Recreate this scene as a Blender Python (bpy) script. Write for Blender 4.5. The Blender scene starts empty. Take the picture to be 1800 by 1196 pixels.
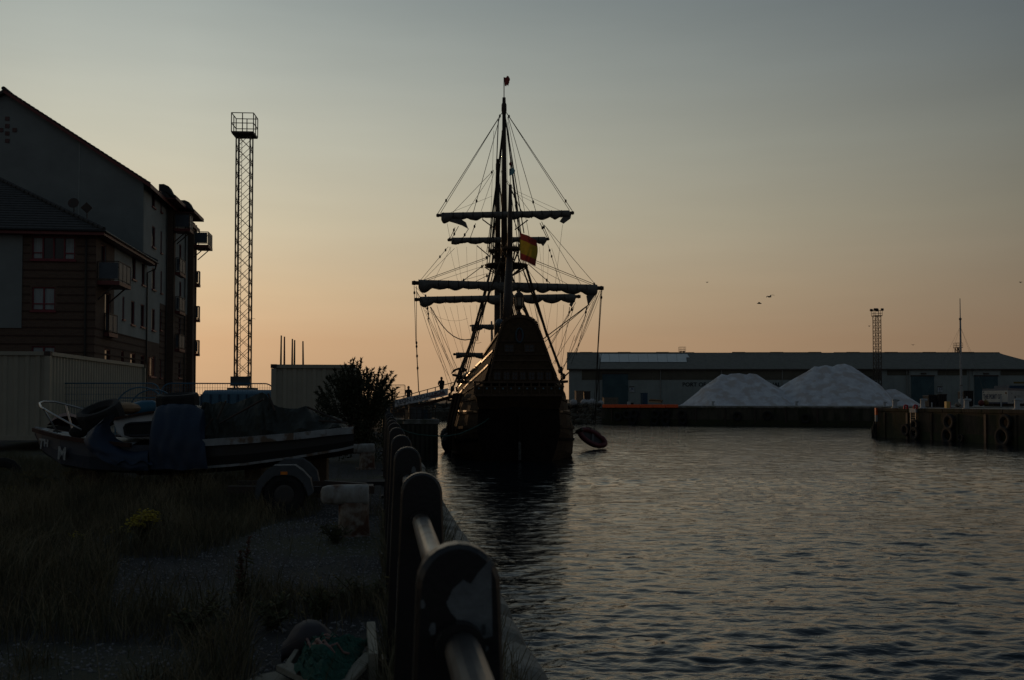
import bpy, bmesh, math, random
import numpy as np
from mathutils import Vector, Matrix, noise
R = math.radians
random.seed(7); rng = np.random.default_rng(7)
sc = bpy.context.scene
col = sc.collection

# ---------------------------------------------------------------- camera
CAMZ, QZ, F = 4.7, 3.2, 1750.0
YAW, PITCH, SH = R(7.45), R(1.7), 52.0
cam = bpy.data.cameras.new('camera'); co = bpy.data.objects.new('camera', cam); col.objects.link(co)
co.location = (0, 0, CAMZ); co.rotation_euler = (math.pi/2 + PITCH, 0, -YAW)
cam.lens = 35; cam.sensor_width = 36; cam.shift_y = SH/1800
cam.clip_start = .05; cam.clip_end = 9000
cam.dof.use_dof = True; cam.dof.focus_distance = 80; cam.dof.aperture_fstop = 7.1
sc.camera = co
CM = co.rotation_euler.to_matrix()
FWD = CM @ Vector((0, 0, -1))
C0 = Vector((0, 0, CAMZ))

def ray(px, py):
    return CM @ Vector(((px-900)/F, (598-py+SH)/F, -1))
def P(px, py, zc):                       # point seen at a pixel, zc metres ahead
    return C0 + ray(px, py)*zc
def G(px, py, z=QZ):                     # point on a horizontal plane
    d = ray(px, py); return C0 + d*((z-CAMZ)/d.z)
def HX(px, py, x):
    d = ray(px, py); return C0 + d*(x/d.x)
def HY(px, py, y):
    d = ray(px, py); return C0 + d*(y/d.y)

# ---------------------------------------------------------------- world, sun, exposure
SUN_AZ, SUN_EL = R(-14), R(2.3)          # azimuth from +Y towards +X
world = bpy.data.worlds.new('World'); sc.world = world; world.use_nodes = True
nt = world.node_tree; N = nt.nodes; L = nt.links
bg = N['Background']
sky = N.new('ShaderNodeTexSky'); sky.sky_type = 'NISHITA'; sky.sun_disc = False
sky.sun_elevation = SUN_EL; sky.sun_rotation = SUN_AZ; sky.dust_density = 3.0
tc = N.new('ShaderNodeTexCoord'); sep = N.new('ShaderNodeSeparateXYZ'); L.new(tc.outputs['Generated'], sep.inputs[0])
def M(op, a, b=None, c=None):
    n = N.new('ShaderNodeMath'); n.operation = op
    for i, v in enumerate((a, b, c)):
        if v is None: continue
        if isinstance(v, (int, float)): n.inputs[i].default_value = v
        else: L.new(v, n.inputs[i])
    return n.outputs[0]
el = M('ARCSINE', M('MAXIMUM', M('MINIMUM', sep.outputs[2], 1.0), 0.0))
eln = M('POWER', M('DIVIDE', el, math.pi/2), 0.5)      # 0 at the horizon, 1 overhead
hl = M('MAXIMUM', M('SQRT', M('ADD', M('MULTIPLY', sep.outputs[0], sep.outputs[0]), M('MULTIPLY', sep.outputs[1], sep.outputs[1]))), 1e-4)
cs = M('DIVIDE', M('ADD', M('MULTIPLY', sep.outputs[0], math.sin(SUN_AZ)), M('MULTIPLY', sep.outputs[1], math.cos(SUN_AZ))), hl)
ang = M('ARCCOSINE', M('MAXIMUM', M('MINIMUM', cs, 1.0), -1.0))
def ramp(stops):
    r = N.new('ShaderNodeValToRGB'); r.color_ramp.interpolation = 'LINEAR'
    e = r.color_ramp.elements
    while len(e) > 1: e.remove(e[-1])
    for i, (deg, c) in enumerate(stops):
        pos = math.sqrt(deg/90.0)
        k = e[0] if i == 0 else e.new(pos)
        k.position = pos; k.color = (*c, 1)
    L.new(eln, r.inputs[0]); return r.outputs[0]
warm = ramp([(0,(.59,.375,.205)),(3.3,(.62,.405,.235)),(6,(.66,.495,.31)),(10,(.63,.56,.405)),(14,(.56,.55,.445)),(18,(.435,.46,.41)),(22,(.32,.36,.345)),(32,(.165,.205,.23)),(50,(.08,.112,.145)),(90,(.033,.044,.056))])
cold = ramp([(0,(.17,.110,.072)),(3.3,(.205,.140,.090)),(6,(.20,.155,.108)),(10,(.175,.162,.125)),(14,(.145,.152,.135)),(18,(.108,.125,.128)),(22,(.083,.103,.118)),(32,(.050,.072,.096)),(50,(.038,.056,.077)),(90,(.033,.044,.056))])
back = ramp([(0,(.050,.053,.060)),(6,(.058,.062,.070)),(15,(.060,.072,.084)),(30,(.054,.070,.086)),(50,(.042,.056,.070)),(90,(.033,.044,.056))])
def maprange(v, a, b):
    n = N.new('ShaderNodeMapRange'); n.interpolation_type = 'SMOOTHSTEP' if b > 2 else 'LINEAR'
    L.new(v, n.inputs[0]); n.inputs[1].default_value = a; n.inputs[2].default_value = b; return n.outputs[0]
def mix(f, a, b, t='MIX'):
    n = N.new('ShaderNodeMix'); n.data_type = 'RGBA'; n.blend_type = t
    if isinstance(f, float): n.inputs[0].default_value = f
    else: L.new(f, n.inputs[0])
    L.new(a, n.inputs[6])
    if isinstance(b, tuple): n.inputs[7].default_value = b
    else: L.new(b, n.inputs[7])
    return n.outputs[2]
c1 = mix(maprange(ang, R(3), R(52)), warm, cold)
c2 = mix(maprange(ang, R(50), R(180)), c1, back)
# faint high veils of cloud, stretched level
mp = N.new('ShaderNodeMapping'); mp.inputs['Scale'].default_value = (1.2, 1.2, 9); L.new(tc.outputs['Generated'], mp.inputs[0])
nz = N.new('ShaderNodeTexNoise'); nz.inputs['Scale'].default_value = 2.2; nz.inputs['Detail'].default_value = 5; L.new(mp.outputs[0], nz.inputs['Vector'])
vr = N.new('ShaderNodeMapRange'); vr.inputs[1].default_value = .3; vr.inputs[2].default_value = .75; vr.inputs[3].default_value = .95; vr.inputs[4].default_value = 1.045
L.new(nz.outputs[0], vr.inputs[0])
vm = N.new('ShaderNodeVectorMath'); vm.operation = 'SCALE'; L.new(c2, vm.inputs[0]); L.new(vr.outputs[0], vm.inputs['Scale'])
nsc = N.new('ShaderNodeVectorMath'); nsc.operation = 'SCALE'; L.new(sky.outputs[0], nsc.inputs[0]); nsc.inputs['Scale'].default_value = .002
ad = N.new('ShaderNodeVectorMath'); ad.operation = 'ADD'; L.new(vm.outputs[0], ad.inputs[0]); L.new(nsc.outputs[0], ad.inputs[1])
L.new(ad.outputs[0], bg.inputs[0]); bg.inputs[1].default_value = 1.0

sl = bpy.data.lights.new('sun', 'SUN'); so = bpy.data.objects.new('sun', sl); col.objects.link(so)
sl.energy = .5; sl.angle = R(1.2); sl.color = (1.0, .58, .28)
sd = Vector((math.sin(SUN_AZ)*math.cos(SUN_EL), math.cos(SUN_AZ)*math.cos(SUN_EL), math.sin(SUN_EL)))
so.rotation_euler = sd.to_track_quat('Z', 'Y').to_euler(); so.location = (-30, 40, 60)
vs = sc.view_settings; vs.view_transform = 'Standard'; vs.look = 'None'; vs.exposure = 0; vs.gamma = 1; vs.use_curve_mapping = False
sc.render.engine = 'CYCLES'
try: sc.cycles.max_bounces = 5; sc.cycles.transparent_max_bounces = 8; sc.cycles.use_denoising = True
except Exception: pass

# ---------------------------------------------------------------- helpers
MATS = {}
def mat(name, c, rough=.7, c2=None, scale=3.0, bump=0.0, bscale=None, metal=0.0, stretch=(1,1,1), spec=.4, thresh=(.35,.65), c3=None, s3=.7):
    if name in MATS: return MATS[name]
    m = bpy.data.materials.new(name); m.use_nodes = True; t = m.node_tree; b = t.nodes['Principled BSDF']
    b.inputs['Roughness'].default_value = rough; b.inputs['Metallic'].default_value = metal
    b.inputs['Specular IOR Level'].default_value = spec
    b.inputs['Base Color'].default_value = (*c, 1)
    tcn = t.nodes.new('ShaderNodeTexCoord'); mpn = t.nodes.new('ShaderNodeMapping'); mpn.inputs['Scale'].default_value = stretch
    t.links.new(tcn.outputs['Object'], mpn.inputs[0])
    last = None
    c2 = c2 or tuple(x*.6 for x in c)
    n = t.nodes.new('ShaderNodeTexNoise'); n.inputs['Scale'].default_value = scale; n.inputs['Detail'].default_value = 6; n.inputs['Roughness'].default_value = .65
    t.links.new(mpn.outputs[0], n.inputs['Vector'])
    r = t.nodes.new('ShaderNodeValToRGB'); r.color_ramp.elements[0].position = thresh[0]; r.color_ramp.elements[1].position = thresh[1]
    r.color_ramp.elements[0].color = (*c, 1); r.color_ramp.elements[1].color = (*c2, 1)
    t.links.new(n.outputs[0], r.inputs[0]); last = r.outputs[0]
    if c3:
        n3 = t.nodes.new('ShaderNodeTexNoise'); n3.inputs['Scale'].default_value = s3; n3.inputs['Detail'].default_value = 4
        t.links.new(mpn.outputs[0], n3.inputs['Vector'])
        r3 = t.nodes.new('ShaderNodeValToRGB'); r3.color_ramp.elements[0].position = .5; r3.color_ramp.elements[1].position = .6
        t.links.new(n3.outputs[0], r3.inputs[0])
        mx = t.nodes.new('ShaderNodeMix'); mx.data_type = 'RGBA'; t.links.new(r3.outputs[0], mx.inputs[0]); t.links.new(last, mx.inputs[6]); mx.inputs[7].default_value = (*c3, 1)
        last = mx.outputs[2]
    t.links.new(last, b.inputs['Base Color'])
    if bump:
        bn = t.nodes.new('ShaderNodeBump'); bn.inputs['Strength'].default_value = bump; bn.inputs['Distance'].default_value = .02
        n2 = t.nodes.new('ShaderNodeTexNoise'); n2.inputs['Scale'].default_value = bscale or scale*4; n2.inputs['Detail'].default_value = 5
        t.links.new(mpn.outputs[0], n2.inputs['Vector']); t.links.new(n2.outputs[0], bn.inputs['Height']); t.links.new(bn.outputs[0], b.inputs['Normal'])
    MATS[name] = m; return m

def tag(o, label=None, cat=None, group=None, kind=None):
    if label: o['label'] = label
    if cat: o['category'] = cat
    if group: o['group'] = group
    if kind: o['kind'] = kind
    return o
ROOT = {}                                # object name -> root matrix inverse
def empty(name, loc=(0,0,0), rz=0, label=None, cat=None, group=None, rot=None):
    o = bpy.data.objects.new(name, None); col.objects.link(o); o.location = loc
    o.rotation_euler = rot if rot else (0, 0, rz); o.empty_display_size = .3
    ROOT[o.name] = (Matrix.Translation(Vector(loc)) @ o.rotation_euler.to_matrix().to_4x4()).inverted()
    return tag(o, label, cat, group)
def link(name, me, parent=None, m=None):
    o = bpy.data.objects.new(name, me); col.objects.link(o)
    if m: me.materials.append(m)
    if parent is not None:
        o.parent = parent
        if parent.name in ROOT: ROOT[o.name] = ROOT[parent.name]
    return o

class MB:
    def __init__(s): s.v = []; s.f = []
    def add(s, vs, fs):
        n = len(s.v); s.v += [Vector(v) for v in vs]; s.f += [tuple(n+i for i in f) for f in fs]; return s
    def box(s, a, b, mt=None):
        x0,y0,z0 = a; x1,y1,z1 = b
        vs = [Vector(p) for p in ((x0,y0,z0),(x1,y0,z0),(x1,y1,z0),(x0,y1,z0),(x0,y0,z1),(x1,y0,z1),(x1,y1,z1),(x0,y1,z1))]
        if mt: vs = [mt @ v for v in vs]
        return s.add(vs, [(0,3,2,1),(4,5,6,7),(0,1,5,4),(1,2,6,5),(2,3,7,6),(3,0,4,7)])
    def bar(s, p, q, w, h=None, up=(0,0,1)):
        p, q = Vector(p), Vector(q); h = h or w; d = (q-p)
        if d.length < 1e-6: return s
        d.normalize(); u = Vector(up)
        if abs(d.dot(u)) > .98: u = Vector((0,1,0))
        r = d.cross(u).normalized(); u2 = r.cross(d).normalized()
        o = [r*a*w/2 + u2*b*h/2 for a, b in ((-1,-1),(1,-1),(1,1),(-1,1))]
        return s.add([p+k for k in o]+[q+k for k in o], [(0,1,2,3),(7,6,5,4),(0,4,5,1),(1,5,6,2),(2,6,7,3),(3,7,4,0)])
    def tube(s, pts, r, seg=8, cap=True, closed=False):
        pts = [Vector(p) for p in pts]; n = len(pts)
        rs = r if isinstance(r, (list, tuple)) else [r]*n
        prev = None; vs = []; fs = []
        for i, p in enumerate(pts):
            if closed: d = pts[(i+1)%n] - pts[i-1]
            else: d = pts[min(i+1,n-1)] - pts[max(i-1,0)]
            d.normalize()
            if prev is None:
                u = Vector((0,0,1)) if abs(d.z) < .9 else Vector((1,0,0))
                a = d.cross(u).normalized()
            else:
                a = (prev - d*prev.dot(d)); a = a.normalized() if a.length > 1e-6 else d.orthogonal().normalized()
            prev = a; b = d.cross(a)
            for k in range(seg):
                t = 2*math.pi*k/seg; vs.append(p + (a*math.cos(t)+b*math.sin(t))*rs[i])
        m = n if closed else n-1
        for i in range(m):
            for k in range(seg):
                j = (i+1) % n; fs.append((i*seg+k, i*seg+(k+1)%seg, j*seg+(k+1)%seg, j*seg+k))
        if cap and not closed:
            fs.append(tuple(range(seg-1,-1,-1))); fs.append(tuple((n-1)*seg+k for k in range(seg)))
        return s.add(vs, fs)
    def grid(s, rows):                   # rows of equal length lists of points
        n = len(rows[0]); vs = [p for r in rows for p in r]
        return s.add(vs, [(i*n+j, i*n+j+1, (i+1)*n+j+1, (i+1)*n+j) for i in range(len(rows)-1) for j in range(n-1)])
    def prism(s, poly, off):             # poly extruded by the vector off
        n = len(poly); off = Vector(off); p = [Vector(x) for x in poly]
        return s.add(p+[x+off for x in p], [tuple(range(n-1,-1,-1)), tuple(range(n,2*n))]+[(i,(i+1)%n,n+(i+1)%n,n+i) for i in range(n)])
    def ball(s, c, r, seg=10, rings=6, sc3=(1,1,1)):
        c = Vector(c); vs = [c+Vector((0,0,r*sc3[2]))]; fs = []
        for i in range(1, rings):
            a = math.pi*i/rings
            for k in range(seg):
                t = 2*math.pi*k/seg
                vs.append(c+Vector((math.sin(a)*math.cos(t)*r*sc3[0], math.sin(a)*math.sin(t)*r*sc3[1], math.cos(a)*r*sc3[2])))
        vs.append(c-Vector((0,0,r*sc3[2])))
        for k in range(seg): fs.append((0, 1+k, 1+(k+1)%seg))
        for i in range(rings-2):
            for k in range(seg): fs.append((1+i*seg+k, 1+(i+1)*seg+k, 1+(i+1)*seg+(k+1)%seg, 1+i*seg+(k+1)%seg))
        e = len(vs)-1; b0 = 1+(rings-2)*seg
        for k in range(seg): fs.append((e, b0+(k+1)%seg, b0+k))
        return s.add(vs, fs)
    def lathe(s, prof, c=(0,0,0), seg=16, mt=None):
        vs = []; c = Vector(c)
        for r, z in prof:
            for k in range(seg):
                t = 2*math.pi*k/seg; v = Vector((r*math.cos(t), r*math.sin(t), z)); vs.append((mt @ v if mt else v)+c)
        n = len(prof)
        fs = [(i*seg+k, i*seg+(k+1)%seg, (i+1)*seg+(k+1)%seg, (i+1)*seg+k) for i in range(n-1) for k in range(seg)]
        fs += [tuple(range(seg-1,-1,-1)), tuple((n-1)*seg+k for k in range(seg))]
        return s.add(vs, fs)
    def build(s, name, m, parent=None, smooth=False, label=None, bevel=0, world=True, kind=None):
        inv = ROOT.get(parent.name) if (parent is not None and world) else None
        vs = [inv @ v for v in s.v] if inv else s.v
        me = bpy.data.meshes.new(name); me.from_pydata([tuple(v) for v in vs], [], s.f)
        me.materials.append(m)
        bm = bmesh.new(); bm.from_mesh(me); bmesh.ops.recalc_face_normals(bm, faces=bm.faces)
        if bevel: bmesh.ops.bevel(bm, geom=[e for e in bm.edges if e.is_manifold and e.calc_face_angle(0) > .6], offset=bevel, segments=1, affect='EDGES')
        bm.to_mesh(me); bm.free()
        if smooth: me.polygons.foreach_set('use_smooth', [True]*len(me.polygons))
        o = link(name, me, parent)
        if label: o['label'] = label
        if kind: o['kind'] = kind
        return o
def fastmesh(name, V, Fc, m, parent=None, nper=3):
    V = np.asarray(V, dtype=np.float32); Fc = np.asarray(Fc, dtype=np.int32)
    if parent is not None and parent.name in ROOT:
        A = np.array(ROOT[parent.name]); V = V @ A[:3,:3].T.astype(np.float32) + A[:3,3].astype(np.float32)
    me = bpy.data.meshes.new(name); nf = len(Fc)
    me.vertices.add(len(V)); me.vertices.foreach_set('co', V.ravel())
    me.loops.add(nf*nper); me.loops.foreach_set('vertex_index', Fc.ravel())
    me.polygons.add(nf); me.polygons.foreach_set('loop_start', np.arange(0, nf*nper, nper, dtype=np.int32))
    me.update(calc_edges=True); me.validate()
    return link(name, me, parent, m)
def copy_part(src, parent, loc=None, rot=None):
    c = src.copy(); col.objects.link(c); c.parent = parent
    if loc is not None: c.location = loc
    if rot is not None: c.rotation_euler = rot
    return c
def copy_tree(o, parent=None):
    c = o.copy(); col.objects.link(c); c.parent = parent
    for ch in list(o.children): copy_tree(ch, c)
    return c
def text(name, s, size, mtx, m, parent=None, ext=.01, label=None, sx=1.0, bold=0.0):
    cu = bpy.data.curves.new(name, 'FONT'); cu.body = s; cu.size = size; cu.extrude = ext; cu.align_x = 'LEFT'; cu.align_y = 'BOTTOM'; cu.offset = bold
    cu.resolution_u = 3
    t = bpy.data.objects.new(name, cu); col.objects.link(t)
    dg = bpy.context.evaluated_depsgraph_get(); me = bpy.data.meshes.new_from_object(t.evaluated_get(dg)); bpy.data.objects.remove(t)
    me.transform(Matrix.Diagonal((sx,1,1,1)))
    w = mtx
    if parent is not None and parent.name in ROOT: w = ROOT[parent.name] @ mtx
    me.transform(w); me.materials.clear()
    o = link(name, me, parent, m)
    if label: o['label'] = label
    return o
def frame(o, x, up=(0,0,1)):             # local x along x, local y up, z towards the reader
    x = Vector(x).normalized(); u = Vector(up); z = x.cross(u).normalized(); u = z.cross(x)
    m = Matrix.Identity(4)
    for i in range(3): m[i][0] = x[i]; m[i][1] = u[i]; m[i][2] = z[i]; m[i][3] = Vector(o)[i]
    return m
def catenary(a, b, sag, n=10):
    a, b = Vector(a), Vector(b); return [a.lerp(b, i/n) - Vector((0,0,sag*4*(i/n)*(1-i/n))) for i in range(n+1)]
def interp(x, xs, ys): return float(np.interp(x, xs, ys))

# ---------------------------------------------------------------- materials
concrete = mat('concrete', (.24,.235,.22), .9, (.15,.145,.13), 1.5, .4, 30, c3=(.10,.10,.07))
coping = mat('coping_concrete', (.30,.29,.26), .9, (.17,.165,.14), 3, .5, 40)
quay_wall = mat('quay_wall', (.085,.075,.055), .95, (.04,.04,.032), .8, .6, 8, stretch=(1,1,.3), c3=(.03,.035,.02))
pier_wall = mat('pier_wall', (.085,.062,.042), .95, (.035,.028,.02), 1.3, .9, 5, stretch=(1,1,.35), c3=(.04,.038,.018), s3=.5)
wet = mat('weed_wall', (.035,.042,.014), .8, (.02,.025,.01), 1.2, .5, 8)
asph = mat('gravel_ground', (.040,.040,.043), .95, (.020,.020,.021), 2.2, .8, 60, c3=(.05,.052,.03), s3=.35)
farland = mat('far_ground', (.06,.055,.04), .95, (.035,.035,.025), .3, 0)
rocks_m = mat('rock', (.085,.075,.055), .9, (.035,.032,.025), .6, .6, 3)
blackp = mat('black_paint', (.010,.010,.011), .38, (.016,.015,.015), 6, .08, 60, spec=.45)
peel = mat('peeled_paint', (.16,.18,.19), .7, (.09,.10,.11), 12, .2, 60)
galv = mat('galvanised_rail', (.25,.255,.26), .36, (.15,.15,.15), 9, .15, 60, metal=.85, c3=(.11,.085,.07), s3=6)
darksteel = mat('dark_steel', (.035,.03,.028), .6, (.06,.035,.025), 3)
greysteel = mat('grey_steel', (.22,.22,.21), .5, (.13,.12,.11), 3, metal=.3)
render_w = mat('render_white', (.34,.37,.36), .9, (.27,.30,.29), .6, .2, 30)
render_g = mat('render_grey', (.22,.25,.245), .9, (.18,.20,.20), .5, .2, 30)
redp = mat('red_paint', (.17,.045,.04), .55, (.11,.03,.028), 2)
redframe = mat('red_window_frame', (.20,.03,.04), .5, (.14,.022,.03), 3)
pale = mat('pale_net_curtain', (.38,.42,.42), .9, (.25,.28,.28), 4, stretch=(6,6,.3))
glassd = mat('dark_glass', (.03,.035,.04), .08, (.02,.025,.03), 1, spec=.5)
tile_m = mat('roof_tile', (.060,.060,.060), .85, (.035,.036,.036), 4, .5, 20)
pipe_m = mat('downpipe_black', (.02,.02,.02), .5)
def brickmat():
    m = bpy.data.materials.new('brick'); m.use_nodes = True; t = m.node_tree; b = t.nodes['Principled BSDF']; b.inputs['Roughness'].default_value = .9
    tcn = t.nodes.new('ShaderNodeTexCoord'); s = t.nodes.new('ShaderNodeSeparateXYZ'); t.links.new(tcn.outputs['Object'], s.inputs[0])
    a = t.nodes.new('ShaderNodeMath'); a.operation = 'ADD'; t.links.new(s.outputs[0], a.inputs[0]); t.links.new(s.outputs[1], a.inputs[1])
    c = t.nodes.new('ShaderNodeCombineXYZ'); t.links.new(a.outputs[0], c.inputs[0]); t.links.new(s.outputs[2], c.inputs[1])
    br = t.nodes.new('ShaderNodeTexBrick'); t.links.new(c.outputs[0], br.inputs[0]); br.inputs['Scale'].default_value = 1
    br.inputs['Brick Width'].default_value = .225; br.inputs['Row Height'].default_value = .075; br.inputs['Mortar Size'].default_value = .008
    br.inputs['Color1'].default_value = (.125,.075,.050,1); br.inputs['Color2'].default_value = (.090,.054,.037,1); br.inputs['Mortar'].default_value = (.12,.10,.08,1)
    t.links.new(br.outputs[0], b.inputs['Base Color']); bn = t.nodes.new('ShaderNodeBump'); bn.inputs['Strength'].default_value = .4; bn.inputs['Distance'].default_value=.01
    bn.invert = True; t.links.new(br.outputs[1], bn.inputs['Height']); t.links.new(bn.outputs[0], b.inputs['Normal']); return m
brick = brickmat()
band_m = mat('dark_brick_band', (.075,.04,.03), .9, (.05,.03,.022), 6)
cont_m = mat('container_paint', (.36,.34,.27), .6, (.31,.295,.235), 1.2, .1, 20)
blue_t = mat('blue_paint', (.02,.06,.11), .5, (.015,.04,.075), 2)
bluemesh = mat('blue_fence_steel', (.06,.16,.25), .5)

# ---------------------------------------------------------------- setting: ground, quays, water
def slab(name, poly, z0, z1, m, kind='structure', parent=None):
    mb = MB().prism([Vector((x,y,z0)) for x, y in poly], (0,0,z1-z0)); o = mb.build(name, m, parent, world=False)
    if kind and parent is None: o['kind'] = kind
    return o
def undul(x, y):
    return .05*noise.noise(Vector((x*.35, y*.35, 1))) + .02*noise.noise(Vector((x*1.6, y*1.6, 4)))
EDGE = .955                                # the face of the quay we stand on
# top surface of our quay, gently uneven, one sheet
xs = np.concatenate([np.linspace(-260,-40,12), np.linspace(-36,-12,14), np.linspace(-11.4,.28,46)])
ys = np.concatenate([np.linspace(-12,0,8), np.linspace(.35,30,80), np.linspace(31,90,40), np.linspace(95,250,10)])
rows = [[Vector((x, y, QZ + (undul(x,y) if x < .1 else -.01))) for x in xs] for y in ys if y <= 96]
o = MB().grid(rows).build('ground', asph, smooth=True); o['kind'] = 'structure'
slab('quay_wall', [(-260,-12),(EDGE-.02,-12),(EDGE-.02,231),(-260,231)], -3, QZ-.25, quay_wall)  # far run added to keep the low sun off the ship's lower hull
slab('far_left_shade_ground', [(-700,95),(EDGE,95),(EDGE,232),(-700,232)], -3, QZ-.02, farland)  # land widened out to the quay line, added to shade the ship's lower hull
slab('far_ground', [(-3500,232),(3500,232),(4200,6500),(-4200,6500)], -3, QZ-.03, farland)
# coping stones along our quay, each a block with an open joint
cp = empty('quay_coping', (0,0,0)); cp['kind'] = 'structure'
y = -2.0
while y < 94:
    ln = 1.5 if y < 40 else 3.0
    if y < 22:                            # worn stones with rounded, broken arrises
        rows = []; hz = random.uniform(-.012,.012); ex = random.uniform(-.015,.015)
        prof = [(.30,-.38),(.30,-.02),(.33,.02),(.45,.02),(.60,.02),(.74,.018),(.84,.008),(.90,-.012),(.935,-.045),(EDGE,-.10),(EDGE,-.22),(EDGE,-.38)]
        n = int(ln/.05)
        for k in range(n+1):
            yy = y+.012+(ln-.024)*k/n; e_ = min(k,n-k)
            chip = max(0, noise.noise(Vector((yy*2.3,1,5)))-.12)*.30 + (.02 if e_ == 0 else 0)
            rows.append([Vector((px_+(ex-chip*(1 if px_>.7 else 0) + .009*noise.noise(Vector((yy*6,pz_*9,2))) if px_ > .5 else 0), yy, QZ+pz_+hz*(1 if pz_>-.3 else 0)-chip*(.5 if px_>.8 and pz_>-.1 else 0)+.008*noise.noise(Vector((px_*9,yy*7,8))))) for px_, pz_ in prof])
        mb = MB().grid(rows); m_ = len(prof); mb.f.append(tuple(range(m_))); mb.f.append(tuple(n*m_+k for k in range(m_)))
        mb.build('coping_stone', coping, cp)
    else: MB().box((.30, y+.012, QZ-.38), (EDGE+random.uniform(-.008,.012), y+ln-.012, QZ+.02+random.uniform(-.01,.01))).build('coping_stone', coping, cp, bevel=.02)
    y += ln
# jetty where the tall ship lies
JF = HY(770, 808, 79).y
jc = G(770, 808, 0); JY = jc.y; JX = jc.x
jt = empty('jetty', (JX-2, JY, 0)); tag(jt, 'dark sheet piled jetty head reaching out from the quay to the ship', 'jetty')
jt.pop('kind', None)
MB().box((EDGE-.02, JY, -3), (JX, JY+7, 2.75)).build('jetty_wall', quay_wall, jt)
MB().box((EDGE-.1, JY-.12, 2.75), (JX+.1, JY+7.1, 3.12)).build('jetty_cap', concrete, jt, bevel=.03)
for i in range(9):
    x = EDGE+.25+i*(JX-EDGE-.3)/8.5
    MB().box((x, JY-.16, -3), (x+.2, JY+.01, 2.7)).build('sheet_pile', quay_wall, jt)

# far basin wall
A = G(1058, 745.0, 0); B = G(1548, 750.0, 0)
def farwall():
    e = empty('far_quay', A, 0); e['kind'] = 'structure'
    d = (B-A).normalized(); n = Vector((-d.y, d.x, 0))
    A2 = Vector((A.x,A.y,0)); B2 = A2 + d*150
    m1 = MB().prism([A2-Vector((0,0,3)), B2-Vector((0,0,3)), B2+n*60-Vector((0,0,3)), A2+n*60-Vector((0,0,3))], (0,0,6.1))
    m1.build('quay_face', quay_wall, e)
    MB().prism([A2-n*.15+Vector((0,0,3.1)), B2-n*.15+Vector((0,0,3.1)), B2+n*60+Vector((0,0,3.1)), A2+n*60+Vector((0,0,3.1))], (0,0,.3)).build('quay_deck', concrete, e)
    MB().prism([A2-n*.06+Vector((0,0,-.3)), B2-n*.06+Vector((0,0,-.3)), B2+n*.02+Vector((0,0,-.3)), A2+n*.02+Vector((0,0,-.3))], (0,0,1.25)).build('weed_band', wet, e)
    for i in range(26):
        p = A2 + d*(2+i*5.4)
        MB().box((-.12,-.2,.4),(.12,0,3.0), Matrix.Translation(p)@d.to_track_quat('X','Z').to_matrix().to_4x4()).build('pile', darksteel, e)
    return d, n, A2
fd, fn, FA = farwall()
# rocky bank at the far left end of the basin
def rock(c, r, sd_):
    random.seed(sd_); mb = MB(); bm = bmesh.new(); bmesh.ops.create_icosphere(bm, subdivisions=1, radius=1)
    vs = [Vector(c)+Vector((v.co.x*r*random.uniform(.8,1.25), v.co.y*r*random.uniform(.8,1.2), v.co.z*r*.7*random.uniform(.7,1.2))) for v in bm.verts]
    fs = [tuple(v.index for v in f.verts) for f in bm.faces]; bm.free(); return vs, fs
mb = MB()
slab('rock_bank', [(-4,205),(20,222),(FA.x+1,FA.y+1.0),(FA.x+3,FA.y+60),(-12,260)], -3, 2.0, rocks_m)
for i in range(1500):
    t = random.random(); rr = random.random()
    p = Vector((.5,212,0)).lerp(Vector((18,221,0)), t/.35) if t < .35 else Vector((18,221,0)).lerp(Vector((FA.x+.5,FA.y+2,0)), (t-.35)/.65)
    off = random.uniform(-2.5, 5); z = min(3.6, max(-.3, 1.2+off*.6)) if off < 3 else 3.3+random.uniform(-.2,.8)*(math.sin(p.x*.3)*.5+.5)
    random.seed(i*13+5); vs_, fs_ = rock(p+Vector((random.uniform(-.6,.6), off, z)), random.uniform(.35,.95), i); mb.add(vs_, fs_)
mb.build('rock_armour', rocks_m, kind='stuff')
o = bpy.data.objects['rock_armour']; tag(o, 'dark tumbled rock armour along the far bank of the basin', 'rocks')

# near right pier
PZ = 3.62
PA = G(1541, 768, 0); PB = G(1800, 783.5, 0)
pd = (PB-PA).normalized(); pn = Vector((-pd.y, pd.x, 0)); PE = PA+pd*60
pier = empty('stone_pier', PA); tag(pier, 'weed stained masonry pier with tyre fenders at the right of the basin', 'pier')
bk = pn*26
MB().prism([PA-Vector((0,0,3)), PE-Vector((0,0,3)), PE+bk-Vector((0,0,3)), PA+bk+pd*.6-Vector((0,0,3))], (0,0,PZ+3-.42)).build('pier_wall', pier_wall, pier)
MB().prism([PA-pn*.03+Vector((0,0,-.2)), PE-pn*.03+Vector((0,0,-.2)), PE+pn*.01+Vector((0,0,-.2)), PA+pn*.01+Vector((0,0,-.2))], (0,0,1.1)).build('weed_band', wet, pier)
L_ = 3.1
for i in range(19):
    a = PA+pd*(i*L_+.02); b = PA+pd*((i+1)*L_-.02); h = random.uniform(-.03,.03)
    MB().prism([a-pn*.1+Vector((0,0,PZ-.42)), b-pn*.1+Vector((0,0,PZ-.42)), b+pn*1.4+Vector((0,0,PZ-.42)), a+pn*1.4+Vector((0,0,PZ-.42))], (0,0,.42+h)).build('coping_stone', pier_wall, pier, bevel=.04)
MB().prism([PA+pn*1.42+Vector((0,0,PZ-.42)), PE+pn*1.42+Vector((0,0,PZ-.42)), PE+bk+Vector((0,0,PZ-.42)), PA+bk+pd*.6+Vector((0,0,PZ-.42))], (0,0,.4)).build('pier_deck', concrete, pier)
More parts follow.
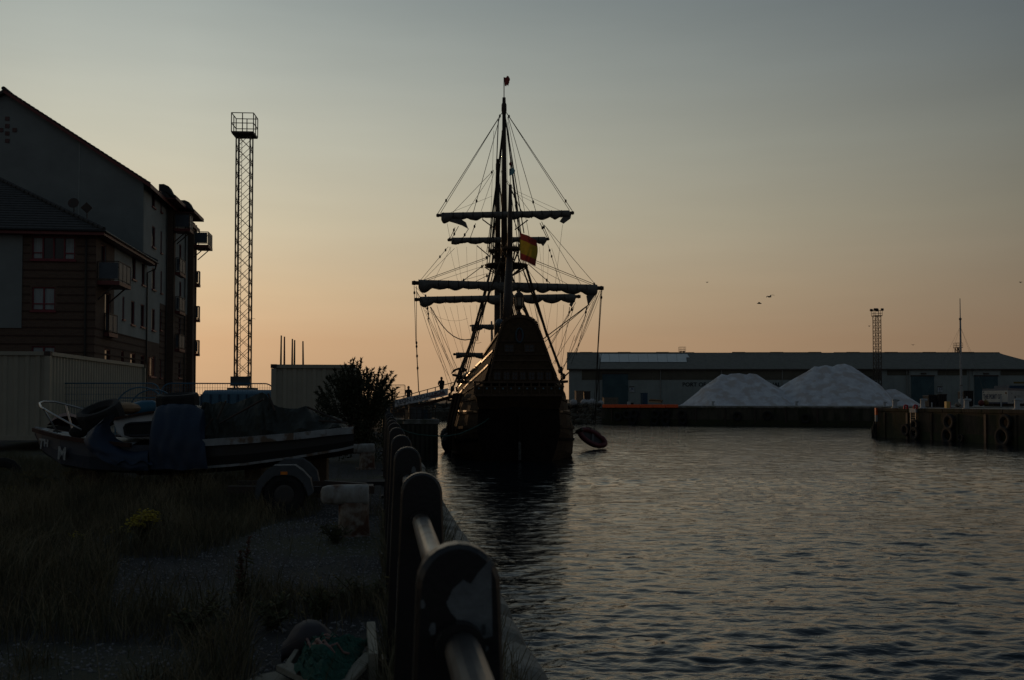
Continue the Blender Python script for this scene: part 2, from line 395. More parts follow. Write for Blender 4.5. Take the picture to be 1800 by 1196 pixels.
for i in range(13):                      # vertical piers of the wall, standing proud
    a = PA+pd*(1.6+i*4.35); w = .32
    MB().prism([a-pn*.16+Vector((0,0,-3)), a+pd*w-pn*.16+Vector((0,0,-3)), a+pd*w+Vector((0,0,-3)), a+Vector((0,0,-3))], (0,0,3+PZ-.55)).build('wall_pilaster', darksteel if i%3==1 else pier_wall, pier)

# water
def water():
    m = bpy.data.materials.new('water'); m.use_nodes = True; t = m.node_tree; b = t.nodes['Principled BSDF']
    b.inputs['Base Color'].default_value = (.008,.014,.018,1); b.inputs['Roughness'].default_value = .05; b.inputs['IOR'].default_value = 1.33; b.inputs['Specular IOR Level'].default_value = .5
    tcn = t.nodes.new('ShaderNodeTexCoord')
    rot = t.nodes.new('ShaderNodeMapping'); rot.inputs['Rotation'].default_value = (0,0,R(8)); t.links.new(tcn.outputs['Object'], rot.inputs[0])
    hs = None
    for (sx, sy, s, d, amp, dist) in ((.30,.62,1.0,4,.13,.7),(.8,1.5,1.0,3,.075,.6),(2.0,3.2,1.6,3,.030,.5),(5,8,2.5,2,.005,.3)):
        mp = t.nodes.new('ShaderNodeMapping'); mp.inputs['Scale'].default_value = (sx,sy,1); t.links.new(rot.outputs[0], mp.inputs[0])
        n = t.nodes.new('ShaderNodeTexNoise'); n.inputs['Scale'].default_value = s; n.inputs['Detail'].default_value = d; n.inputs['Roughness'].default_value = .4; n.inputs['Distortion'].default_value = dist
        t.links.new(mp.outputs[0], n.inputs['Vector'])
        k = t.nodes.new('ShaderNodeMath'); k.operation = 'MULTIPLY'; k.inputs[1].default_value = amp; t.links.new(n.outputs[0], k.inputs[0])
        if hs is None: hs = k.outputs[0]
        else:
            a = t.nodes.new('ShaderNodeMath'); a.operation = 'ADD'; t.links.new(hs, a.inputs[0]); t.links.new(k.outputs[0], a.inputs[1]); hs = a.outputs[0]
    # calmer and rougher patches of breeze
    pn_ = t.nodes.new('ShaderNodeTexNoise'); pn_.inputs['Scale'].default_value = .07; pn_.inputs['Detail'].default_value = 6; pn_.inputs['Roughness'].default_value = .7; t.links.new(tcn.outputs['Object'], pn_.inputs['Vector'])
    mr = t.nodes.new('ShaderNodeMapRange'); mr.inputs[1].default_value = .35; mr.inputs[2].default_value = .65; mr.inputs[3].default_value = .5; mr.inputs[4].default_value = 1.0; t.links.new(pn_.outputs[0], mr.inputs[0])
    bn = t.nodes.new('ShaderNodeBump'); bn.inputs['Distance'].default_value = 1.0; t.links.new(mr.outputs[0], bn.inputs['Strength'])
    t.links.new(hs, bn.inputs['Height']); t.links.new(bn.outputs[0], b.inputs['Normal'])
    return m
wm = water()
def wave_sheet():
    """rippled sheet fanning out from the quay over the basin, on a flat sheet that carries the water on"""
    na, nr = 620, 900
    az = np.linspace(R(-16), R(50), na); rr = 9.0*(262/9.0)**np.linspace(0,1,nr)
    Rr, Az = np.meshgrid(rr, az, indexing='ij'); X = Rr*np.sin(Az); Y = Rr*np.cos(Az)
    Z = np.zeros_like(X); g = np.random.default_rng(21)
    dres = Rr*(math.log(262/9.0)/nr); lres = Rr*(R(66)/na)
    gust = np.zeros_like(X)
    for k in range(9):
        lam = 12*1.5**(k/2); th = g.uniform(0, 2*math.pi); gust += np.sin((X*math.cos(th)*.8+Y*math.sin(th))*2*math.pi/lam+g.uniform(0,6.28))
    gust = np.clip(.85+.16*gust, .45, 1.35)
    calm = np.clip((X-.8)/14+.15*np.sin(Y*.35+X*.2), 0, 1)*.55+.45            # quieter in the lee of the quay
    nw = 120
    for k in range(nw):
        lam = .17*(1.9/.17)**(g.uniform(0,1)**1.2); th = math.pi/2 + g.normal(0, .55) + .12; kk = 2*math.pi/lam
        amp = .0250*lam/(2*math.pi)*(1.0 if lam < .9 else .62)
        att = np.clip(lam/(2.6*np.maximum(dres, lres*abs(math.cos(th))))-1, 0, 1)
        ph = (X*math.cos(th)+Y*math.sin(th))*kk + g.uniform(0,6.28)
        Z += amp*att*(np.sin(ph)+.22*np.cos(2*ph))
    Z *= gust*calm
    edge = (X < EDGE+.0)
    V = np.stack([X,Y,Z],-1).reshape(-1,3)
    idx = np.arange(nr*na).reshape(nr,na)
    q = np.stack([idx[:-1,:-1],idx[:-1,1:],idx[1:,1:],idx[1:,:-1]],-1).reshape(-1,4)
    keep = ~(edge.reshape(-1)[q].all(1)) & (V[q][:,:,1].max(1) < 231.8)
    q = q[keep]
    nb = len(V); V = np.concatenate([V, np.array([(-12.5,-60,-.22),(1500,-60,-.22),(1500,231.9,-.22),(-12.5,231.9,-.22)])]); q = np.concatenate([q, [[nb,nb+1,nb+2,nb+3]]])
    o = fastmesh('water', V, q, wm, None, 4); o.data.polygons.foreach_set('use_smooth', [True]*len(o.data.polygons)); o['kind'] = 'structure'
wave_sheet()

# ---------------------------------------------------------------- railing along the quay
def make_post():
    rt = empty('railing_post', (0,0,0)); mb = MB()
    prof = []
    wt, wb, h = .079, .118, 1.225
    for i in range(13):
        a = math.pi*i/12; prof.append((wt*math.cos(a), h-wt+wt*math.sin(a)))
    poly = [(wb,0)] + prof + [(-wb,0)]
    n = len(poly); D = .034
    vs = []
    for yy, s in ((-D,.90),(-D+.012,1),(D-.012,1),(D,.90)):
        for x, z in poly:
            vs.append((x*s if z > .001 else x, yy, z-(1-s)*wt*(1 if z > h-wt-.01 else 0)))
    fs = [tuple(range(n)), tuple(range(4*n-1, 3*n-1, -1))]
    for k in range(3):
        for i in range(n): j = (i+1)%n; fs.append((k*n+i, k*n+j, (k+1)*n+j, (k+1)*n+i))
    mb.add(vs, fs); mb.build('post_casting', blackp, rt, smooth=False)
    for z in (1.04,):                # sockets the rails pass through
        MB().lathe([(.036,-.075),(.046,-.075),(.046,-.036),(.046,.036),(.046,.075),(.036,.075)], (0,0,z), 18, Matrix.Rotation(math.pi/2,4,'X')).build('rail_socket', blackp, rt, smooth=False)
    MB().box((-.15,-.06,-.01),(.15,.06,.03)).build('base_plate', blackp, rt, bevel=.006)
    return rt
post0 = make_post()
D1 = G(808, 955, CAMZ-.29); 
ft = QZ+1.225
first = G(808, 955, ft)
PX = first.x; PY0 = first.y
SP = 1.93
npost = 34
GRP = 'black cast railing posts along the quay edge'
peelshape = [(-.045,.02),(-.03,.05),(-.005,.07),(.012,.06),(.03,.085),(.06,.115),(.062,.03),(.064,-.055),(.045,-.06),(.01,-.035),(-.012,-.025),(-.035,.0)]
for i in range(-1, npost):
    p = post0 if i == -1 else copy_tree(post0)
    x = PX + .0*i; yy = PY0 + SP*i
    p.location = (x + random.uniform(-.004,.004), yy, QZ + random.uniform(-.006,.004)); p.rotation_euler = (0, 0, random.uniform(-.02,.02))
    if i == 0:
        tag(p, 'nearest black round topped railing post with a large pale peeled patch', 'post', GRP)
        k = MB().prism([Vector((a*.8+.012,-.0352,b*.85+1.10)) for a, b in peelshape], (0,.001,0)).build('peeled_patch', peel, p, world=False)
        for q in range(9):
            a_ = random.uniform(0,6.28); cx, cz = random.choice((-1,1))*random.uniform(.045,.07), random.uniform(.45,1.12); w0 = random.uniform(.003,.009)
            MB().prism([Vector((cx+w0*random.uniform(.6,1.4)*math.cos(t), -.0352, cz+w0*random.uniform(.8,2.2)*math.sin(t))) for t in [k*math.pi/3 for k in range(6)]], (0,.001,0)).build('paint_chip', peel, p, world=False)
    elif i == 1: tag(p, 'second black round topped railing post, the one holding a shiny rail end', 'post', GRP)
    elif i == 2:
        tag(p, 'third black railing post with a small pale oval patch', 'post', GRP)
        MB().prism([Vector((.035+.014*math.cos(t*.7), -.0352, 1.08+.036*math.sin(t*.7))) for t in range(9)], (0,.001,0)).build('peeled_patch', peel, p, world=False)
    elif i == -1: tag(p, 'black railing post right beside the camera', 'post', GRP)
    elif i < 12: tag(p, ('fourth','fifth','sixth','seventh','eighth','ninth','tenth','eleventh','twelfth')[i-3]+' black round topped railing post counted away from the camera', 'post', GRP)
    else: tag(p, 'tiny distant black railing post in the far end of the row, beyond the twelfth', 'post', GRP)
    # strips of peeled paint on the left edges
    if 0 <= i < 4:
        for q in range(2):
            z0 = random.uniform(.25,.75); z1 = z0+random.uniform(.12,.3)
            f = lambda z: -.118+(.039)*z/1.146
            MB().add([(f(z0)-.0006,-.015,z0),(f(z0)-.0006,.016,z0+.02),(f(z1)-.0006,.018,z1),(f(z1)-.0006,-.012,z1-.03)], [(0,1,2,3)]).build('peeled_patch', peel, p, world=False)
rails = []
for i in range(-1, npost-1):
    for z, nm in ((1.04, 0),):
        r = MB().tube([(PX, PY0+SP*i+.036, QZ+z), (PX, PY0+SP*(i+1)-.036, QZ+z)], .0335, 16).build('rail', galv, smooth=True)
        if i == 0 and nm == 0: lb = 'shiny worn upper rail between the first and second posts'
        elif i == -1 and nm == 0: lb = 'shiny worn upper rail nearest the camera, below the first post'
        elif i < 11: lb = 'steel tube rail between the ' + ('second and third','third and fourth','fourth and fifth','fifth and sixth','sixth and seventh','seventh and eighth','eighth and ninth','ninth and tenth','tenth and eleventh','eleventh and twelfth')[i-1] + ' railing posts'
        else: lb = 'distant steel tube rail in the railing beyond the twelfth post'
        tag(r, lb, 'rail', 'tube rails of the quay railing')

# ---------------------------------------------------------------- apartment buildings, left
def wall(mb, o, u, v, w, h, holes, t, nrm):
    """wall in the plane o + a*u + b*v with real openings; nrm points outwards, thickness t behind it"""
    o, u, v, nrm = map(Vector, (o, u, v, nrm))
    us = sorted({0, w, *[x for hh in holes for x in (hh[0], hh[0]+hh[2])]}); vs_ = sorted({0, h, *[x for hh in holes for x in (hh[1], hh[1]+hh[3])]})
    us = [x for x in us if 0 <= x <= w]; vs_ = [x for x in vs_ if 0 <= x <= h]
    for i in range(len(us)-1):
        j = 0
        while j < len(vs_)-1:
            cu = (us[i]+us[i+1])/2
            def solid(j):
                cv = (vs_[j]+vs_[j+1])/2
                return not any(a < cu < a+c and b < cv < b+d for a, b, c, d in holes)
            if not solid(j): j += 1; continue
            k = j
            while k+1 < len(vs_)-1 and solid(k+1): k += 1
            a0 = o+u*us[i]+v*vs_[j]; a1 = o+u*us[i+1]+v*vs_[j]; a2 = o+u*us[i+1]+v*vs_[k+1]; a3 = o+u*us[i]+v*vs_[k+1]
            mb.prism([a0,a1,a2,a3], -nrm*t); j = k+1
def window(parent, o, u, w, h, nrm, style='single', fm=None, lit=False, curtain=True):
    """frame, bars and sill as one part; the glass and curtain as its children"""
    o, u, nrm = Vector(o), Vector(u), Vector(nrm); v = Vector((0,0,1)); fm = fm or redframe
    b = o - nrm*.10; mb = MB(); ft_ = .06
    def bar(a0, b0, a1, b1): mb.prism([b+u*a0+v*b0, b+u*a1+v*b0, b+u*a1+v*b1, b+u*a0+v*b1], nrm*.05)
    bar(0,0,w,ft_); bar(0,h-ft_,w,h); bar(0,ft_,ft_,h-ft_); bar(w-ft_,ft_,w,h-ft_)
    n = {'single':1,'double':2,'quad':4}[style]
    for k in range(1, n): bar(w*k/n-.04, ft_, w*k/n+.04, h-ft_)
    if style != 'single':
        for k in range(n):
            if style == 'quad' and k in (1,2): continue
            bar(w*k/n+.05, h*.27, w*(k+1)/n-.05, h*.27+.06)
    mb.prism([o+u*-.08+v*-.10, o+u*(w+.08)+v*-.10, o+u*(w+.08)+v*-.004, o+u*-.08+v*-.004], nrm*.09)
    f = mb.build('window', fm, parent)
    g = MB().prism([b+u*.02+v*.02-nrm*.01, b+u*(w-.02)+v*.02-nrm*.01, b+u*(w-.02)+v*(h-.02)-nrm*.01, b+u*.02+v*(h-.02)-nrm*.01], -nrm*.01)
    g.build('pane', glassd, f)
    if curtain:
        for k in (range(n) if style != 'quad' else (0,3)):
            a0 = w*k/n+.05; a1 = w*(k+1)/n-.05
            MB().prism([b+u*a0+v*.08-nrm*.006, b+u*a1+v*.08-nrm*.006, b+u*a1+v*(h-.08)-nrm*.006, b+u*a0+v*(h-.08)-nrm*.006], nrm*.001).build('net_curtain', pale, f)
    return f
BX = -15.2                                # face of the low block towards us on the right
cA = HX(166, 600, BX); FY = cA.y          # front face plane
YB = HX(273, 457, BX+.5).y
EH = P(181, 404, 0.0).z
corner_eave = HX(181, 404, BX+.55); EZ = corner_eave.z; SL = .66
low = empty('apartment_block', (BX, FY, QZ)); tag(low, 'low brick apartment block with hipped tile roof and corner balcony', 'building')
UX, UY = Vector((1,0,0)), Vector((0,1,0)); NF, NR = Vector((0,-1,0)), Vector((1,0,0))
def fpx(px, py): return HY(px, py, FY)    # point on the front face
def spx(px, py, x=BX): return HX(px, py, x)
X0 = -34.0
# front windows from the photograph
fw = []
for (a, b_, c_, d_, st) in ((56,417,132,456,'quad'),(56,505,97,546,'double'),(55,609,97,650,'double')):
    p, q = fpx(a, d_), fpx(c_, b_); fw.append((p.x-X0, p.z-QZ, q.x-p.x, q.z-p.z, st))
mb = MB(); wall(mb, (X0,FY,QZ), UX, (0,0,1), BX-X0, EZ-QZ, [w_[:4] for w_ in fw], .3, NF); mb.build('front_wall', brick, low)
for i, w_ in enumerate(fw):
    window(low, (X0+w_[0], FY, QZ+w_[1]), UX, w_[2], w_[3], NF, w_[4])
# pale rendered panel on the left of the front face, standing proud of the brick
p0, p1 = fpx(38, 577), fpx(38, 413)
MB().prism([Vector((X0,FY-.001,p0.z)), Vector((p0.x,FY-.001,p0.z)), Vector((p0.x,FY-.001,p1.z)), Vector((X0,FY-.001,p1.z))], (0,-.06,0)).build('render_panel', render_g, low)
# dark brick bands
z = QZ+.45
while z < EZ-.3:
    for (xa, xb) in (((p0.x+.02) if p0.z-.1 < z < p1.z else X0, BX+.03),):
        segs = [(xa, xb)]
        for w_ in fw:
            if w_[1]-.12 < z-QZ < w_[1]+w_[3]+.05:
                ns = []
                for s0, s1 in segs:
                    h0, h1 = X0+w_[0]-.1, X0+w_[0]+w_[2]+.1
                    if h1 < s0 or h0 > s1: ns.append((s0,s1)); continue
                    if h0 > s0: ns.append((s0,h0))
                    if h1 < s1: ns.append((h1,s1))
                segs = ns
        for s0, s1 in segs: MB().box((s0, FY-.025, z), (s1, FY+.01, z+.075)).build('brick_band', band_m, low)
    z += .437
# side face: brick storey below, render above
YS = YB
zr0 = spx(215, 588).z
sw = []                                   # openings (y0,z0,w,h)
def sidewin(px0, px1, py0, py1, x=BX):
    a = HX(px0, py1, x); b = HX(px1, py0, x); c = HX(px0, py0, x)
    return (a.y, min(a.z, b.z), b.y-a.y, abs(c.z-a.z))
for (a, b_, c_, d_) in ((232,239,452,490),(249,255,460,500),(215,219,521,561),(230,237,528,570),(247,254,534,574),(184,194,613,640),(213,218,617,650),(229,238,620,655),(247,254,624,660),(264,271,628,662)):
    sw.append(sidewin(a, b_, c_, d_))
# balcony doors
door1 = sidewin(177, 186, 428, 478); door2 = sidewin(183, 194, 513, 584)
sw += [door1, door2]
mb = MB(); wall(mb, (BX,FY+.3,QZ), UY, (0,0,1), YS-FY-.3, zr0-QZ, [(a-FY-.3, b-QZ, c, d) for a, b, c, d in sw], .3, NR); mb.build('side_wall', brick, low)
mb = MB(); wall(mb, (BX,FY+.3,zr0), UY, (0,0,1), YS-FY-.3, EZ-zr0, [(a-FY-.3, b-zr0, c, d) for a, b, c, d in sw], .3, NR); mb.build('side_wall', render_w, low)
# brick corner return up the side
yq = spx(200, 500).y
mb = MB(); wall(mb, (BX+.001,FY-.0,zr0+.02), UY, (0,0,1), yq-FY, EZ-zr0-.02, [(a-FY, b-zr0-.02, c, d) for a, b, c, d in (door1,door2)], .02, NR)
for v in mb.v: v.x += .025
mb.build('corner_brickwork', brick, low)
z = QZ+.45
while z < zr0: MB().box((BX-.005, FY+.02, z), (BX+.03 if z < zr0-.1 else BX+.04, YS, z+.075)).build('brick_band', band_m, low); z += .437
for s in sw: window(low, (BX+.0, s[0], s[1]), UY, s[2], s[3], NR, 'single', curtain=False)
# hipped roof
ov = .55; xe = BX+ov; ye = FY-ov; yb = YS+.2; mid = (ye+yb)/2; rh = (mid-ye)*SL
roofv = [Vector((xe,ye,EZ)), Vector((xe,yb,EZ)), Vector((xe-(mid-ye)*1.3,mid,EZ+rh)), Vector((X0-3,ye,EZ)), Vector((X0-3,yb,EZ)), Vector((X0-3,mid,EZ+rh))]
def tiled(mb, a, b, c, d, course=.32, th=.035):
    """courses of tiles stepping up the slope a-b (eave) to d-c (ridge)"""
    a,b,c,d = map(Vector,(a,b,c,d)); nrm = (b-a).cross(d-a).normalized()
    if nrm.z < 0: nrm = -nrm
    n = max(1,int((d-a).length/course))
    for i in range(n):
        t0, t1 = i/n, (i+1.12)/n
        if t1 > 1: t1 = 1
        p0, p1, p2, p3 = a.lerp(d,t0), b.lerp(c,t0), b.lerp(c,t1), a.lerp(d,t1)
        mb.add([p0+nrm*th, p1+nrm*th, p2+nrm*.004, p3+nrm*.004, p0, p1], [(0,1,2,3),(4,5,1,0)])
rf = MB(); rf.add(roofv, [(0,2,5,3),(1,4,5,2),(0,1,2),(0,3,4,1)]); rf_o = rf.build('roof', tile_m, low)
t = MB(); tiled(t, roofv[3], roofv[0], roofv[2], roofv[5]); tiled(t, roofv[0], roofv[1], roofv[2]+Vector((0,.01,0)), roofv[2]); 
o = t.build('tile_course', tile_m, rf_o)
ncap = 26                                 # ridge tiles up the front hip, and stepped end tiles along the side
for i in range(ncap):
    p = roofv[0].lerp(roofv[2], i/ncap); q = roofv[0].lerp(roofv[2], (i+.92)/ncap)
    MB().tube([p+Vector((0,0,.05)), q+Vector((0,0,.09))], [.13,.10], 7).build('ridge_tile', tile_m, rf_o)
for i in range(22):
    p = roofv[1].lerp(roofv[2], i/22); q = roofv[1].lerp(roofv[2], (i+.92)/22)
    MB().tube([p+Vector((0,0,.05)), q+Vector((0,0,.09))], [.15,.10], 7).build('ridge_tile', tile_m, rf_o)
MB().box((X0-3, ye-.03, EZ-.27), (xe+.03, ye, EZ-.0)).build('fascia_board', redp, low)
MB().box((xe, ye, EZ-.27), (xe+.03, yb, EZ-.0)).build('fascia_board', redp, low)
MB().box((X0-3, ye, EZ-.27), (xe, FY-.05, EZ-.24)).build('soffit', redp, low)
MB().box((BX+.06, FY-.05, EZ-.27), (xe, yb, EZ-.24)).build('soffit', redp, low)
MB().tube([(X0-3, ye-.08, EZ-.06), (xe+.06, ye-.08, EZ-.06), (xe+.08, ye-.02, EZ-.06), (xe+.08, yb, EZ-.06)], .06, 6).build('gutter', pipe_m, low)
px_ = fpx(151, 500).x
MB().tube([(px_, FY-.06, EZ-.3), (px_, FY-.06, QZ)], .055, 6).build('downpipe', pipe_m, low)
MB().tube([(xe+.08, YS-.2, EZ-.1), (xe, YS-.2, EZ-.5), (BX+.08, YS-.3, EZ-.75), (BX+.08, YS-.3, QZ)], .055, 6).build('downpipe', pipe_m, low)
glass_b = mat('balcony_glass', (.085,.105,.125), .5, (.07,.085,.10), 1.5, spec=.25)
def balcony(parent, x, y0, y1, z, depth, h=1.05, big=True, diag=True):
    b = MB().box((x, y0, z-.22), (x+depth, y1, z)).build('balcony', redp, parent)
    mb = MB()
    pts = [(x+.03,y0+.03),(x+depth-.04,y0+.03),(x+depth-.04,y1-.03),(x+.03,y1-.03)]
    n = max(2, int((y1-y0)/.7))
    for a, c in zip(pts[:-1], pts[1:]): mb.bar((*a,z+h),(*c,z+h),.05); mb.bar((*a,z+.08),(*c,z+.08),.04)
    for a in pts: mb.bar((*a,z),(*a,z+h),.045)
    for k in range(1,n): yy = y0+(y1-y0)*k/n; mb.bar((x+depth-.04,yy,z),(x+depth-.04,yy,z+h),.04)
    mb.build('railing', darksteel, b)
    for k in range(n):
        ya = y0+(y1-y0)*k/n+.05; yb_ = y0+(y1-y0)*(k+1)/n-.05
        MB().box((x+depth-.05,ya,z+.12),(x+depth-.035,yb_,z+h-.06)).build('railing_panel', glass_b, b)
    MB().box((x+.08,y0+.022,z+.12),(x+depth-.09,y0+.037,z+h-.06)).build('railing_panel', glass_b, b)
    if diag:
        for yy in (y0+.2, y1-.2): MB().bar((x+depth*.75,yy,z-.2),(x,yy,z-1.0),.07).build('bracket', darksteel, b)
# corner balcony of the low block
bz = HX(203, 492, BX+1.1).z; by0 = FY+.25; by1 = HX(228, 500, BX+1.1).y
balcony(low, BX+.03, by0, by1, bz, 1.15)
balcony(low, BX+.03, door2[0]-.15, door2[0]+door2[2]+.5, door2[1]-.02, .28, diag=False)
# satellite dishes on the hip
for (px, py, y_) in ((129,357,FY+2.4),(152,366,FY+1.9)):
    c = HY(px, py, y_); d = empty('satellite_dish', (c.x,c.y,c.z-.55)); ROOT[d.name] = Matrix.Translation((-c.x,-c.y,-c.z+.55))
    tag(d, 'round dark satellite dish on the hip, farther left of the two' if px < 140 else 'square cornered satellite dish on the hip, right of the round one', 'satellite dish', 'satellite dishes on the roof')
    if px < 140: MB().lathe([(.02,-.10),(.18,-.07),(.29,-.01),(.30,0),(.28,0)], c, 16, Matrix.Rotation(R(75),4,'X')).build('dish', darksteel, d)
    else: MB().prism([c+Vector((0,0,.33)), c+Vector((.3,.05,.03)), c+Vector((.02,0,-.3)), c+Vector((-.3,-.05,0))], (0,.05,0)).build('dish', darksteel, d)
    MB().tube([c+Vector((0,.05,0)), c+Vector((0,.12,-.4)), c+Vector((0,.15,-.75))], .03, 6).build('mount', darksteel, d)

# tall block behind
GX = BX-.35; g0 = HX(262, 330, GX); GY = YS+.25
tall = empty('tall_apartment_block', (GX, GY, QZ)); tag(tall, 'tall pale rendered apartment block with gable end and side balconies', 'building')
TE = HX(262, 318, GX).z if False else HY(261, 316, GY).z
TEZ = HX(268, 322, GX+.35).z
pk = HY(8, 158, GY-.2); 
TY1 = HX(342.5, 500, GX+.5).y
XL = 2*pk.x - GX
z_e = TEZ
gable = [Vector((GX,GY,QZ)), Vector((GX,GY,z_e)), Vector((pk.x,GY,pk.z-.25)), Vector((XL,GY,z_e)), Vector((XL,GY,QZ))]
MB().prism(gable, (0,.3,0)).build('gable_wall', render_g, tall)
MB().box((HY(139.5,280,GY).x-.03, GY-.02, EZ), (HY(139.5,280,GY).x+.03, GY+.01, HY(139.5,245,GY).z)).build('movement_joint', render_w, tall)
for (px, py) in ((13,209),(13,222),(13,235),(13,248),(2,229),(26,229)):
    c = HY(px, py, GY); MB().box((c.x-.13,GY-.04,c.z-.13),(c.x+.13,GY+.005,c.z+.13)).build('wall_tile', mat('wall_tile_dull',(.13,.075,.07),.8), tall)
def tpx(px, py, x=GX): return HX(px, py, x)
tw = []
for (a, b_, c_, d_) in ((267,273,325,362),(282,285,335,372),(267,273,396,433),(282,285,406,444),(267,273,470,508),(282,285,476,515),(266.5,272.5,542,580),(267,273,626,662),(281,284.5,630,664),(280.5,284,546,580),
                         (315,319,428,462),(315,319,494,526),(313.5,318,558,590),(313,318,634,664)):
    tw.append(sidewin(a, b_, c_, d_, GX))
zb = tpx(281, 533).z
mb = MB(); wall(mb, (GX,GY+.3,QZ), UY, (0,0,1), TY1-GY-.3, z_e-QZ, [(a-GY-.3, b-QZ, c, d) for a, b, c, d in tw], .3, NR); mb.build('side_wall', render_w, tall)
ybk = tpx(280, 600).y
mb = MB(); wall(mb, (GX+.02,ybk,QZ), UY, (0,0,1), TY1-ybk, zb-QZ, [(a-ybk, b-QZ, c, d) for a, b, c, d in tw if a > ybk], .019, NR); mb.build('brick_base', brick, tall)
for s in tw: window(tall, (GX+.01, s[0], s[1]), UY, s[2], s[3], NR, 'single', curtain=False)
zb2 = tpx(270, 602).z
mb = MB(); wall(mb, (GX+.02,GY+.31,QZ), UY, (0,0,1), ybk-GY-.33, zb2-QZ, [(a-GY-.31, b-QZ, c, d) for a, b, c, d in tw if a < ybk], .019, NR); mb.build('brick_base', brick, tall)
# brick stair bays with balconies on every floor
levels = [HX(309, yy, GX+.8).z for yy in (611, 543, 473, 405)]
for bi, (pa, pb) in enumerate(((293,302),(329.5,343))):
    ya, yb_ = tpx(pa, 500).y, tpx(pb, 500, GX+.3).y
    top = z_e-.1
    MB().box((GX+.03, ya, QZ), (GX+.42, ya+.9, top)).build('bay_pier', brick, tall)
    MB().box((GX+.03, yb_-.25, QZ), (GX+.42, yb_, top)).build('bay_pier', brick, tall)
    MB().box((GX+.03, ya+.9, QZ), (GX+.08, yb_-.25, top)).build('bay_back', redframe, tall)
    for li, z in enumerate(levels):
        if li == 3: balcony(tall, GX+.42, ya+.2, min(yb_+1.2, TY1+.6) if bi == 0 else yb_+.6, z+.35, 1.15)
        else: balcony(tall, GX+.42, ya+.9, yb_-.2 if bi else ya+3.0, z-.0, .35, diag=False)
        MB().box((GX+.03, ya+.9, z-.1), (GX+.40, yb_-.25, z+.05)).build('floor_edge', redp, tall)
for i in range(int((zb-QZ)/.44)):
    MB().box((GX+.03, ybk, QZ+.3+i*.44), (GX+.06, TY1, QZ+.37+i*.44)).build('brick_band', band_m, tall)
for px in (289, 322): 
    yy = tpx(px, 600).y; MB().tube([(GX+.1, yy, z_e-.2), (GX+.1, yy, QZ)], .05, 6).build('downpipe', pipe_m, tall)
# roof of the tall block
xo = GX+.5; yo = GY-.35; slp = (pk.z - z_e)/(GX-pk.x)
ze2 = z_e - .0
YR = HX(343, 380, GX+.2).y+.4
rv = MB(); th = .22
for (xa, za, xb, zb_) in ((xo, ze2-.5*slp+.0, pk.x, pk.z), (pk.x, pk.z, XL-.5, ze2-.5*slp)):
    rv.prism([Vector((xa,yo,za)), Vector((xb,yo,zb_)), Vector((xb,yo,zb_-th)), Vector((xa,yo,za-th))], (0,YR-yo,0))
rr = rv.build('roof', tile_m, tall)
t = MB(); tiled(t, (xo,YR,ze2-.5*slp),(xo,yo,ze2-.5*slp),(pk.x,yo,pk.z),(pk.x,YR,pk.z)); t.build('tile_course', tile_m, rr)
for i in range(34):                       # verge tiles stepping up the gable edge
    p = Vector((xo,yo,ze2-.5*slp)).lerp(Vector((pk.x,yo,pk.z)), i/34); q = Vector((xo,yo,ze2-.5*slp)).lerp(Vector((pk.x,yo,pk.z)), (i+.95)/34)
    MB().bar(p+Vector((0,.02,.05)), q+Vector((0,.02,.02)), .16, .09).build('verge_tile', tile_m, rr)
MB().tube([(pk.x,yo-.05,pk.z+.03),(pk.x,YR,pk.z+.03)], .14, 7).build('ridge_tile', tile_m, rr)
MB().prism([Vector((xo,yo-.03,ze2-.5*slp-.25)), Vector((pk.x,yo-.03,pk.z-.25)), Vector((pk.x,yo-.03,pk.z-.02)), Vector((xo,yo-.03,ze2-.5*slp-.02))], (0,.03,0)).build('barge_board', redp, tall)
MB().box((xo-.02, yo, ze2-.5*slp-.26), (xo+.03, YR, ze2-.5*slp-.0)).build('fascia_board', redp, tall)
for i, (pa, pb, top) in enumerate(((288,306,319),(325,340,348))):
    c0 = HX(pa, 345, GX-.6); c1 = HX(pb, 345, GX-.6)
    zt = HX(pa+8, top+9, GX-.1).z
    ya, yb_ = HX(pa+1, 340, GX-.2).y, HX(pa+1, 340, GX-.2).y+1.1
    dm = MB()
    dm.prism([Vector((GX+.75-.15*abs(k-4)*.0, 0, 0)) for k in range(0)] or [Vector((GX-.6,ya,zt-1.3)),Vector((GX+.30,ya,zt-1.3)),Vector((GX+.28,ya,zt-.55)),Vector((GX+.08,ya,zt-.15)),Vector((GX-.25,ya,zt)),Vector((GX-.6,ya,zt-.02))], (0,yb_-ya,0))
    dm.build('dormer', tile_m, tall)

for (pa, pya, pb, xo_) in ((308,343,342,1.15),(341,368,357.5,1.75)):   # roofs over the projecting bays
    a = HX(pa,pya,GX+xo_); b_ = HX(pb,pya+20,GX+xo_); bay = []
    for yy in (a.y, b_.y): bay.append((Vector((GX+xo_,yy,a.z)), Vector((GX+xo_-.8,yy,a.z+.8*slp)), Vector((GX+xo_-.8,yy,a.z+.8*slp-.2)), Vector((GX+xo_,yy,a.z-.2))))
    MB().prism(list(bay[0]), bay[1][0]-bay[0][0]).build('bay_roof', tile_m, tall)
    MB().box((GX+xo_,a.y,a.z-.26),(GX+xo_+.04,b_.y,a.z-.02)).build('fascia_board', redp, tall)
    MB().box((GX+.42,a.y+.02,a.z-.26),(GX+xo_,b_.y-.02,a.z-.205)).build('soffit', redp, tall)
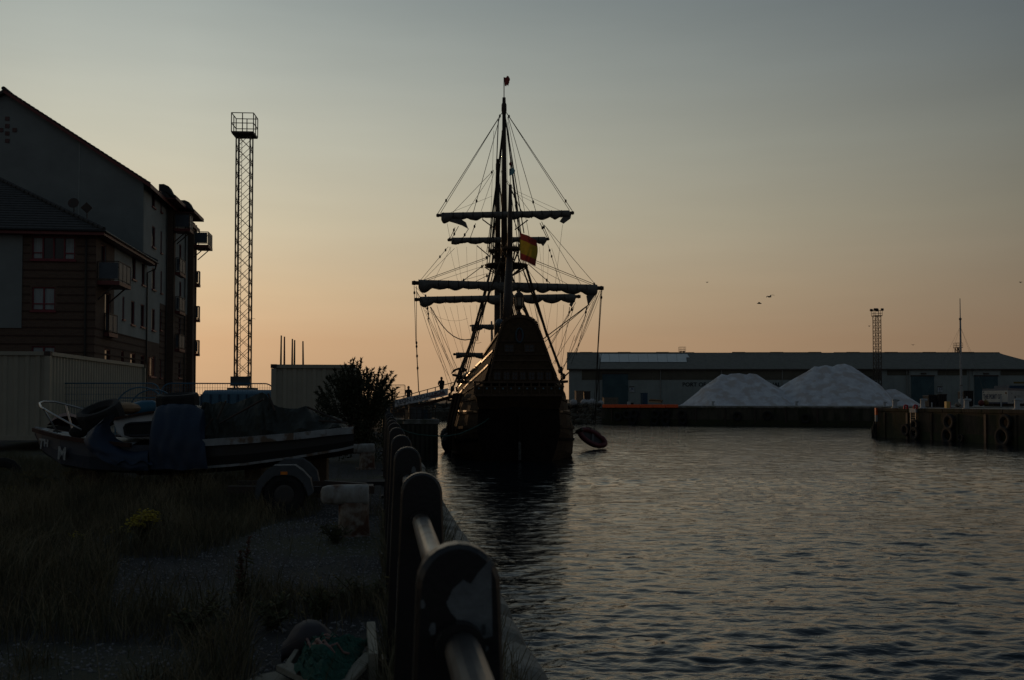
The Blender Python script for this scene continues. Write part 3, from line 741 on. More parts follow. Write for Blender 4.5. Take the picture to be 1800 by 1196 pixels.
# ---------------------------------------------------------------- lattice lighting towers
def lattice(name, base, w, h, n, label, plat=2.2, lamps=False, plinth=True, group='lattice lighting towers', leg=.11, br=.05, rz=0.0, cat='tower', ph=1.9):
    e = empty(name, base, rz); tag(e, label, cat, group); m = darksteel; b = Vector((0,0,0))
    cs_ = [(-w/2,-w/2),(w/2,-w/2),(w/2,w/2),(-w/2,w/2)]
    for x, y_ in cs_: MB().bar((x,y_,0),(x,y_,h),leg).build('tower_leg', m, e, world=False)
    for k in range(n):
        z0, z1 = h*k/n, h*(k+1)/n
        for i in range(4):
            a, c = cs_[i], cs_[(i+1)%4]
            zz = (z0,z1) if i in (0,2) else ((z0+z1)/2-(z1-z0), (z0+z1)/2)
            if zz[0] < 0: zz = (0, zz[1])
            mb = MB(); mb.bar((*a,zz[0]),(*c,zz[1]),br); mb.bar((*c,zz[0]),(*a,zz[1]),br)
            if k < 40: mb.build('cross_brace', m, e, world=False)
    mb = MB()
    lx = -w/2+.28; mb.bar((lx-.16,-w/2+.2,.5),(lx-.16,-w/2+.2,h),.035); mb.bar((lx+.16,-w/2+.2,.5),(lx+.16,-w/2+.2,h),.035)
    k = .5
    while k < h: mb.bar((lx-.16,-w/2+.2,k),(lx+.16,-w/2+.2,k),.025); k += .3 if h < 30 and w > 1 else .6
    mb.build('ladder', m, e, world=False)
    hp = plat/2
    MB().box((-hp,-hp,h),(hp,hp,h+.18)).build('platform', m, e, world=False)
    mb = MB()
    c2_ = [(-hp,-hp),(0,-hp),(hp,-hp),(hp,0),(hp,hp),(0,hp),(-hp,hp),(-hp,0)]
    for i in range(8):
        a, c = c2_[i], c2_[(i+1)%8]
        mb.bar((*a,h+.1),(*a,h+ph),.07)
        for z in (h+ph*.5, h+ph): mb.bar((*a,z),(*c,z),.06)
    mb.build('guard_rail', m, e, world=False)
    if plinth:
        MB().box((-w*.95,-w*.85,-1.2),(w*.95,w*.85,.05)).build('plinth', concrete, e, world=False, bevel=.03)
        MB().box((-w*.72,-w*.6-.2,.2),(w*.68,-w*.6-.1,1.0)).build('sign_board', mat('sign_grey',(.13,.15,.155),.6,(.10,.12,.125),2), e, world=False)
    if lamps:
        for (x, y_, r) in ((-hp,-hp,20),(hp,-hp,-20),(-hp*.5,-hp,10),(hp*.6,hp,0),(-hp,hp,0)):
            MB().box((-.3,-.2,-.25),(.3,.2,.25), Matrix.Translation((x,y_,h+ph+.15))@Matrix.Rotation(R(r),4,'Z')@Matrix.Rotation(R(25),4,'X')).build('floodlight', m, e, world=False, bevel=.05)
    return e
tb = P(426.5, 683, 85); 
lattice('lattice_tower', (tb.x,tb.y,tb.z), 1.17, P(427,236,85).z-tb.z, 19, 'tall empty lattice tower with railed platform beside the apartment blocks', plat=1.85, rz=R(-4), leg=.105, br=.036, ph=1.75)
# body of ground under its plinth
tb2 = P(1543, 716, 222)
lattice('lattice_tower', (tb2.x,tb2.y,QZ), 1.25, P(1543,556,222).z-QZ, 17, 'floodlight tower with lamps standing behind the right hand salt heap', plat=1.7, lamps=True, plinth=False, leg=.13, br=.055, ph=1.3)
for (px, pyt, zc, lb) in ((1199,612,330,'small distant railed mast head poking above the warehouse roof, left one'),(1684,605,300,'small distant railed mast head beside the flagpole')):
    q = P(px, pyt, zc)
    lattice('lattice_tower', (q.x,q.y,QZ), 1.2, q.z-QZ-1.2, 8, lb, plat=1.9, plinth=False, leg=.25, br=.12, ph=1.5)

# ---------------------------------------------------------------- containers, poles, fence
def corrug(mb, o, u, nrm, w, h, pitch=.28, dep=.035, z0=0):
    """corrugated sheet along u"""
    o, u, nrm = Vector(o), Vector(u), Vector(nrm); n = int(w/pitch); p = w/n; pts = []
    for i in range(n):
        s = i*p; pts += [(s,0),(s+p*.25,0),(s+p*.38,-dep),(s+p*.82,-dep),(s+p*.95,0)]
    pts.append((w,0))
    mb.grid([[o+u*a+nrm*b+Vector((0,0,z0)) for a, b in pts], [o+u*a+nrm*b+Vector((0,0,z0+h)) for a, b in pts]])
def container(name, loc, rz, length, label, w=2.44, h=2.59):
    e = empty(name, loc, rz); tag(e, label, 'container', 'pale shipping containers'); W2 = w/2
    mb = MB(); k = .14
    corrug(mb, (W2-k*0-w,0,0), (1,0,0), (0,-1,0), w, h-.2, z0=.1)          # end, at y=0
    mb.build('end_panel', cont_m, e, world=False)
    mb = MB(); corrug(mb, (W2,0,0), (0,1,0), (1,0,0), length, h-.2, z0=.1); mb.build('side_panel', cont_m, e, world=False)
    mb = MB(); corrug(mb, (-W2,length,0), (0,-1,0), (-1,0,0), length, h-.2, z0=.1); mb.build('side_panel', cont_m, e, world=False)
    mb = MB(); corrug(mb, (W2,length,0), (-1,0,0), (0,1,0), w, h-.2, z0=.1); mb.build('end_panel', cont_m, e, world=False)
    MB().box((-W2+.03,.03,h-.12),(W2-.03,length-.03,h-.03)).build('roof_panel', cont_m, e, world=False)
    mb = MB()
    for x in (-W2, W2):
        for y_ in (0, length): mb.bar((x,y_,.16),(x,y_,h-.13),.15)
    for z, t_ in ((.08,.14),(h-.06,.11)):
        for x in (-W2, W2): mb.bar((x,.08,z),(x,length-.08,z),.1,t_)
        for y_ in (0, length): mb.bar((-W2+.08,y_,z),(W2-.08,y_,z),.1,t_)
    mb.build('corner_frame', cont_m, e, world=False)
    for x in (-W2, W2):
        for y_ in (0, length):
            for z in (.06, h-.06): MB().box((x-.09,y_-.09,z-.06),(x+.09,y_+.09,z+.062)).build('corner_casting', darksteel, e, world=False)
    return e
ca = P(85, 618, 29.0); 
container('shipping_container', (ca.x-1.22, ca.y, ca.z-2.59), R(-.6), 11.2, 'long pale container in front of the brick apartment block')
cb = P(483, 641, 31.4); cb2 = P(619, 641, 31.4); mdx = (cb+cb2)/2
az_ = math.atan2(cb2.y-cb.y, cb2.x-cb.x)
container('shipping_container', (mdx.x, mdx.y, mdx.z-2.59), 0.0, 12.0, 'pale container end-on behind the bush, with poles above it')
polem = [mat('green_pole', (.04,.10,.06), .6), mat('red_pole', (.16,.03,.03), .6), mat('grey_pole', (.06,.06,.06), .6)]
for (xt, yt, xb, m_, lb) in ((494.5,590,492,0,'green pole, leftmost of the five rising above the container'),(500,592,498.5,1,'dark red pole, second from left above the container'),
        (514,596,512,2,'thin grey pole, third from left above the container'),(518,598,516,0,'green pole, fourth from left above the container'),(532.5,600,532,2,'short grey pole, rightmost above the container')):
    a, b_ = P(xb, 675, 46.5), P(xt, yt, 46.5); a2 = b_+(a-b_)*((b_.z-QZ)/(b_.z-a.z))
    e = empty('pole', a2); tag(e, lb, 'pole', 'poles standing above the container')
    MB().tube([a2, a2.lerp(b_,.5)+Vector((.03,0,0)), b_], [.07,.06,.035], 6).build('shaft', polem[m_], e)
def heras(name, a, b, h, label, m=bluemesh, pitch=.075, group='temporary mesh fence panels', r=.28):
    """welded mesh panel with rounded top corners between ground points a and b"""
    a, b = Vector(a), Vector(b); u = (b-a); w = u.length; u.normalize(); V = Vector((0,0,1))
    e = empty(name, a); tag(e, label, 'fence', group)
    pts = [a]
    for k in range(7): t = math.pi/2*k/6; pts.append(a+u*(r-r*math.cos(t))+V*(h-r+r*math.sin(t)))
    for k in range(7): t = math.pi/2*k/6; pts.append(b-u*(r-r*math.sin(t))+V*(h-r+r*math.cos(t)))
    pts.append(b); MB().tube(pts, .021, 6).build('tube_frame', m, e)
    MB().bar(a+V*.25, b+V*.25, .03).build('bottom_rail', m, e)
    mb = MB(); k = pitch
    while k < w: 
        d = min(k, w-k); top = h if d > r else h-r+math.sqrt(max(0,r*r-(r-d)**2))
        mb.bar(a+u*k+V*.25, a+u*k+V*top, .008); k += pitch
    k = .45
    while k < h-.1: mb.bar(a+u*.01+V*k, b-u*.01+V*k, .008); k += .2
    mb.build('wire_mesh', m, e)
    for q in (a, b): MB().box((-.3,-.11,0),(.3,.11,.14), Matrix.Translation(q)@Matrix.Rotation(math.pi/2,4,'Z')).build('foot_block', concrete, e, bevel=.02)
    return e
f0, f1, f2 = G(82,788,QZ+.0), G(283,788,QZ+.0), G(481,786,QZ+.0)
hh = P(280,673,1).z
zc_ = (f1-C0).dot(FWD); topz = P(283, 674, zc_).z - QZ
heras('fence_panel', f0, f1-Vector((.06,0,0)), topz, 'blue mesh fence panel before the long container, left of the pair')
heras('fence_panel', f1, f2, topz, 'blue mesh fence panel ending at the container with poles')
q0, q1 = P(676,700,60), P(712,700,60); q0.z = q1.z = QZ
heras('fence_panel', q0, q1, P(700,677,60).z-QZ, 'dark mesh fence panel by the gangway beyond the bush', darksteel, r=.06)
# blue covered skip
s0, s1 = P(355,700,36), P(482,700,36)
e = empty('covered_skip', (s0.x,s0.y,QZ)); tag(e, 'long blue sheeted skip behind the fence at the foot of the lattice tower', 'skip')
d_ = (s1-s0); d_.z = 0; u = d_.normalized(); nb = Vector((-u.y,u.x,0)); zt = P(400,686,36).z
prof = [(0,0),(-.10,.9),(0,zt-QZ-.1),(.2,zt-QZ),(2.0,zt-QZ+.03),(2.1,.9),(2,0)]
skb = mat('skip_sheet', (.10,.20,.28), .6, (.08,.16,.23), 2, .3, 6)
MB().prism([Vector((s0.x,s0.y,QZ))+nb*a+Vector((0,0,b)) for a, b in prof], u*d_.length).build('skip_body', skb, e, bevel=.04)
mb = MB()
for k in range(9): p = Vector((s0.x,s0.y,0))+u*(d_.length*k/8); mb.bar(p-nb*.12+Vector((0,0,QZ+.2)), p-nb*.06+Vector((0,0,zt-.15)), .06)
mb.build('rib', blue_t, e)
p = P(347.5,706,120); MB().box((-.9,-.5,0),(.5,.5,1.9), Matrix.Translation((p.x,p.y,QZ))).build('distant_hut', render_w); tag(bpy.data.objects['distant_hut'], 'tiny pale hut far away between the brick block and the blue skip', 'hut')

# ---------------------------------------------------------------- tall ship
hullm = mat('ship_hull', (.09,.058,.035), .85, (.045,.03,.019), 3, .35, 12, stretch=(1,.12,1.5), c3=(.075,.048,.028), s3=1.2, spec=.10)
hullb = mat('ship_bottom', (.022,.016,.013), .85, (.013,.010,.009), 2, spec=.08)
woodm = mat('ship_wood', (.095,.058,.034), .75, (.055,.034,.02), 5, .2, 20, stretch=(1,.2,1))
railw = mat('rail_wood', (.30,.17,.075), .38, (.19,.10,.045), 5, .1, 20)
mastm = mat('mast_wood', (.055,.034,.022), .6, (.03,.018,.012), 4, .2, 12, stretch=(2,2,.2))
sailm = mat('sail_canvas', (.17,.16,.145), .95, (.10,.095,.088), 2.5, .4, 14)
ropem = mat('tarred_rope', (.03,.022,.016), .9)
roundm = mat('roundel', (.16,.24,.28), .5)
S0 = P(912, 812, 76); S0.z = 0
HEAD = math.atan2(797-900, F) + YAW
ship = empty('tall_ship', S0, -HEAD); tag(ship, 'dark wooden galleon with furled sails moored stern towards the viewer', 'ship')
SM = Matrix.Translation(S0) @ Matrix.Rotation(-HEAD, 4, 'Z'); SI = SM.inverted()
CL = SI @ C0
def S(px, py, y):                        # pixel to ship coordinates on the cross plane y
    d = SI.to_3x3() @ ray(px, py); return CL + d*((y-CL.y)/d.y)
YM, YF, YZ = 20.0, 35.5, 9.5             # main, fore, mizzen masts
stat_y = [0, .02, 2, 5, 9, 14, 20, 26, 31, 35, 38, 40, 41.2]
bm0 = [2.6, 2.6, 3.7, 4.7, 5.1, 5.3, 5.2, 4.9, 4.3, 3.3, 2.1, .9, .12]    # at the waterline
b25 = [3.2, 3.2, 4.2, 4.85, 5.15, 5.3, 5.25, 5.0, 4.5, 3.7, 2.6, 1.4, .2]
b50 = [3.0, 3.0, 3.5, 4.1, 4.5, 4.7, 4.8, 4.7, 4.4, 3.9, 3.1, 2.2, .5]
b75 = [2.22, 2.22, 2.5, 2.95, 3.4, 3.7, 3.9, 4.0, 4.0, 3.7, 3.1, 2.3, .9]
b105 = [1.25, 1.25, 1.6, 2.1, 2.7, 3.0, 3.2, 3.3, 3.4, 3.4, 2.9, 2.2, 1.2]
def hb(y, z):
    c = [np.interp(y, stat_y, k) for k in (bm0, b25, b50, b75, b105)]
    lo = c[0]*.55
    return float(np.interp(z, [-2, 0, 2.2, 5.0, 7.5, 10.4], [lo, *c]))
def ztop(y):                              # top of the bulwark, dropping in steps from the poop
    if y < 3.6: return 9.75 - .42*y
    if y < 9.2: return 7.75 - .20*(y-3.6)
    if y < 17: return 6.3 - .09*(y-9.2)
    if y < 29: return 5.2
    if y < 31: return 6.6
    return 7.0 + .12*(y-31)
ysm = [0,.9,1.8,2.7,3.59,3.61,5,7,9.19,9.21,11,14,16.99,17.01,20,23,26,28.99,29.01,31,33,35,37,38.5,40,41.2]
zr = [0,.12,.24,.36,.48,.6,.7,.8,.9,1]
for s in (-1, 1):
    rows = []
    for y in ysm:
        zt = ztop(y); rake = 0
        rows.append([Vector((s*hb(y, -2+(zt+2)*t), y, -2+(zt+2)*t)) for t in zr])
    MB().grid(rows).build('hull_side', hullm, ship, smooth=False, world=False)
    for wi, (zw, hw, y1_, mt) in enumerate(((2.15,.26,40,hullm),(3.3,.24,40,hullm),(4.35,.22,40,hullm),(1.2,.25,40,hullb))):
        pts = [Vector((s*(hb(y, zw+.015*(y-16)**2*.12)+.05), y, zw+.0018*(y-16)**2)) for y in np.linspace(.1, y1_, 40)]
        mb = MB()
        for a, b_ in zip(pts[:-1], pts[1:]): mb.bar(a, b_, .09, hw*.8)
        mb.build('wale', mt, ship, world=False)
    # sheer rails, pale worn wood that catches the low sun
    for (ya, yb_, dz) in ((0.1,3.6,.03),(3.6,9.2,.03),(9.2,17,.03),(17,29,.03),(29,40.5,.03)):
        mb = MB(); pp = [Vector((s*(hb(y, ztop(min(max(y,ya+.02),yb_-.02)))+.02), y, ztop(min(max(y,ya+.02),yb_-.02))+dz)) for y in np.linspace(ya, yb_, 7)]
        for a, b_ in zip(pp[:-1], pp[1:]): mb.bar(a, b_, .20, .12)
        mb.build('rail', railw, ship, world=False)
    for zz0, sl_, ya, yb_ in ((8.45,-.22,0.1,3.6),(7.35,-.24,.1,9),(6.1,-.16,.1,16),(3.75,-.0,.1,9)):
        mb = MB(); pp = [Vector((s*(hb(y, zz0+sl_*y)+.04), y, zz0+sl_*y)) for y in np.linspace(ya, yb_, 9)]
        for a, b_ in zip(pp[:-1], pp[1:]): mb.bar(a, b_, .12, .13)
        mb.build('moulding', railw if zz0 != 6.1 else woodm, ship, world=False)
    for k, y in enumerate((6.5, 9.5, 12.5, 15.5, 19, 22.5, 26)):   # gun ports
        z = 3.75 + .0; x = s*(hb(y,z)+.03)
        MB().box((x-.05,y-.35,z-.3),(x+.05,y+.35,z+.35)).build('gun_port', hullb, ship, world=False)
MB().grid([[Vector((-hb(y,ztop(y)-1.0), y, ztop(y)-1.0)), Vector((hb(y,ztop(y)-1.0), y, ztop(y)-1.0))] for y in ysm]).build('deck', woodm, ship, world=False)
# stern: tuck below, tall carved panel above
tz = sorted([-2+(ztop(0)+2)*t for t in zr]+[-.3,.6,1.8,3.0,4.0])
MB().grid([[Vector((-hb(0,z),0,z)), Vector((-hb(0,z)*.5,-.35 if z < 4.6 else 0,z)), Vector((0,-.5 if z < 4.6 else 0,z)), Vector((hb(0,z)*.5,-.35 if z < 4.6 else 0,z)), Vector((hb(0,z),0,z))] for z in tz]).build('stern_lower', hullb, ship, world=False)
def SP_(px, py, dy=0): v = S(px, py, -.35); v.y += dy; return v
left = [(859,672),(862,655),(866,638),(870,620),(873,606),(877,590),(882,575)]
right = [(979,672),(974,655),(968,638),(962,620),(956,604),(951,589),(944,573)]
arch = []
for k in range(1, 12):
    t = math.pi*k/12; arch.append((913-31*math.cos(t)*1.0, 574-18*math.sin(t)))
outl = left + arch + right[::-1]
pan = [SP_(*p) for p in outl]
MB().prism(pan, (0,.4,0)).build('stern_panel', hullm, ship, world=False)
mb = MB()
for a, b_ in zip(pan[6:18], pan[7:19]): mb.bar(a+Vector((0,-.03,0)), b_+Vector((0,-.03,0)), .24, .18, up=(0,1,0))
mb.build('taffrail', woodm, ship, world=False)
for side in (left, right):
    mb = MB()
    for p, q in zip(side[:-1], side[1:]): mb.bar(SP_(*p,dy=-.03), SP_(*q,dy=-.03), .16, .2, up=(0,1,0))
    mb.build('stern_pilaster', woodm, ship, world=False)
def hline(y_, x0, x1, w=.12, m=woodm, nm='moulding'): MB().bar(SP_(x0,y_,dy=-.04), SP_(x1,y_,dy=-.04), .12, w).build(nm, m, ship, world=False)
hline(634,867,969); hline(648,864,972,.09); hline(672,858,979,.16); hline(623,871,962,.07); hline(600,875,955,.07)
def swin(x0, y0, x1, y1, m=hullb):
    p, q = SP_(x0,y1), SP_(x1,y0); mb = MB(); d = .07
    for a, b_ in (((p.x,p.z),(q.x,p.z)),((q.x,p.z),(q.x,q.z)),((q.x,q.z),(p.x,q.z)),((p.x,q.z),(p.x,p.z))):
        mb.bar((a[0],p.y-.05,a[1]),(b_[0],p.y-.05,b_[1]),d,.09,up=(0,1,0))
    cx = (p.x+q.x)/2; mb.bar((cx,p.y-.04,p.z),(cx,p.y-.04,q.z),.04,up=(0,1,0)); cz = (p.z+q.z)/2; mb.bar((p.x,p.y-.04,cz),(q.x,p.y-.04,cz),.04)
    w_ = mb.build('stern_window', woodm, ship, world=False)
    MB().box((p.x,p.y-.03,p.z),(q.x,p.y-.01,q.z)).build('pane', glassd, w_, world=False)
for (x0,x1) in ((868,880),(885,896),(900,910),(914,924),(929,940),(944,955),(959,969)): swin(x0,654,x1,668)
swin(887,606,903,619); swin(922,606,939,619)
def ellipse(cx, cy, rx, ry, n=22, dy=0): return [SP_(cx+rx*math.cos(2*math.pi*k/n), cy+ry*math.sin(2*math.pi*k/n), dy) for k in range(n)]
em = mat('emblem_blue', (.05,.085,.11), .6); er = mat('emblem_red', (.08,.02,.022), .6)
MB().tube(ellipse(913,590,6.0,12.5,dy=-.06), .075, 6, closed=True).build('emblem_ring', em, ship, world=False)
MB().prism([SP_(*p,dy=-.05) for p in ((913,580),(915,583),(914.5,586),(917,592),(916,600),(910,600),(909,592),(911.5,586),(911,583))], (0,.03,0)).build('emblem_figure', er, ship, world=False)
# stern gallery
gz0, gz1 = S(835,697,-1.3).z, S(835,672,-1.3).z
gx0, gx1 = S(834,690,-1.3).x, S(991,690,-1.3).x
MB().box((gx0,-1.3,gz0),(gx1,.35,gz0+.16)).build('gallery_floor', woodm, ship, world=False)
MB().prism([Vector((gx0+.1,-1.15,gz0)),Vector((gx1-.1,-1.15,gz0)),Vector((hb(0,3.9),-.3,gz0-.95)),Vector((-hb(0,3.9),-.3,gz0-.95))], (0,.9,0)).build('gallery_bracket', hullm, ship, world=False)
MB().box((gx0+.05,-1.26,gz0+.16),(gx1-.05,-1.2,gz0+.72)).build('gallery_panel', hullm, ship, world=False)
for a, b_ in (((gx0,-1.28),(gx1,-1.28)),((gx0,-1.28),(gx0,.3)),((gx1,-1.28),(gx1,.3))):
    MB().bar((*a,gz1),(*b_,gz1),.15,.13).build('gallery_rail', woodm, ship, world=False)
    MB().bar((*a,gz0+.72),(*b_,gz0+.72),.1,.08).build('gallery_rail', woodm, ship, world=False)
for k in range(12):
    x = gx0+.06+(gx1-gx0-.12)*k/11
    MB().lathe([(.05,gz0+.1),(.08,gz0+.3),(.05,gz0+.5),(.08,gz0+.75),(.05,gz1)], (x,-1.27,0), 7).build('baluster', woodm, ship, world=False)
for k in range(11):
    p = S(841.5+14.2*k, 683.3, -1.33)
    MB().lathe([(.065,0),(.075,.03),(.03,.05)], (p.x,p.y+.02,p.z), 10, Matrix.Rotation(math.pi/2,4,'X')).build('roundel', roundm, ship, world=False)
for s in (-1,1):
    for y in (-.6,.1): MB().bar((gx0 if s<0 else gx1,y,gz0+.1),(gx0 if s<0 else gx1,y,gz1),.09).build('baluster', woodm, ship, world=False)
# rudder
MB().box((-.09,-1.1,-1.8),(.09,-.3,3.4)).build('rudder', hullb, ship, world=False)
MB().box((-.10,-1.115,.1),(.10,-1.10,1.5)).build('draught_mark', mat('draught_paint',(.13,.125,.11),.8,(.03,.025,.025),7), ship, world=False)
# lantern on the taffrail
lp = S(912.5, 559, -.2)
Lz = lambda py: S(912.5, py, -.2).z
MB().lathe([(.10,Lz(561)),(.20,Lz(556)),(.22,Lz(552)),(.10,Lz(548)),(.12,Lz(545)),(.32,Lz(540))], (lp.x,lp.y,0), 12).build('lantern_stand', mastm, ship, world=False)
ln = MB().lathe([(.34,Lz(540)),(.36,Lz(538.5)),(.36,Lz(537.8))], (lp.x,lp.y,0), 6).build('lantern', mastm, ship, world=False)
MB().lathe([(.33,Lz(537.7)),(.38,Lz(523))], (lp.x,lp.y,0), 6).build('lantern_glass', mat('old_glass',(.30,.25,.18),.2,(.2,.17,.12),3), ln, world=False)
for k in range(6):
    a = 2*math.pi*k/6; MB().bar((lp.x+.345*math.cos(a),lp.y+.345*math.sin(a),Lz(538)),(lp.x+.40*math.cos(a),lp.y+.40*math.sin(a),Lz(523)),.07).build('lantern_bar', mastm, ln, world=False)
MB().lathe([(.44,Lz(523)),(.42,Lz(521)),(.26,Lz(516)),(.10,Lz(513)),(.03,Lz(508))], (lp.x,lp.y,0), 8).build('lantern_roof', mastm, ln, world=False)

# masts
def mast(pts, rs, nm='mast', m=mastm): return MB().tube(pts, rs, 12).build(nm, m, ship, smooth=True, world=False)
zt = S(887,176,YM).z
def mx(px, py, y): return S(px, py, y)
mast([Vector((S(886,560,YM).x,YM,3)), S(886.5,470,YM)], [.44,.38]); mast([S(886.5,480,YM), S(886,172,YM)], [.34,.16], 'topmast')
mast([Vector((S(874,560,YF).x,YF,4)), S(875,430,YF)], [.42,.34]); mast([S(875,445,YF), S(875,280,YF)], [.31,.19], 'topmast')
mast([Vector((S(895,600,YZ).x,YZ,4)), S(896.5,400,YZ), S(897,325,YZ)], [.33,.22,.14])
mast([S(891,566,4.5), S(893,520,6), S(895,462,9), S(897.5,372,12)], [.34,.38,.30,.12], 'lateen_yard')
mast([Vector((S(866,600,41).x,40,7.2)), S(864,566,56)], [.26,.12], 'bowsprit')
for (px, py, y, r) in ((886,186,YM,.19),(875,290,YF,.18)):
    p = S(px, py, y); MB().lathe([(r,-.9),(r*1.35,-.5),(r*1.3,.1),(r*.9,.3),(r*.85,.65)], p, 10).build('mast_head', mastm, ship, world=False)
# fighting tops
for (px0, px1, py, y) in ((852,928,468,YM),(858,896,442,YF),(880,916,438,YZ)):
    a, b_ = S(px0,py,y), S(px1,py,y); c = (a+b_)/2; r = (b_.x-a.x)/2
    tp = MB().lathe([(r*.95,-.10),(r,0),(r,.12),(r*.9,.12)], c, 18).build('fighting_top', woodm, ship, world=False)
    mb = MB()
    for k in range(12):
        t = math.pi*2*k/12; mb.bar(c+Vector((r*.96*math.cos(t),r*.96*math.sin(t),.1)), c+Vector((r*math.cos(t),r*math.sin(t),.5 if y!=YM else .18)), .05)
        mb.bar(c+Vector((.25*math.cos(t),.25*math.sin(t),-1.2)), c+Vector((r*.85*math.cos(t),r*.85*math.sin(t),-.05)), .07)
    mb.build('top_bracket', woodm, tp, world=False)
# yards and furled sails
def yard(px0, py0, px1, py1, y, r, drop, seed, segs, sag_end=0, gap=None):
    a, b_ = S(px0,py0,y-.5), S(px1,py1,y-.5); n = 10
    yo = MB().tube([a.lerp(b_,k/n) for k in range(n+1)], [r*(.45+.55*math.sin(math.pi*(.12+.76*k/n))) for k in range(n+1)], 8).build('yard', mastm, ship, smooth=True, world=False)
    for p in (a.lerp(b_,.012), a.lerp(b_,.988)): MB().ball(p, r*.85, 8, 5).build('yard_end', mastm, yo, world=False)
    rd = random.Random(seed); cuts = [0]
    while cuts[-1] < 1: cuts.append(cuts[-1]+rd.uniform(.7,1.3)/segs)
    cuts = [c/cuts[-1] for c in cuts]; amp = [rd.uniform(.15,1.15) for _ in cuts]
    rows = []; m_ = 90; W = (b_-a).length
    for k in range(m_+1):
        t = k/m_; u = .035+.93*t; c = a.lerp(b_,u)
        i = max(j for j in range(len(cuts)) if cuts[j] <= min(t,.9999)); f = (t-cuts[i])/(cuts[i+1]-cuts[i])
        d = drop*(.50+.50*amp[i]*math.sin(math.pi*f)**.7) + drop*.10*noise.noise(Vector((t*30,seed,0)))
        if t < .10 or t > .92: d *= 1.0+sag_end*(1-min(t,1-t)/.10)
        e_ = .08+.08*noise.noise(Vector((t*22,seed,3)))
        q = c+Vector((0,-.05,0)); row = []
        for s_ in range(10):
            an = 2*math.pi*s_/10; zz = math.cos(an); yy = math.sin(an)
            row.append(q+Vector((.12*noise.noise(Vector((t*18,s_,seed))), yy*(r*1.1+e_+.35*d*(.5-.5*zz)), (r*1.15 if zz>0 else d)*zz)))
        row.append(row[0]); rows.append(row)
    MB().grid(rows).build('furled_sail', sailm, yo, smooth=True, world=False)
    for k in range(int(W/.95)):          # gaskets tied round the sail
        u = (k+.7)*.95/W
        if u > .95: break
        c = a.lerp(b_,u); MB().tube([c+Vector((0,math.sin(t)*(r+.30),math.cos(t)*(r+.06)-(.16 if math.cos(t)<0 else 0))) for t in [2*math.pi*i/8 for i in range(8)]], .03, 4, closed=True).build('gasket', ropem, yo, world=False)
    return a, b_
yard(767,379,1009,374.5,YM,.22,.62,1,9,.5)
yard(787,422,965,420.5,YF,.22,.60,2,7,.6)
yard(724,497.5,1061,507,YM,.28,.72,3,11,.5)
yard(728,527,1020.5,521.5,YF,.27,.74,4,9,.7)
yard(826,573,900,572.5,54,.14,.62,5,3,.9)
yard(797,623,925,625,48,.2,.62,6,4,.8)
for (pts) in ([(786,388),(800,392),(812,396),(823,402),(819,391),(808,384),(790,382)], [(1001,536),(1008,520),(1014,521),(1011,528),(1005,540)], [(1031,520),(1049,515),(1043,524),(1034,537)], [(1005,374),(1003,384),(991,393),(984,389),(990,380)], [(922,420),(963,421),(957,430),(955,433),(950,427)]):
    y = YM if pts[0][1] < 410 or pts[0][0] > 1020 else YF
    MB().prism([S(*p,y-.75) for p in pts], (0,.25,0)).build('loose_canvas', sailm, ship, world=False)
# anchors catted over the port bow, and channel timbers
for (pts) in ([(792,658),(797,650),(806,646.5),(815,646),(822,650),(818,654),(812,650),(803,651),(797,655)], [(795,657),(812,660),(822,658),(822,663),(811,665),(795,661)]):
    MB().prism([S(*p,34) for p in pts], (0,.35,0)).build('anchor', darksteel, ship, world=False)
for s in (-1,1):
    for (y0,y1,z) in ((17.5,24,4.6),(33,38,5.3),(8,12,6.2)):
        x = hb((y0+y1)/2,z)*s; MB().box((min(x,x+s*.7),y0,z-.1),(max(x,x+s*.7),y1,z+.1)).build('channel', woodm, ship, world=False)
# shrouds with deadeyes and ratlines
def block(p, par=ship, r=.13): MB().ball(p, r, 7, 5, (.8,.6,1.35)).build('block', mastm, par, world=False)
def rope(p, q, r=.035, sag=0.0, blocks=(), n=8):
    pts = catenary(p, q, sag, n) if sag else [p, q]
    o = MB().tube(pts, r, 4, cap=False).build('rope', ropem, ship, world=False)
    for t in blocks: block(Vector(p).lerp(Vector(q), t), o)
    return o
for (hpx, hpy, y, ch, nsh, zc, spr, r) in ((886,466,YM,(17.7,23.6),6,4.7,.7,.06),(875,445,YF,(33.2,37.6),5,5.4,.6,.055),(896.5,430,YZ,(8.2,11.6),4,6.3,.45,.045)):
    h = S(hpx,hpy,y)
    for s in (-1,1):
        ends = []
        for k in range(nsh):
            yy = ch[0]+(ch[1]-ch[0])*k/(nsh-1); b_ = Vector((s*(hb(yy,zc)+.62), yy, zc+.1)); ends.append(b_)
            t_ = h+Vector((s*.32,0,0)); MB().tube([b_,t_], r, 5, cap=False).build('shroud', ropem, ship, world=False)
            block(b_.lerp(t_,.02), r=.2); block(b_.lerp(t_,.07), r=.2)
        mb = MB(); t_ = h+Vector((s*.32,0,0)); k = .08
        while k < .93: mb.tube([e_.lerp(t_,k) for e_ in ends], .018, 3, cap=False); k += .034
        mb.build('ratlines', ropem, ship, world=False)
for (a, w, y, c) in (((887,196),.30,YM,(860,466)),((887,196),.30,YM,(921,466)),((875,300),.26,YF,(860,442)),((875,300),.26,YF,(893,442))):
    for k in range(3):
        p = S(*a,y); q = S(c[0]+(k-1)*4*(1 if c[0]>887 else -1),c[1],y); p.y += (k-1)*.3; q.y += (k-1)*.9; rope(p,q,.04)
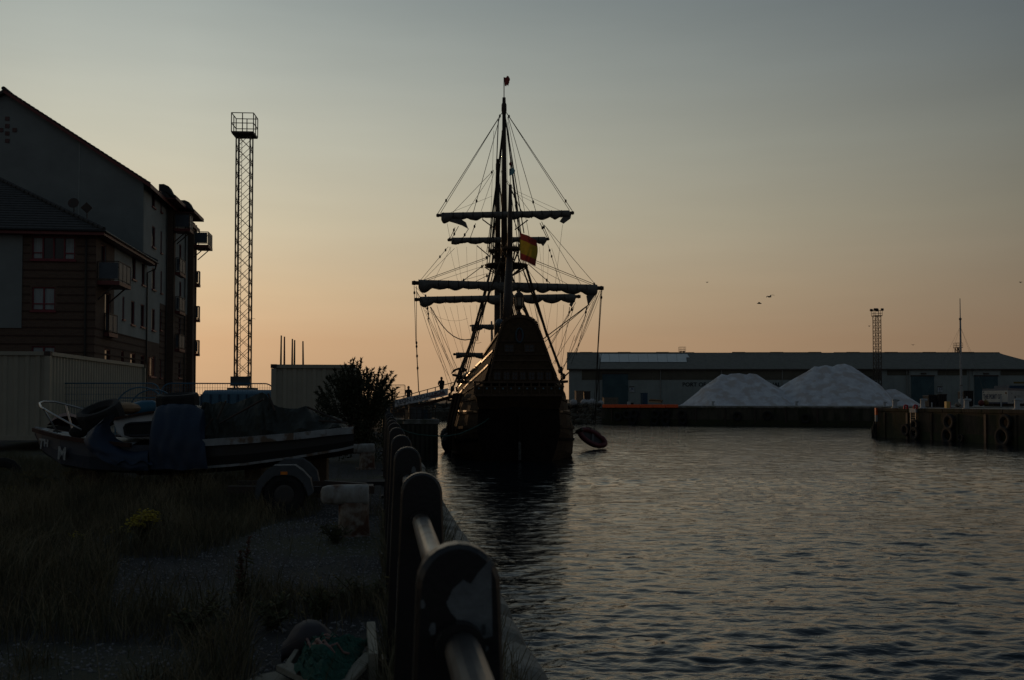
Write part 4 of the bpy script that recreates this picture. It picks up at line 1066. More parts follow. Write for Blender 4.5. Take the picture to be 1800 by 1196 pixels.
# running rigging read off the photograph
RL = [((882,199),(768,378),YM,.03,(.03,.86)),((881,201),(773,377),YM,.025,()),((890,198),(1006,371),YM,.03,(.04,.9)),((891,200),(1001,370),YM,.025,()),
 ((879,205),(832,374),YM,.028,(.88,)),((893,205),(942,372),YM,.028,(.9,)),((892,206),(931,420),YM,.02,()),((889,210),(921,410),YM,.05,()),((892,215),(905,330),YM,.02,()),((876,210),(866,470),YM,.05,()),
 ((868,299),(792,378),YF,.025,(.05,)),((868,301),(818,377),YF,.022,()),((869,303),(845,374),YF,.02,()),((880,302),(933,374),YF,.022,()),((881,300),(905,348),YF,.03,(.8,)),
 ((800,400),(789,424),YM,.03,(.2,.85)),((806,398),(791,425),YM,.03,(.5,)),((824,402),(806,430),YM,.03,(.4,)),((836,393),(826,420),YM,.03,(.2,)),((865,345),(782,378),YF,.016,()),((905,335),(988,372),YF,.016,()),((906,340),(968,371),YF,.016,()),
 ((949,392),(963,421),YM,.035,(.3,)),((952,390),(966,422),YM,.03,(.3,)),((956,395),(1047,501),YM,.022,()),((960,400),(1022,502),YM,.02,()),((788,434),(739,493),YF,.025,(.1,.3)),((799,437),(742,495),YF,.02,()),((793,434),(762,495),YF,.016,()),
 ((963,430),(985,500),YF,.025,(.15,.3)),((970,437),(990,501),YF,.015,()),((989,395),(976,500),YM,.014,()),((786,393),(792,425),YM,.014,()),
 ((861,451),(741,494),YM,.028,(.05,)),((858,455),(740,497),YM,.022,()),((851,466),(811,496),YM,.035,(.1,.9)),((850,468),(760,497),YM,.016,()),((866,480),(832,497),YM,.025,(.3,)),((860,480),(800,497),YM,.016,()),
 ((938,457),(1050,502),YM,.03,(.95,)),((934,459),(1045,503),YM,.022,()),((928,464),(967,498),YM,.035,(.85,)),((927,462),(1000,501),YM,.018,()),((925,470),(945,500),YM,.02,()),((915,478),(935,500),YM,.016,()),
 ((728,503),(731,603),YM,.028,(.12,)),((732,503),(732,603),YM,.025,(1.0,)),((732,605),(736,690),YM,.045,(.05,.25,.5)),((732,512),(751,545),YM,.028,()),((730,505),(750,522),YF,.02,(.9,)),
 ((1058,510),(1051,620),YM,.04,(.12,)),((1056,512),(1049,640),YM,.03,()),((1057,620),(1043,748),YM,.03,()),((1051,620),(1046,752),YM,.045,()),
 ((1054,512),(1012,622),30,.028,()),((1050,514),(1004,640),25,.02,()),((1047,520),(965,650),18,.02,()),((1036,535),(955,596),12,.045,()),((1034,537),(958,601),12,.03,()),((1012,532),(966,612),12,.025,(.15,)),
 ((1009,540),(975,640),18,.022,()),((1001,540),(1000,556),YF,.04,(.6,)),((1031,538),(1029,556),YM,.04,(.6,)),((1006,540),(960,618),14,.02,()),((999,556),(985,660),20,.018,()),((1029,556),(1010,600),20,.025,()),((1032,540),(1013,625),24,.018,()),((1043,530),(985,660),22,.018,()),((1050,520),(1018,600),26,.02,()),
 ((1000,655),(984,670),10,.06,()),((1010,590),(990,650),18,.018,()),
 ((751,537),(754,562),YF,.05,(.2,.6)),((751,560),(800,690),32,.022,()),((752,560),(792,688),34,.018,()),((748,545),(812,680),28,.02,()),((741,535),(790,640),30,.018,()),((756,540),(822,690),24,.022,()),((762,545),(804,690),34,.014,()),((768,537),(806,670),34,.014,()),
 ((780,537),(812,640),36,.014,()),((791,540),(824,650),33,.012,()),((803,537),(818,640),36,.012,()),((815,537),(834,620),33,.012,()),((826,537),(830,573),34,.012,()),((838,537),(841,600),33,.014,()),((848,537),(852,585),33,.014,()),((790,434),(806,500),YF,.012,()),((803,434),(812,500),YF,.012,()),((820,434),(822,500),YF,.012,()),((838,434),(838,500),YF,.012,()),((846,434),(852,500),YF,.014,()),
 ((955,536),(968,610),30,.012,()),((970,532),(958,600),30,.012,()),((980,534),(976,640),30,.012,()),((991,536),(985,650),28,.012,()),((943,534),(950,590),26,.012,()),((930,534),(938,566),24,.014,()),((939,534),(955,600),22,.012,()),((948,434),(955,500),YF,.012,()),((955,434),(955,500),YF,.012,()),((965,434),(962,500),YF,.012,()),
 ((896,327),(917,372),YZ,.03,(.4,)),((897,330),(912,440),YZ,.03,()),((912,456),(913,512),4,.028,()),((912,400),(912,456),4,.03,()),((898,375),(912,408),10,.03,()),
 ((905,360),(950,590),6,.018,()),((903,520),(948,588),2,.035,()),((925,470),(962,592),16,.12,()),((868,474),(838,600),24,.05,()),((905,540),(920,560),2,.022,()),((900,545),(905,565),2,.03,()),
 ((868,230),(860,470),YM,.016,()),((882,230),(878,470),YM,.016,()),((891,230),(893,470),YM,.016,()),((872,310),(864,520),YF,.014,()),((879,310),(884,520),YF,.014,()),((870,420),(868,500),YM-2,.02,()),((902,420),(905,500),YM-2,.02,()),((907,420),(916,500),YM-2,.02,())]
for (a, b_, y, r, bl) in RL: rope(S(*a,y), S(*b_,y), r, 0, bl)
rope(S(757,540,YF), S(838,592,YF-4), .055, 1.6); rope(S(1057,512,YM), S(980,652,16), .02, 1.2); rope(S(757,545,YF), S(822,688,24), .02, 1.3); rope(S(1040,515,YM), S(984,655,16), .018, .9)
rope(S(733,515,YM), S(788,660,33), .02, .8); rope(S(745,540,YF), S(822,560,YF), .012, .8); rope(S(829,600,34), S(846,602,30), .02, .15)
# X braces under the tops
for (a, b_, y) in (((848,386),(872,404),YM),((928,387),(905,404),YM),((838,432),(862,452),YF),((915,432),(902,447),YF),((866,432),(880,448),YF),((852,470),(872,482),YM),((928,470),(901,485),YM)):
    MB().bar(S(*a,y-1), S(*b_,y-1), .10).build('futtock', mastm, ship, world=False)
# fenders on the port side
for i, (px, py, r) in enumerate(((787,778,.8),(783,766,.65),(789,757,.5),(801,785,.7))):
    c = S(px,py,14+i*1.2); MB().ball((c.x,c.y,max(c.z,.25)), r, 10, 7, (.75,1.2,1.1)).build('fender', mat('black_rubber',(.013,.013,.014),.7), ship, world=False)
for k in range(9):                       # rubbing timbers and lines hung down the port side
    yy = 5.5+1.5*k; a = Vector((-hb(yy,5.0)-.22, yy, 5.2)); b_ = Vector((-hb(yy,1.0)-.16, yy-.2, .5)); m_ = Vector((-hb(yy,2.6)-.24, yy-.1, 2.6))
    MB().tube([a,m_,b_], .10 if k%3 else .14, 5).build('side_timber', hullb if k%2 else woodm, ship, world=False)

# flags
def flag(name, o, du, dv, nu, nv, colors, label, wav=.12, shear=0, par=None, cat='flag', rag=0):
    e = empty(name, SM @ Vector(o)); tag(e, label, cat, 'flags flown by the tall ship')
    nst = len(colors); b0 = 0
    for frac, m in colors:
        rows = []
        k0, k1 = int(round(b0*nv)), int(round((b0+frac)*nv)); b0 += frac
        for j in range(k0, k1+1):
            v = j/nv; row = []
            for i in range(nu+1):
                u = i/nu
                p = Vector(o) + Vector(du)*u + Vector(dv)*v + Vector((0, wav*math.sin(u*7+v*2.2+1)*(.3+u), shear*u*u + rag*noise.noise(Vector((u*6,v*6,2)))*u))
                p.x += .10*math.sin(v*5+u*6)*u
                row.append(SM @ p)
            rows.append(row)
        MB().grid(rows).build('stripe', m, e, smooth=True)
    return e
fr = mat('flag_red', (.28,.045,.04), .8, (.22,.035,.03), 3); fy = mat('flag_yellow', (.42,.31,.04), .8, (.34,.25,.03), 3); fb = mat('flag_blue', (.07,.20,.30), .8, (.05,.15,.23), 3)
for m_ in (fr, fy, fb):                  # thin cloth lets the bright sky through
    t_ = m_.node_tree; b_n = t_.nodes['Principled BSDF']; tl = t_.nodes.new('ShaderNodeBsdfTranslucent'); ms = t_.nodes.new('ShaderNodeMixShader'); ms.inputs[0].default_value = .4
    src = b_n.inputs['Base Color'].links[0].from_socket; t_.links.new(src, tl.inputs[0]); t_.links.new(b_n.outputs[0], ms.inputs[1]); t_.links.new(tl.outputs[0], ms.inputs[2]); t_.links.new(ms.outputs[0], t_.nodes['Material Output'].inputs[0])
o1 = S(914,409,3.6); e1 = S(915,460,3.6)
hgt = o1.z - e1.z
flag('ensign', o1, (1.35,0,-.55), (0,0,-hgt*.93), 12, 16, [(.25,fr),(.5,fy),(.25,fr)], 'red and yellow striped ensign hanging limp beside the mizzen', .16, -.0)
p = S(886,174,YM); 
MB().tube([p, S(886,136,YM)], .05, 6).build('flagstaff', mastm, ship, world=False)
flag('pennant', S(886.3,136.5,YM), (.45,0,.08), (.06,0,-.85), 8, 6, [(1.0,mat('pennant_red', (.30,.05,.04), .8, (.24,.04,.03)))], 'small tattered red pennant at the very top of the main mast', .1, .1, rag=.5)
MB().tube([S(897,328,YZ), S(897,283,YZ)], .03, 6).build('flagstaff', mastm, ship, world=False)
flag('flag', S(895.2,297,YZ), (.42,0,.18), (.0,0,-.62), 8, 6, [(1.0,fb)], 'small pale blue flag curling above the mizzen mast', .12, -.1, rag=.15)
MB().ball(S(897,288.5,YZ), .11, 8, 6, (1,1,1.4)).build('masthead_ball', fr, ship, world=False)
e = empty('signal_ball', SM @ S(878,568,14)); MB().ball(SM @ S(878,568,14), .38, 12, 8).build('ball', mat('ball_blue',(.10,.14,.18),.5), e); tag(e, 'small blue grey ball at the poop rail left of the mizzen mast', 'buoy')

# ---------------------------------------------------------------- people (skinned, one surface)
clothd = mat('dark_clothing', (.02,.022,.028), .9, (.014,.015,.02), 8); trous = mat('dark_trousers', (.024,.022,.022), .9); skinm = mat('skin', (.30,.17,.12), .6); hairm = mat('hair', (.02,.014,.01), .8)
def person(name, loc, rz, label, pose):
    J = {'pelvis':(0,0,.95),'waist':(0,.01,1.12),'chest':(0,.0,1.32),'neck':(0,.0,1.50),'nk2':(0,.01,1.56),'head':(0,.03,1.66),'crown':(0,.02,1.74),
         'shl':(-.215,0,1.40),'shr':(.215,0,1.40)}
    J.update(pose)
    ED = [('pelvis','waist'),('waist','chest'),('chest','neck'),('neck','nk2'),('nk2','head'),('head','crown'),('chest','shl'),('shl','ell'),('ell','wrl'),('wrl','hal'),('chest','shr'),('shr','elr'),('elr','wrr'),('wrr','har'),
          ('pelvis','hipl'),('hipl','knl'),('knl','anl'),('anl','tol'),('pelvis','hipr'),('hipr','knr'),('knr','anr'),('anr','tor')]
    RD = {'pelvis':.17,'waist':.17,'chest':.195,'neck':.09,'nk2':.085,'head':.135,'crown':.11,'sh':.095,'el':.068,'wr':.042,'ha':.042,'hip':.10,'kn':.065,'an':.045,'to':.04}
    names = list(J); me = bpy.data.meshes.new('body'); me.from_pydata([J[k] for k in names], [(names.index(a),names.index(b)) for a,b in ED], [])
    o = bpy.data.objects.new('tmp', me); col.objects.link(o)
    mo = o.modifiers.new('skin','SKIN'); o.modifiers.new('sub','SUBSURF').levels = 1
    sv = me.skin_vertices[0].data
    for i, k in enumerate(names):
        r = RD.get(k) or RD.get(k[:-1]); sv[i].radius = (r, r*(.75 if k in ('pelvis','waist','chest') else 1)); sv[i].use_root = (k == 'pelvis')
    dg = bpy.context.evaluated_depsgraph_get(); m2 = bpy.data.meshes.new_from_object(o.evaluated_get(dg)); bpy.data.objects.remove(o)
    e = empty(name, loc, rz); tag(e, label, 'person')
    for m in (clothd, trous, skinm): m2.materials.append(m)
    for p in m2.polygons:
        c = p.center; p.use_smooth = True
        p.material_index = 2 if (c.z > 1.53) else (1 if c.z < .93 and abs(c.x) < .2 else 0)
    link('body', m2, e)
    MB().ball((0,.01,1.715), .108, 12, 7, (.92,1.05,.85)).build('hair', hairm, e, smooth=True, world=False)
    MB().ball((0,.135,1.655), .022, 6, 4, (.7,1,1.3)).build('nose', skinm, e, smooth=True, world=False)
    for s in (-1,1):
        MB().ball((s*.105,.03,1.66), .028, 6, 4, (.4,.8,1.2)).build('ear', skinm, e, smooth=True, world=False)
    for s, k in ((-1,'hal'),(1,'har')):
        for f in range(4):
            b_ = Vector(J[k]); MB().tube([b_+Vector((0,-.03+.02*f,0)), b_+Vector((s*.004,-.035+.022*f,-.05)), b_+Vector((-s*.012,-.033+.022*f,-.085+.006*abs(f-1.5)))], [.0105,.010,.007], 6).build('finger', skinm, e, world=False)
        b_ = Vector(J[k]); MB().tube([b_+Vector((0,.03,.02)), b_+Vector((-s*.01,.055,-.01)), b_+Vector((-s*.012,.06,-.04))], [.012,.011,.008], 6).build('thumb', skinm, e, world=False)
    return e

# gangway with banner
ZG = 82.0
dkl, dkr = P(694,723,ZG), P(806,691.5,ZG+2.5)
gw = empty('gangway', dkl); tag(gw, 'inclined gangway from the jetty up to the ship with a long banner along it', 'gangway')
dd = (dkr-dkl); back_ = Vector((.08,1,0)).normalized()
MB().prism([dkl, dkr, dkr-Vector((0,0,.28)), dkl-Vector((0,0,.28))], back_*1.1).build('walkway', darksteel, gw)
for off in (0, 1.1):
    mb = MB()
    for k in range(9):
        p = dkl.lerp(dkr,k/8)+back_*off; mb.bar(p, p+Vector((0,0,1.05)), .045)
    for h in (.55, 1.05): mb.bar(dkl+back_*off+Vector((0,0,h)), dkr+back_*off+Vector((0,0,h)), .04)
    mb.build('handrail', darksteel, gw)
for k in range(4):
    p = dkl.lerp(dkr,.15+.22*k); MB().bar(p-Vector((0,0,.2)), p+back_*.5-Vector((0,0,.9)), .08).build('brace', darksteel, gw)
def BP(px, py): return P(px, py, ZG-.15)
b0, b1, b2, b3 = BP(694,716), BP(787.5,695), BP(787.5,682.5), BP(694,703.5)
ban = empty('banner', b0); tag(ban, 'long pale banner with dark and red lettering tied along the gangway rail', 'banner')
banm = mat('banner_cloth', (.78,.80,.82), .8, (.68,.70,.72), 2)
rows = []
for j in range(5):
    row = []
    for i in range(25):
        t = i/24; s = j/4; p = b0.lerp(b1,t).lerp(b3.lerp(b2,t), s); p = p - back_*(.03*math.sin(i*1.1)*math.sin(math.pi*s)) ; row.append(p)
    rows.append(row)
mb = MB().grid(rows); fo = mb.build('banner_cloth', banm, ban, smooth=True); 
xd = (b1-b0).normalized()
text('banner_lettering', 'LE\u00d3N ANDALUC\u00cdA', .50, frame(b0.lerp(b1,.045)+Vector((0,0,.06))-back_*.06, xd, (b3-b0)), mat('banner_ink',(.06,.07,.10),.8), ban, .004, sx=.96)
mb = MB(); rr_ = random.Random(4)                       # unreadable red lettering at the right
for k in range(11):
    p = b0.lerp(b1,.66+.026*k)+Vector((0,0,.16))-back_*.06; mb.bar(p, p+Vector((.03,0,rr_.uniform(.14,.3))), .045, .02); mb.bar(p, p+Vector((.14,0,rr_.uniform(.0,.05))), .03, .02)
mb.build('banner_lettering', mat('banner_red',(.38,.07,.05),.8), ban)
# the two people walking
def deckpt(px, t=.5): 
    f = (px-694)/112.0; return dkl.lerp(dkr,f)+back_*t
q = deckpt(775,.45)
person('person', q, R(-30), 'person in dark clothes walking up the upper end of the gangway', {
 'ell':(-.27,-.05,1.20),'wrl':(-.25,.14,1.02),'hal':(-.245,.18,.96),'elr':(.27,-.10,1.20),'wrr':(.25,-.10,.98),'har':(.25,-.09,.91),
 'hipl':(-.10,0,.90),'knl':(-.10,.20,.52),'anl':(-.10,.26,.10),'tol':(-.10,.40,.05),'hipr':(.10,0,.90),'knr':(.10,-.10,.50),'anr':(.10,-.36,.14),'tor':(.10,-.28,.05)})
q = deckpt(717,.45)
person('person', q+Vector((0,0,-.02)), R(170), 'person in dark clothes lower on the gangway, upper body showing over the banner', {
 'ell':(-.27,-.02,1.19),'wrl':(-.27,.08,.98),'hal':(-.265,.10,.91),'elr':(.27,-.02,1.19),'wrr':(.26,.10,1.0),'har':(.25,.13,.94),
 'hipl':(-.10,0,.90),'knl':(-.11,.05,.50),'anl':(-.12,.0,.09),'tol':(-.12,.15,.04),'hipr':(.10,0,.90),'knr':(.11,.02,.50),'anr':(.12,-.05,.09),'tor':(.12,.10,.04)})
# clutter on the jetty: guard rails, lit crates
jr = empty('jetty_railing', (EDGE+.3,JY+.3,3.12)); tag(jr, 'thin steel guard railing round the head of the jetty', 'railing')
mb = MB()
for k in range(7):
    x = EDGE+.3+(JX-EDGE-.5)*k/6; MB().bar((x,JY+.25,3.12),(x,JY+.25,4.22),.05).build('stanchion', darksteel, jr)
for z in (3.6,3.9,4.2): MB().bar((EDGE+.3,JY+.25,z),(JX-.2,JY+.25,z),.035).build('railing_bar', darksteel, jr)
for k in range(7):
    pl = P(697+2.6*k, 710, 66+k*1.6); pl.x = EDGE-.25 ; pl.z = QZ
    e = empty('gate_post', pl); tag(e, ('leftmost','second','third','fourth','fifth','sixth','rightmost')[k]+' of the seven thin scaffold poles at the landward end of the gangway', 'pole', 'scaffold poles by the gangway'); h = random.uniform(1.5,2.3)
    MB().tube([pl, pl+Vector((.02,0,h))], .03, 6).build('shaft', darksteel, e); MB().bar(pl+Vector((-.3,0,h*.8)), pl+Vector((.3,0,h*.8)), .03).build('cross_bar', darksteel, e)
wl = mat('pale_board', (.42,.27,.15), .7, (.3,.19,.11), 3); grb = mat('grey_box', (.13,.13,.13), .8)
for i, (px, py, w, h, m, lb) in enumerate(((709,738,.28,.75,wl,'sunlit pale board standing on the jetty under the gangway'),(715,738,.10,1.1,wl,'narrow sunlit strip of timber on the jetty'),(727,738,1.0,.9,grb,'dark gear box on the jetty, left of centre'),
        (742,738,.8,.7,mat('blue_box',(.05,.08,.10),.7),'bluish crate on the jetty'),(752,738,.7,.5,grb,'low dark crate near the jetty corner'),(720,738,.5,1.2,mat('orange_box',(.12,.06,.03),.7),'brownish crate on the jetty behind the railing'))):
    p = P(px, py, JY/math.cos(YAW)*1.0+1.5+.3*i); x = EDGE+.6+ (px-700)/62*(JX-EDGE-.9)
    e = empty('jetty_crate', (x,JY+1.0+.45*i,3.12)); tag(e, lb, 'crate'); MB().box((x-w/2,JY+1+.45*i,3.12),(x+w/2,JY+1.35+.45*i,3.12+h)).build('crate_body', m, e, bevel=.03)
    MB().box((x-w/2-.02,JY+.98+.45*i,3.12+h),(x+w/2+.02,JY+1.37+.45*i,3.16+h)).build('crate_lid', m, e)
# green hawser to the ship
ha = Vector((EDGE-.1, 60, QZ+.05)); hb_ = SM @ S(868,730,.5)
pts = [P(700,752,66), P(716,760,68), P(735,764.5,70), P(760,766.5,72), P(785,767,73), P(808,763,74), P(832,753,75), P(850,743,75.5), P(865,731,76)]
MB().tube(pts, .055, 6).build('mooring_hawser', mat('green_rope',(.04,.10,.085),.9,(.03,.07,.06),20), smooth=True); tag(bpy.data.objects['mooring_hawser'], 'green mooring hawser sagging from the quay to the ship stern', 'rope')

# ---------------------------------------------------------------- hoisted inflatable
rubr = mat('red_rubber', (.13,.018,.022), .5, (.09,.013,.016), 3); 
ic = P(1041, 770, 94)
yv = (CM @ Vector((.83,-.42,-.36))).normalized(); zv = (CM @ Vector((-.12,.62,.78))); xv = yv.cross(zv).normalized(); zv = xv.cross(yv)
rotm = Matrix((xv,yv,zv)).transposed()
rd_ = empty('inflatable_dinghy', ic, rot=rotm.to_euler()); tag(rd_, 'red inflatable dinghy hanging tilted just above the water on a line from the main yard', 'dinghy')
def dp(x, y, z=0): return (x, y, z)
oval = []
for k in range(28):
    t = 2*math.pi*k/28; y_ = 1.42*math.cos(t); oval.append((.66*math.sin(t)*(1.0 if y_ < .4 else .95), y_*(1.0), .12 if y_ > 1.0 else 0))
MB().tube(oval, (.255), 10, closed=True).build('tube', rubr, rd_, smooth=True, world=False)
MB().prism([(-.5,-1.2,-.1),(.5,-1.2,-.1),(.5,.8,-.1),(0,1.3,-.1),(-.5,.8,-.1)], (0,0,.06)).build('floor', mat('dinghy_floor',(.07,.07,.075),.8), rd_, world=False)
MB().box((-.55,-.1,-.02),(.55,.15,.08)).build('thwart', grb, rd_, world=False)
MB().prism([(-.16,-1.5,-.35),(.16,-1.5,-.35),(.16,-1.35,.5),(-.16,-1.35,.5)], (0,-.3,.03)).build('outboard_motor', darksteel, rd_, world=False, bevel=.05)
MB().tube([(.1,-1.7,-.3),(.1,-1.75,-.75)], .06, 6).build('outboard_leg', darksteel, rd_, world=False)
for s in (-1,1): MB().tube([(s*.8,-.9,.1),(s*.92,0,.16),(s*.8,.9,.1)], .03, 5).build('grab_line', ropem, rd_, world=False)
MB().tube([P(1038,757,94), P(1045,700,95), SM @ S(1049,640,YM)], .025, 5).build('lift_rope', ropem); tag(bpy.data.objects['lift_rope'], 'thin line hanging from the yard down to the red inflatable', 'rope')

# ---------------------------------------------------------------- warehouse
cladg = mat('cladding_grey', (.27,.31,.30), .7, (.225,.255,.245), .4, .0); cladb = mat('cladding_brown', (.105,.095,.07), .8, (.08,.073,.055), .4)
asb = mat('roof_sheet_old', (.13,.135,.115), .9, (.085,.09,.078), .8, .0, c3=(.13,.13,.12), s3=1.2, stretch=(1,1,.3)); clear = mat('new_roof_sheet', (.55,.60,.60), .6, (.48,.53,.54), .6)
doorm = mat('roller_door', (.06,.11,.125), .7, (.035,.07,.085), .5); pipeg = mat('pale_downpipe', (.30,.30,.28), .7)
WZ = 226.0
def WP(px, py, zc=WZ): return P(px, py, zc)
wl0 = WP(1000, 712); wl0.z = QZ-.3
wd = (WP(1500,700)-WP(1000,700)); wd.z = 0; wd.normalize(); wn = Vector((wd.y,-wd.x,0))   # towards the camera
wn = wn if wn.dot(C0-wl0) > 0 else -wn
wh = empty('warehouse', wl0); tag(wh, 'long low port warehouse with grey sheet roof behind the salt heaps', 'warehouse')
ez = WP(1000,649).z; rz_ = P(1000,621,WZ+20).z; DEP = 20.0
def wx(px): return (WP(px,700)-WP(1000,700)).length*(1 if px >= 1000 else -1)
LW = wx(1860); LR = (P(1757,621,WZ+DEP)-P(1000,621,WZ+DEP)).length
O = wl0.copy()
def W(a, z, out=0): return Vector((O.x,O.y,0)) + wd*a + wn*out + Vector((0,0,z))
mb = MB(); mb.prism([W(0,QZ-.5),W(LW,QZ-.5),W(LW,ez),W(0,ez)], -wn*.3); mb.build('front_wall', cladg, wh)
mb = MB(); mb.prism([W(0,QZ-.5,-.3),W(0,ez,-.3),W(1.3,rz_,-DEP),W(2.6,ez,-2*DEP),W(2.6,QZ-.5,-2*DEP)], wd*.3); mb.build('gable_wall', cladg, wh)
# ridge roof sheets in bays, each its own sheet run
hipx = LR
nb_ = 34
for k in range(nb_):
    a0 = -.5+k*(hipx+.5)/nb_; a1 = -.5+(k+1)*(hipx+.5)/nb_
    lift = (.0,.12,.0)[k%3] if k not in (10,11,12,20) else -.18
    MB().prism([W(a0,ez-.05,.5),W(a1,ez-.05,.5),W(a1+1.2,rz_,-DEP),W(a0+1.2,rz_,-DEP)], (0,0,.11)).build('roof_sheet', asb, wh)
    rc = MB().box((0,0,0),(0,0,0)) if False else MB().bar(W(a0+1.2,rz_+.12+lift*.6,-DEP), W(a1+1.2,rz_+.12+lift*.6,-DEP), .5, .22)
    rc.build('ridge_cap', asb, wh)
MB().prism([W(hipx,ez-.05,.5),W(LW,ez-.05,.5),W(LW,ez+1.0,-DEP*.5),W(hipx+1.2,rz_,-DEP)], (0,0,.1)).build('roof_sheet', asb, wh)
def rp(px, py):                            # point on the front roof slope
    for_t = None; d = ray(px,py); a = W(0,ez,.5); n = (W(1,ez,.5)-a).cross(W(0,rz_,-DEP)-a).normalized()
    return C0 + d*((a-C0).dot(n)/d.dot(n))
sk = [1054+ (1206-1054)*k/9 for k in range(10)]
for k in range(9):
    q = [rp(sk[k]+1.5,638), rp(sk[k+1]+1.1,638), rp(sk[k+1]-.6,624), rp(sk[k]-.2,624)]
    MB().prism([v+Vector((0,0,.16)) for v in q], (0,0,.05)).build('new_roof_sheet', clear, wh)
q = [rp(1200,630),rp(1212,630),rp(1208,624),rp(1205,624)]; MB().prism([v+Vector((0,0,.17)) for v in q], (0,0,.05)).build('new_roof_sheet', clear, wh)
zb0, zb1 = WP(1100,668).z, ez-.15
n = int((wx(1560)-wx(1023))/4.0)
for k in range(n):                         # brown upper cladding panels
    a0 = wx(1023)+k*4.0; MB().prism([W(a0,zb0,.002),W(a0+3.97,zb0,.002),W(a0+3.97,zb1,.002),W(a0,zb1,.002)], wn*.08).build('cladding_panel', cladb, wh)
for (xa, xb) in ((1648,1700),(1760,1850)):
    MB().prism([W(wx(xa),WP(1,660).z,.002),W(wx(xb),WP(1,660).z,.002),W(wx(xb),zb1,.002),W(wx(xa),zb1,.002)], wn*.08).build('cladding_panel', cladb, wh)
MB().prism([W(wx(1560),WP(1,660).z,.002),W(wx(1598),WP(1,660).z,.002),W(wx(1598),zb1,.002),W(wx(1560),zb1,.002)], wn*.08).build('cladding_panel', cladb, wh)
for (xa, xb, yt) in ((1059,1104,658),(1602,1642,662),(1713,1754,662),(1518,1532,664)):
    a0, a1, zt_ = wx(xa), wx(xb), WP(1,yt).z
    d = MB().prism([W(a0,QZ-.2,.09),W(a1,QZ-.2,.09),W(a1,zt_,.09),W(a0,zt_,.09)], wn*.08).build('roller_door', doorm, wh)
    mb = MB()
    for k in range(14): z = QZ+(zt_-QZ)*(k+.5)/14; mb.bar(W(a0+.1,z,.19), W(a1-.1,z,.19), .05, .10)
    mb.build('door_slat', doorm, d)
    MB().bar(W(a0-.1,zt_+.15,.15), W(a1+.1,zt_+.15,.15), .2, .3).build('door_head', darksteel, wh)
for (xa, xb) in ((1600,1648),(1710,1758)):
    MB().prism([W(wx(xa),WP(1,661).z,.09),W(wx(xb),WP(1,661).z,.09),W(wx(xb),WP(1,651).z,.09),W(wx(xa),WP(1,651).z,.09)], wn*.10).build('door_fascia', cladg, wh)
    MB().box((-.6,-.15,-.15),(.6,.15,.15), Matrix.Translation(W(wx((xa+xb)/2-1),WP(1,657).z,.35))).build('lamp_housing', darksteel, wh)
for px in (1053,1161,1268,1375,1441,1594,1598,1704): MB().tube([W(wx(px),ez-.2,.25), W(wx(px),QZ-.2,.25)], .09, 6).build('downpipe', pipeg if px != 1053 else darksteel, wh)
MB().bar(W(-.5,ez-.15,.62), W(LW,ez-.15,.62), .22, .22).build('gutter', darksteel, wh)
a_, b_ = wx(1000), wx(1860); k = a_+.6
mb = MB()
while k < b_: mb.bar(W(k,QZ,.02), W(k,zb0-.05,.02), .08, .03, up=wn); k += 1.2
mb.build('cladding_rib', cladg, wh)
ink = mat('black_lettering', (.015,.018,.02), .8)
text('lettering', 'PORT OF', 1.28, frame(W(wx(1199.5),WP(1,681.5).z,.06), wd), ink, wh, .02, sx=1.02, bold=.02)
text('lettering', 'NAL', 1.28, frame(W(wx(1353),WP(1,681.5).z,.06), wd), ink, wh, .02, sx=1.0, bold=.02)
sg = mat('sign_white', (.42,.46,.50), .6); sgt = mat('sign_blue', (.03,.07,.12), .6)
for (px, ch) in ((1110.5,'A'),(1652,'O')):
    c = W(wx(px),WP(1,685).z,.3); e = empty('bay_sign', c); tag(e, f'pale square bay sign lettered {ch} on the warehouse wall', 'sign')
    s_ = .55; MB().prism([c-wd*s_-Vector((0,0,.55)), c+wd*s_-Vector((0,0,.55)), c+wd*s_+Vector((0,0,.55)), c-wd*s_+Vector((0,0,.55))], -wn*.25).build('board', sg, e)
    MB().bar(c-wd*.55+Vector((0,0,.62)), c+wd*.55+Vector((0,0,.62)), .2,.16).build('sign_lamp', darksteel, e)
    text('lettering', ch, .95, frame(c-wd*.3-Vector((0,0,.36))+wn*.02, wd), sgt, e, .01)

# salt heaps on the far quay
salt = mat('road_salt', (.68,.70,.73), .95, (.50,.50,.53), .6, .8, 3, c3=(.50,.47,.46), s3=.5)
def heap(prof, zc, depth, seed, label):
    """heap from a ridge profile seen in the photograph, slumping away in front and behind at its natural slope"""
    xs_ = np.linspace(prof[0][0], prof[-1][0], 90); zs = np.interp(xs_, [p[0] for p in prof], [P(900, p[1], zc).z for p in prof])
    base = 3.38; rows = []; cam_f = Vector((wn.x,wn.y,0))
    pts = [P(x, 700, zc) for x in xs_]
    nrow = 26
    for j in range(-nrow, nrow+1):
        row = []
        for i, p in enumerate(pts):
            h = max(0, zs[i]-base); off = j/nrow*depth
            v = p + cam_f*off; nn = noise.noise(Vector((v.x*.18,v.y*.18,seed)))*.9 + noise.noise(Vector((v.x*.7,v.y*.7,seed+3)))*.45 - .5*abs(noise.noise(Vector((v.x*.45,v.y*.12,seed+9))))
            hh_ = 0
            for q in range(-14, 15, 2):
                ii = i+q
                if 0 <= ii < len(pts): 
                    dd_ = math.hypot((pts[ii]-p).length, off); hh_ = max(hh_, (zs[ii]-base) - dd_*.70)
            hh_ = max(0, hh_ + nn*.3*min(1,abs(off)/2)*min(1,hh_/2.5) + .02*nn)
            row.append(Vector((v.x, v.y, base + hh_ - (.05 if hh_ == 0 else 0))))
        rows.append(row)
    o = MB().grid(rows).build('salt_heap', salt, smooth=True); tag(o, label, 'heap', 'white salt heaps on the far quay'); return o
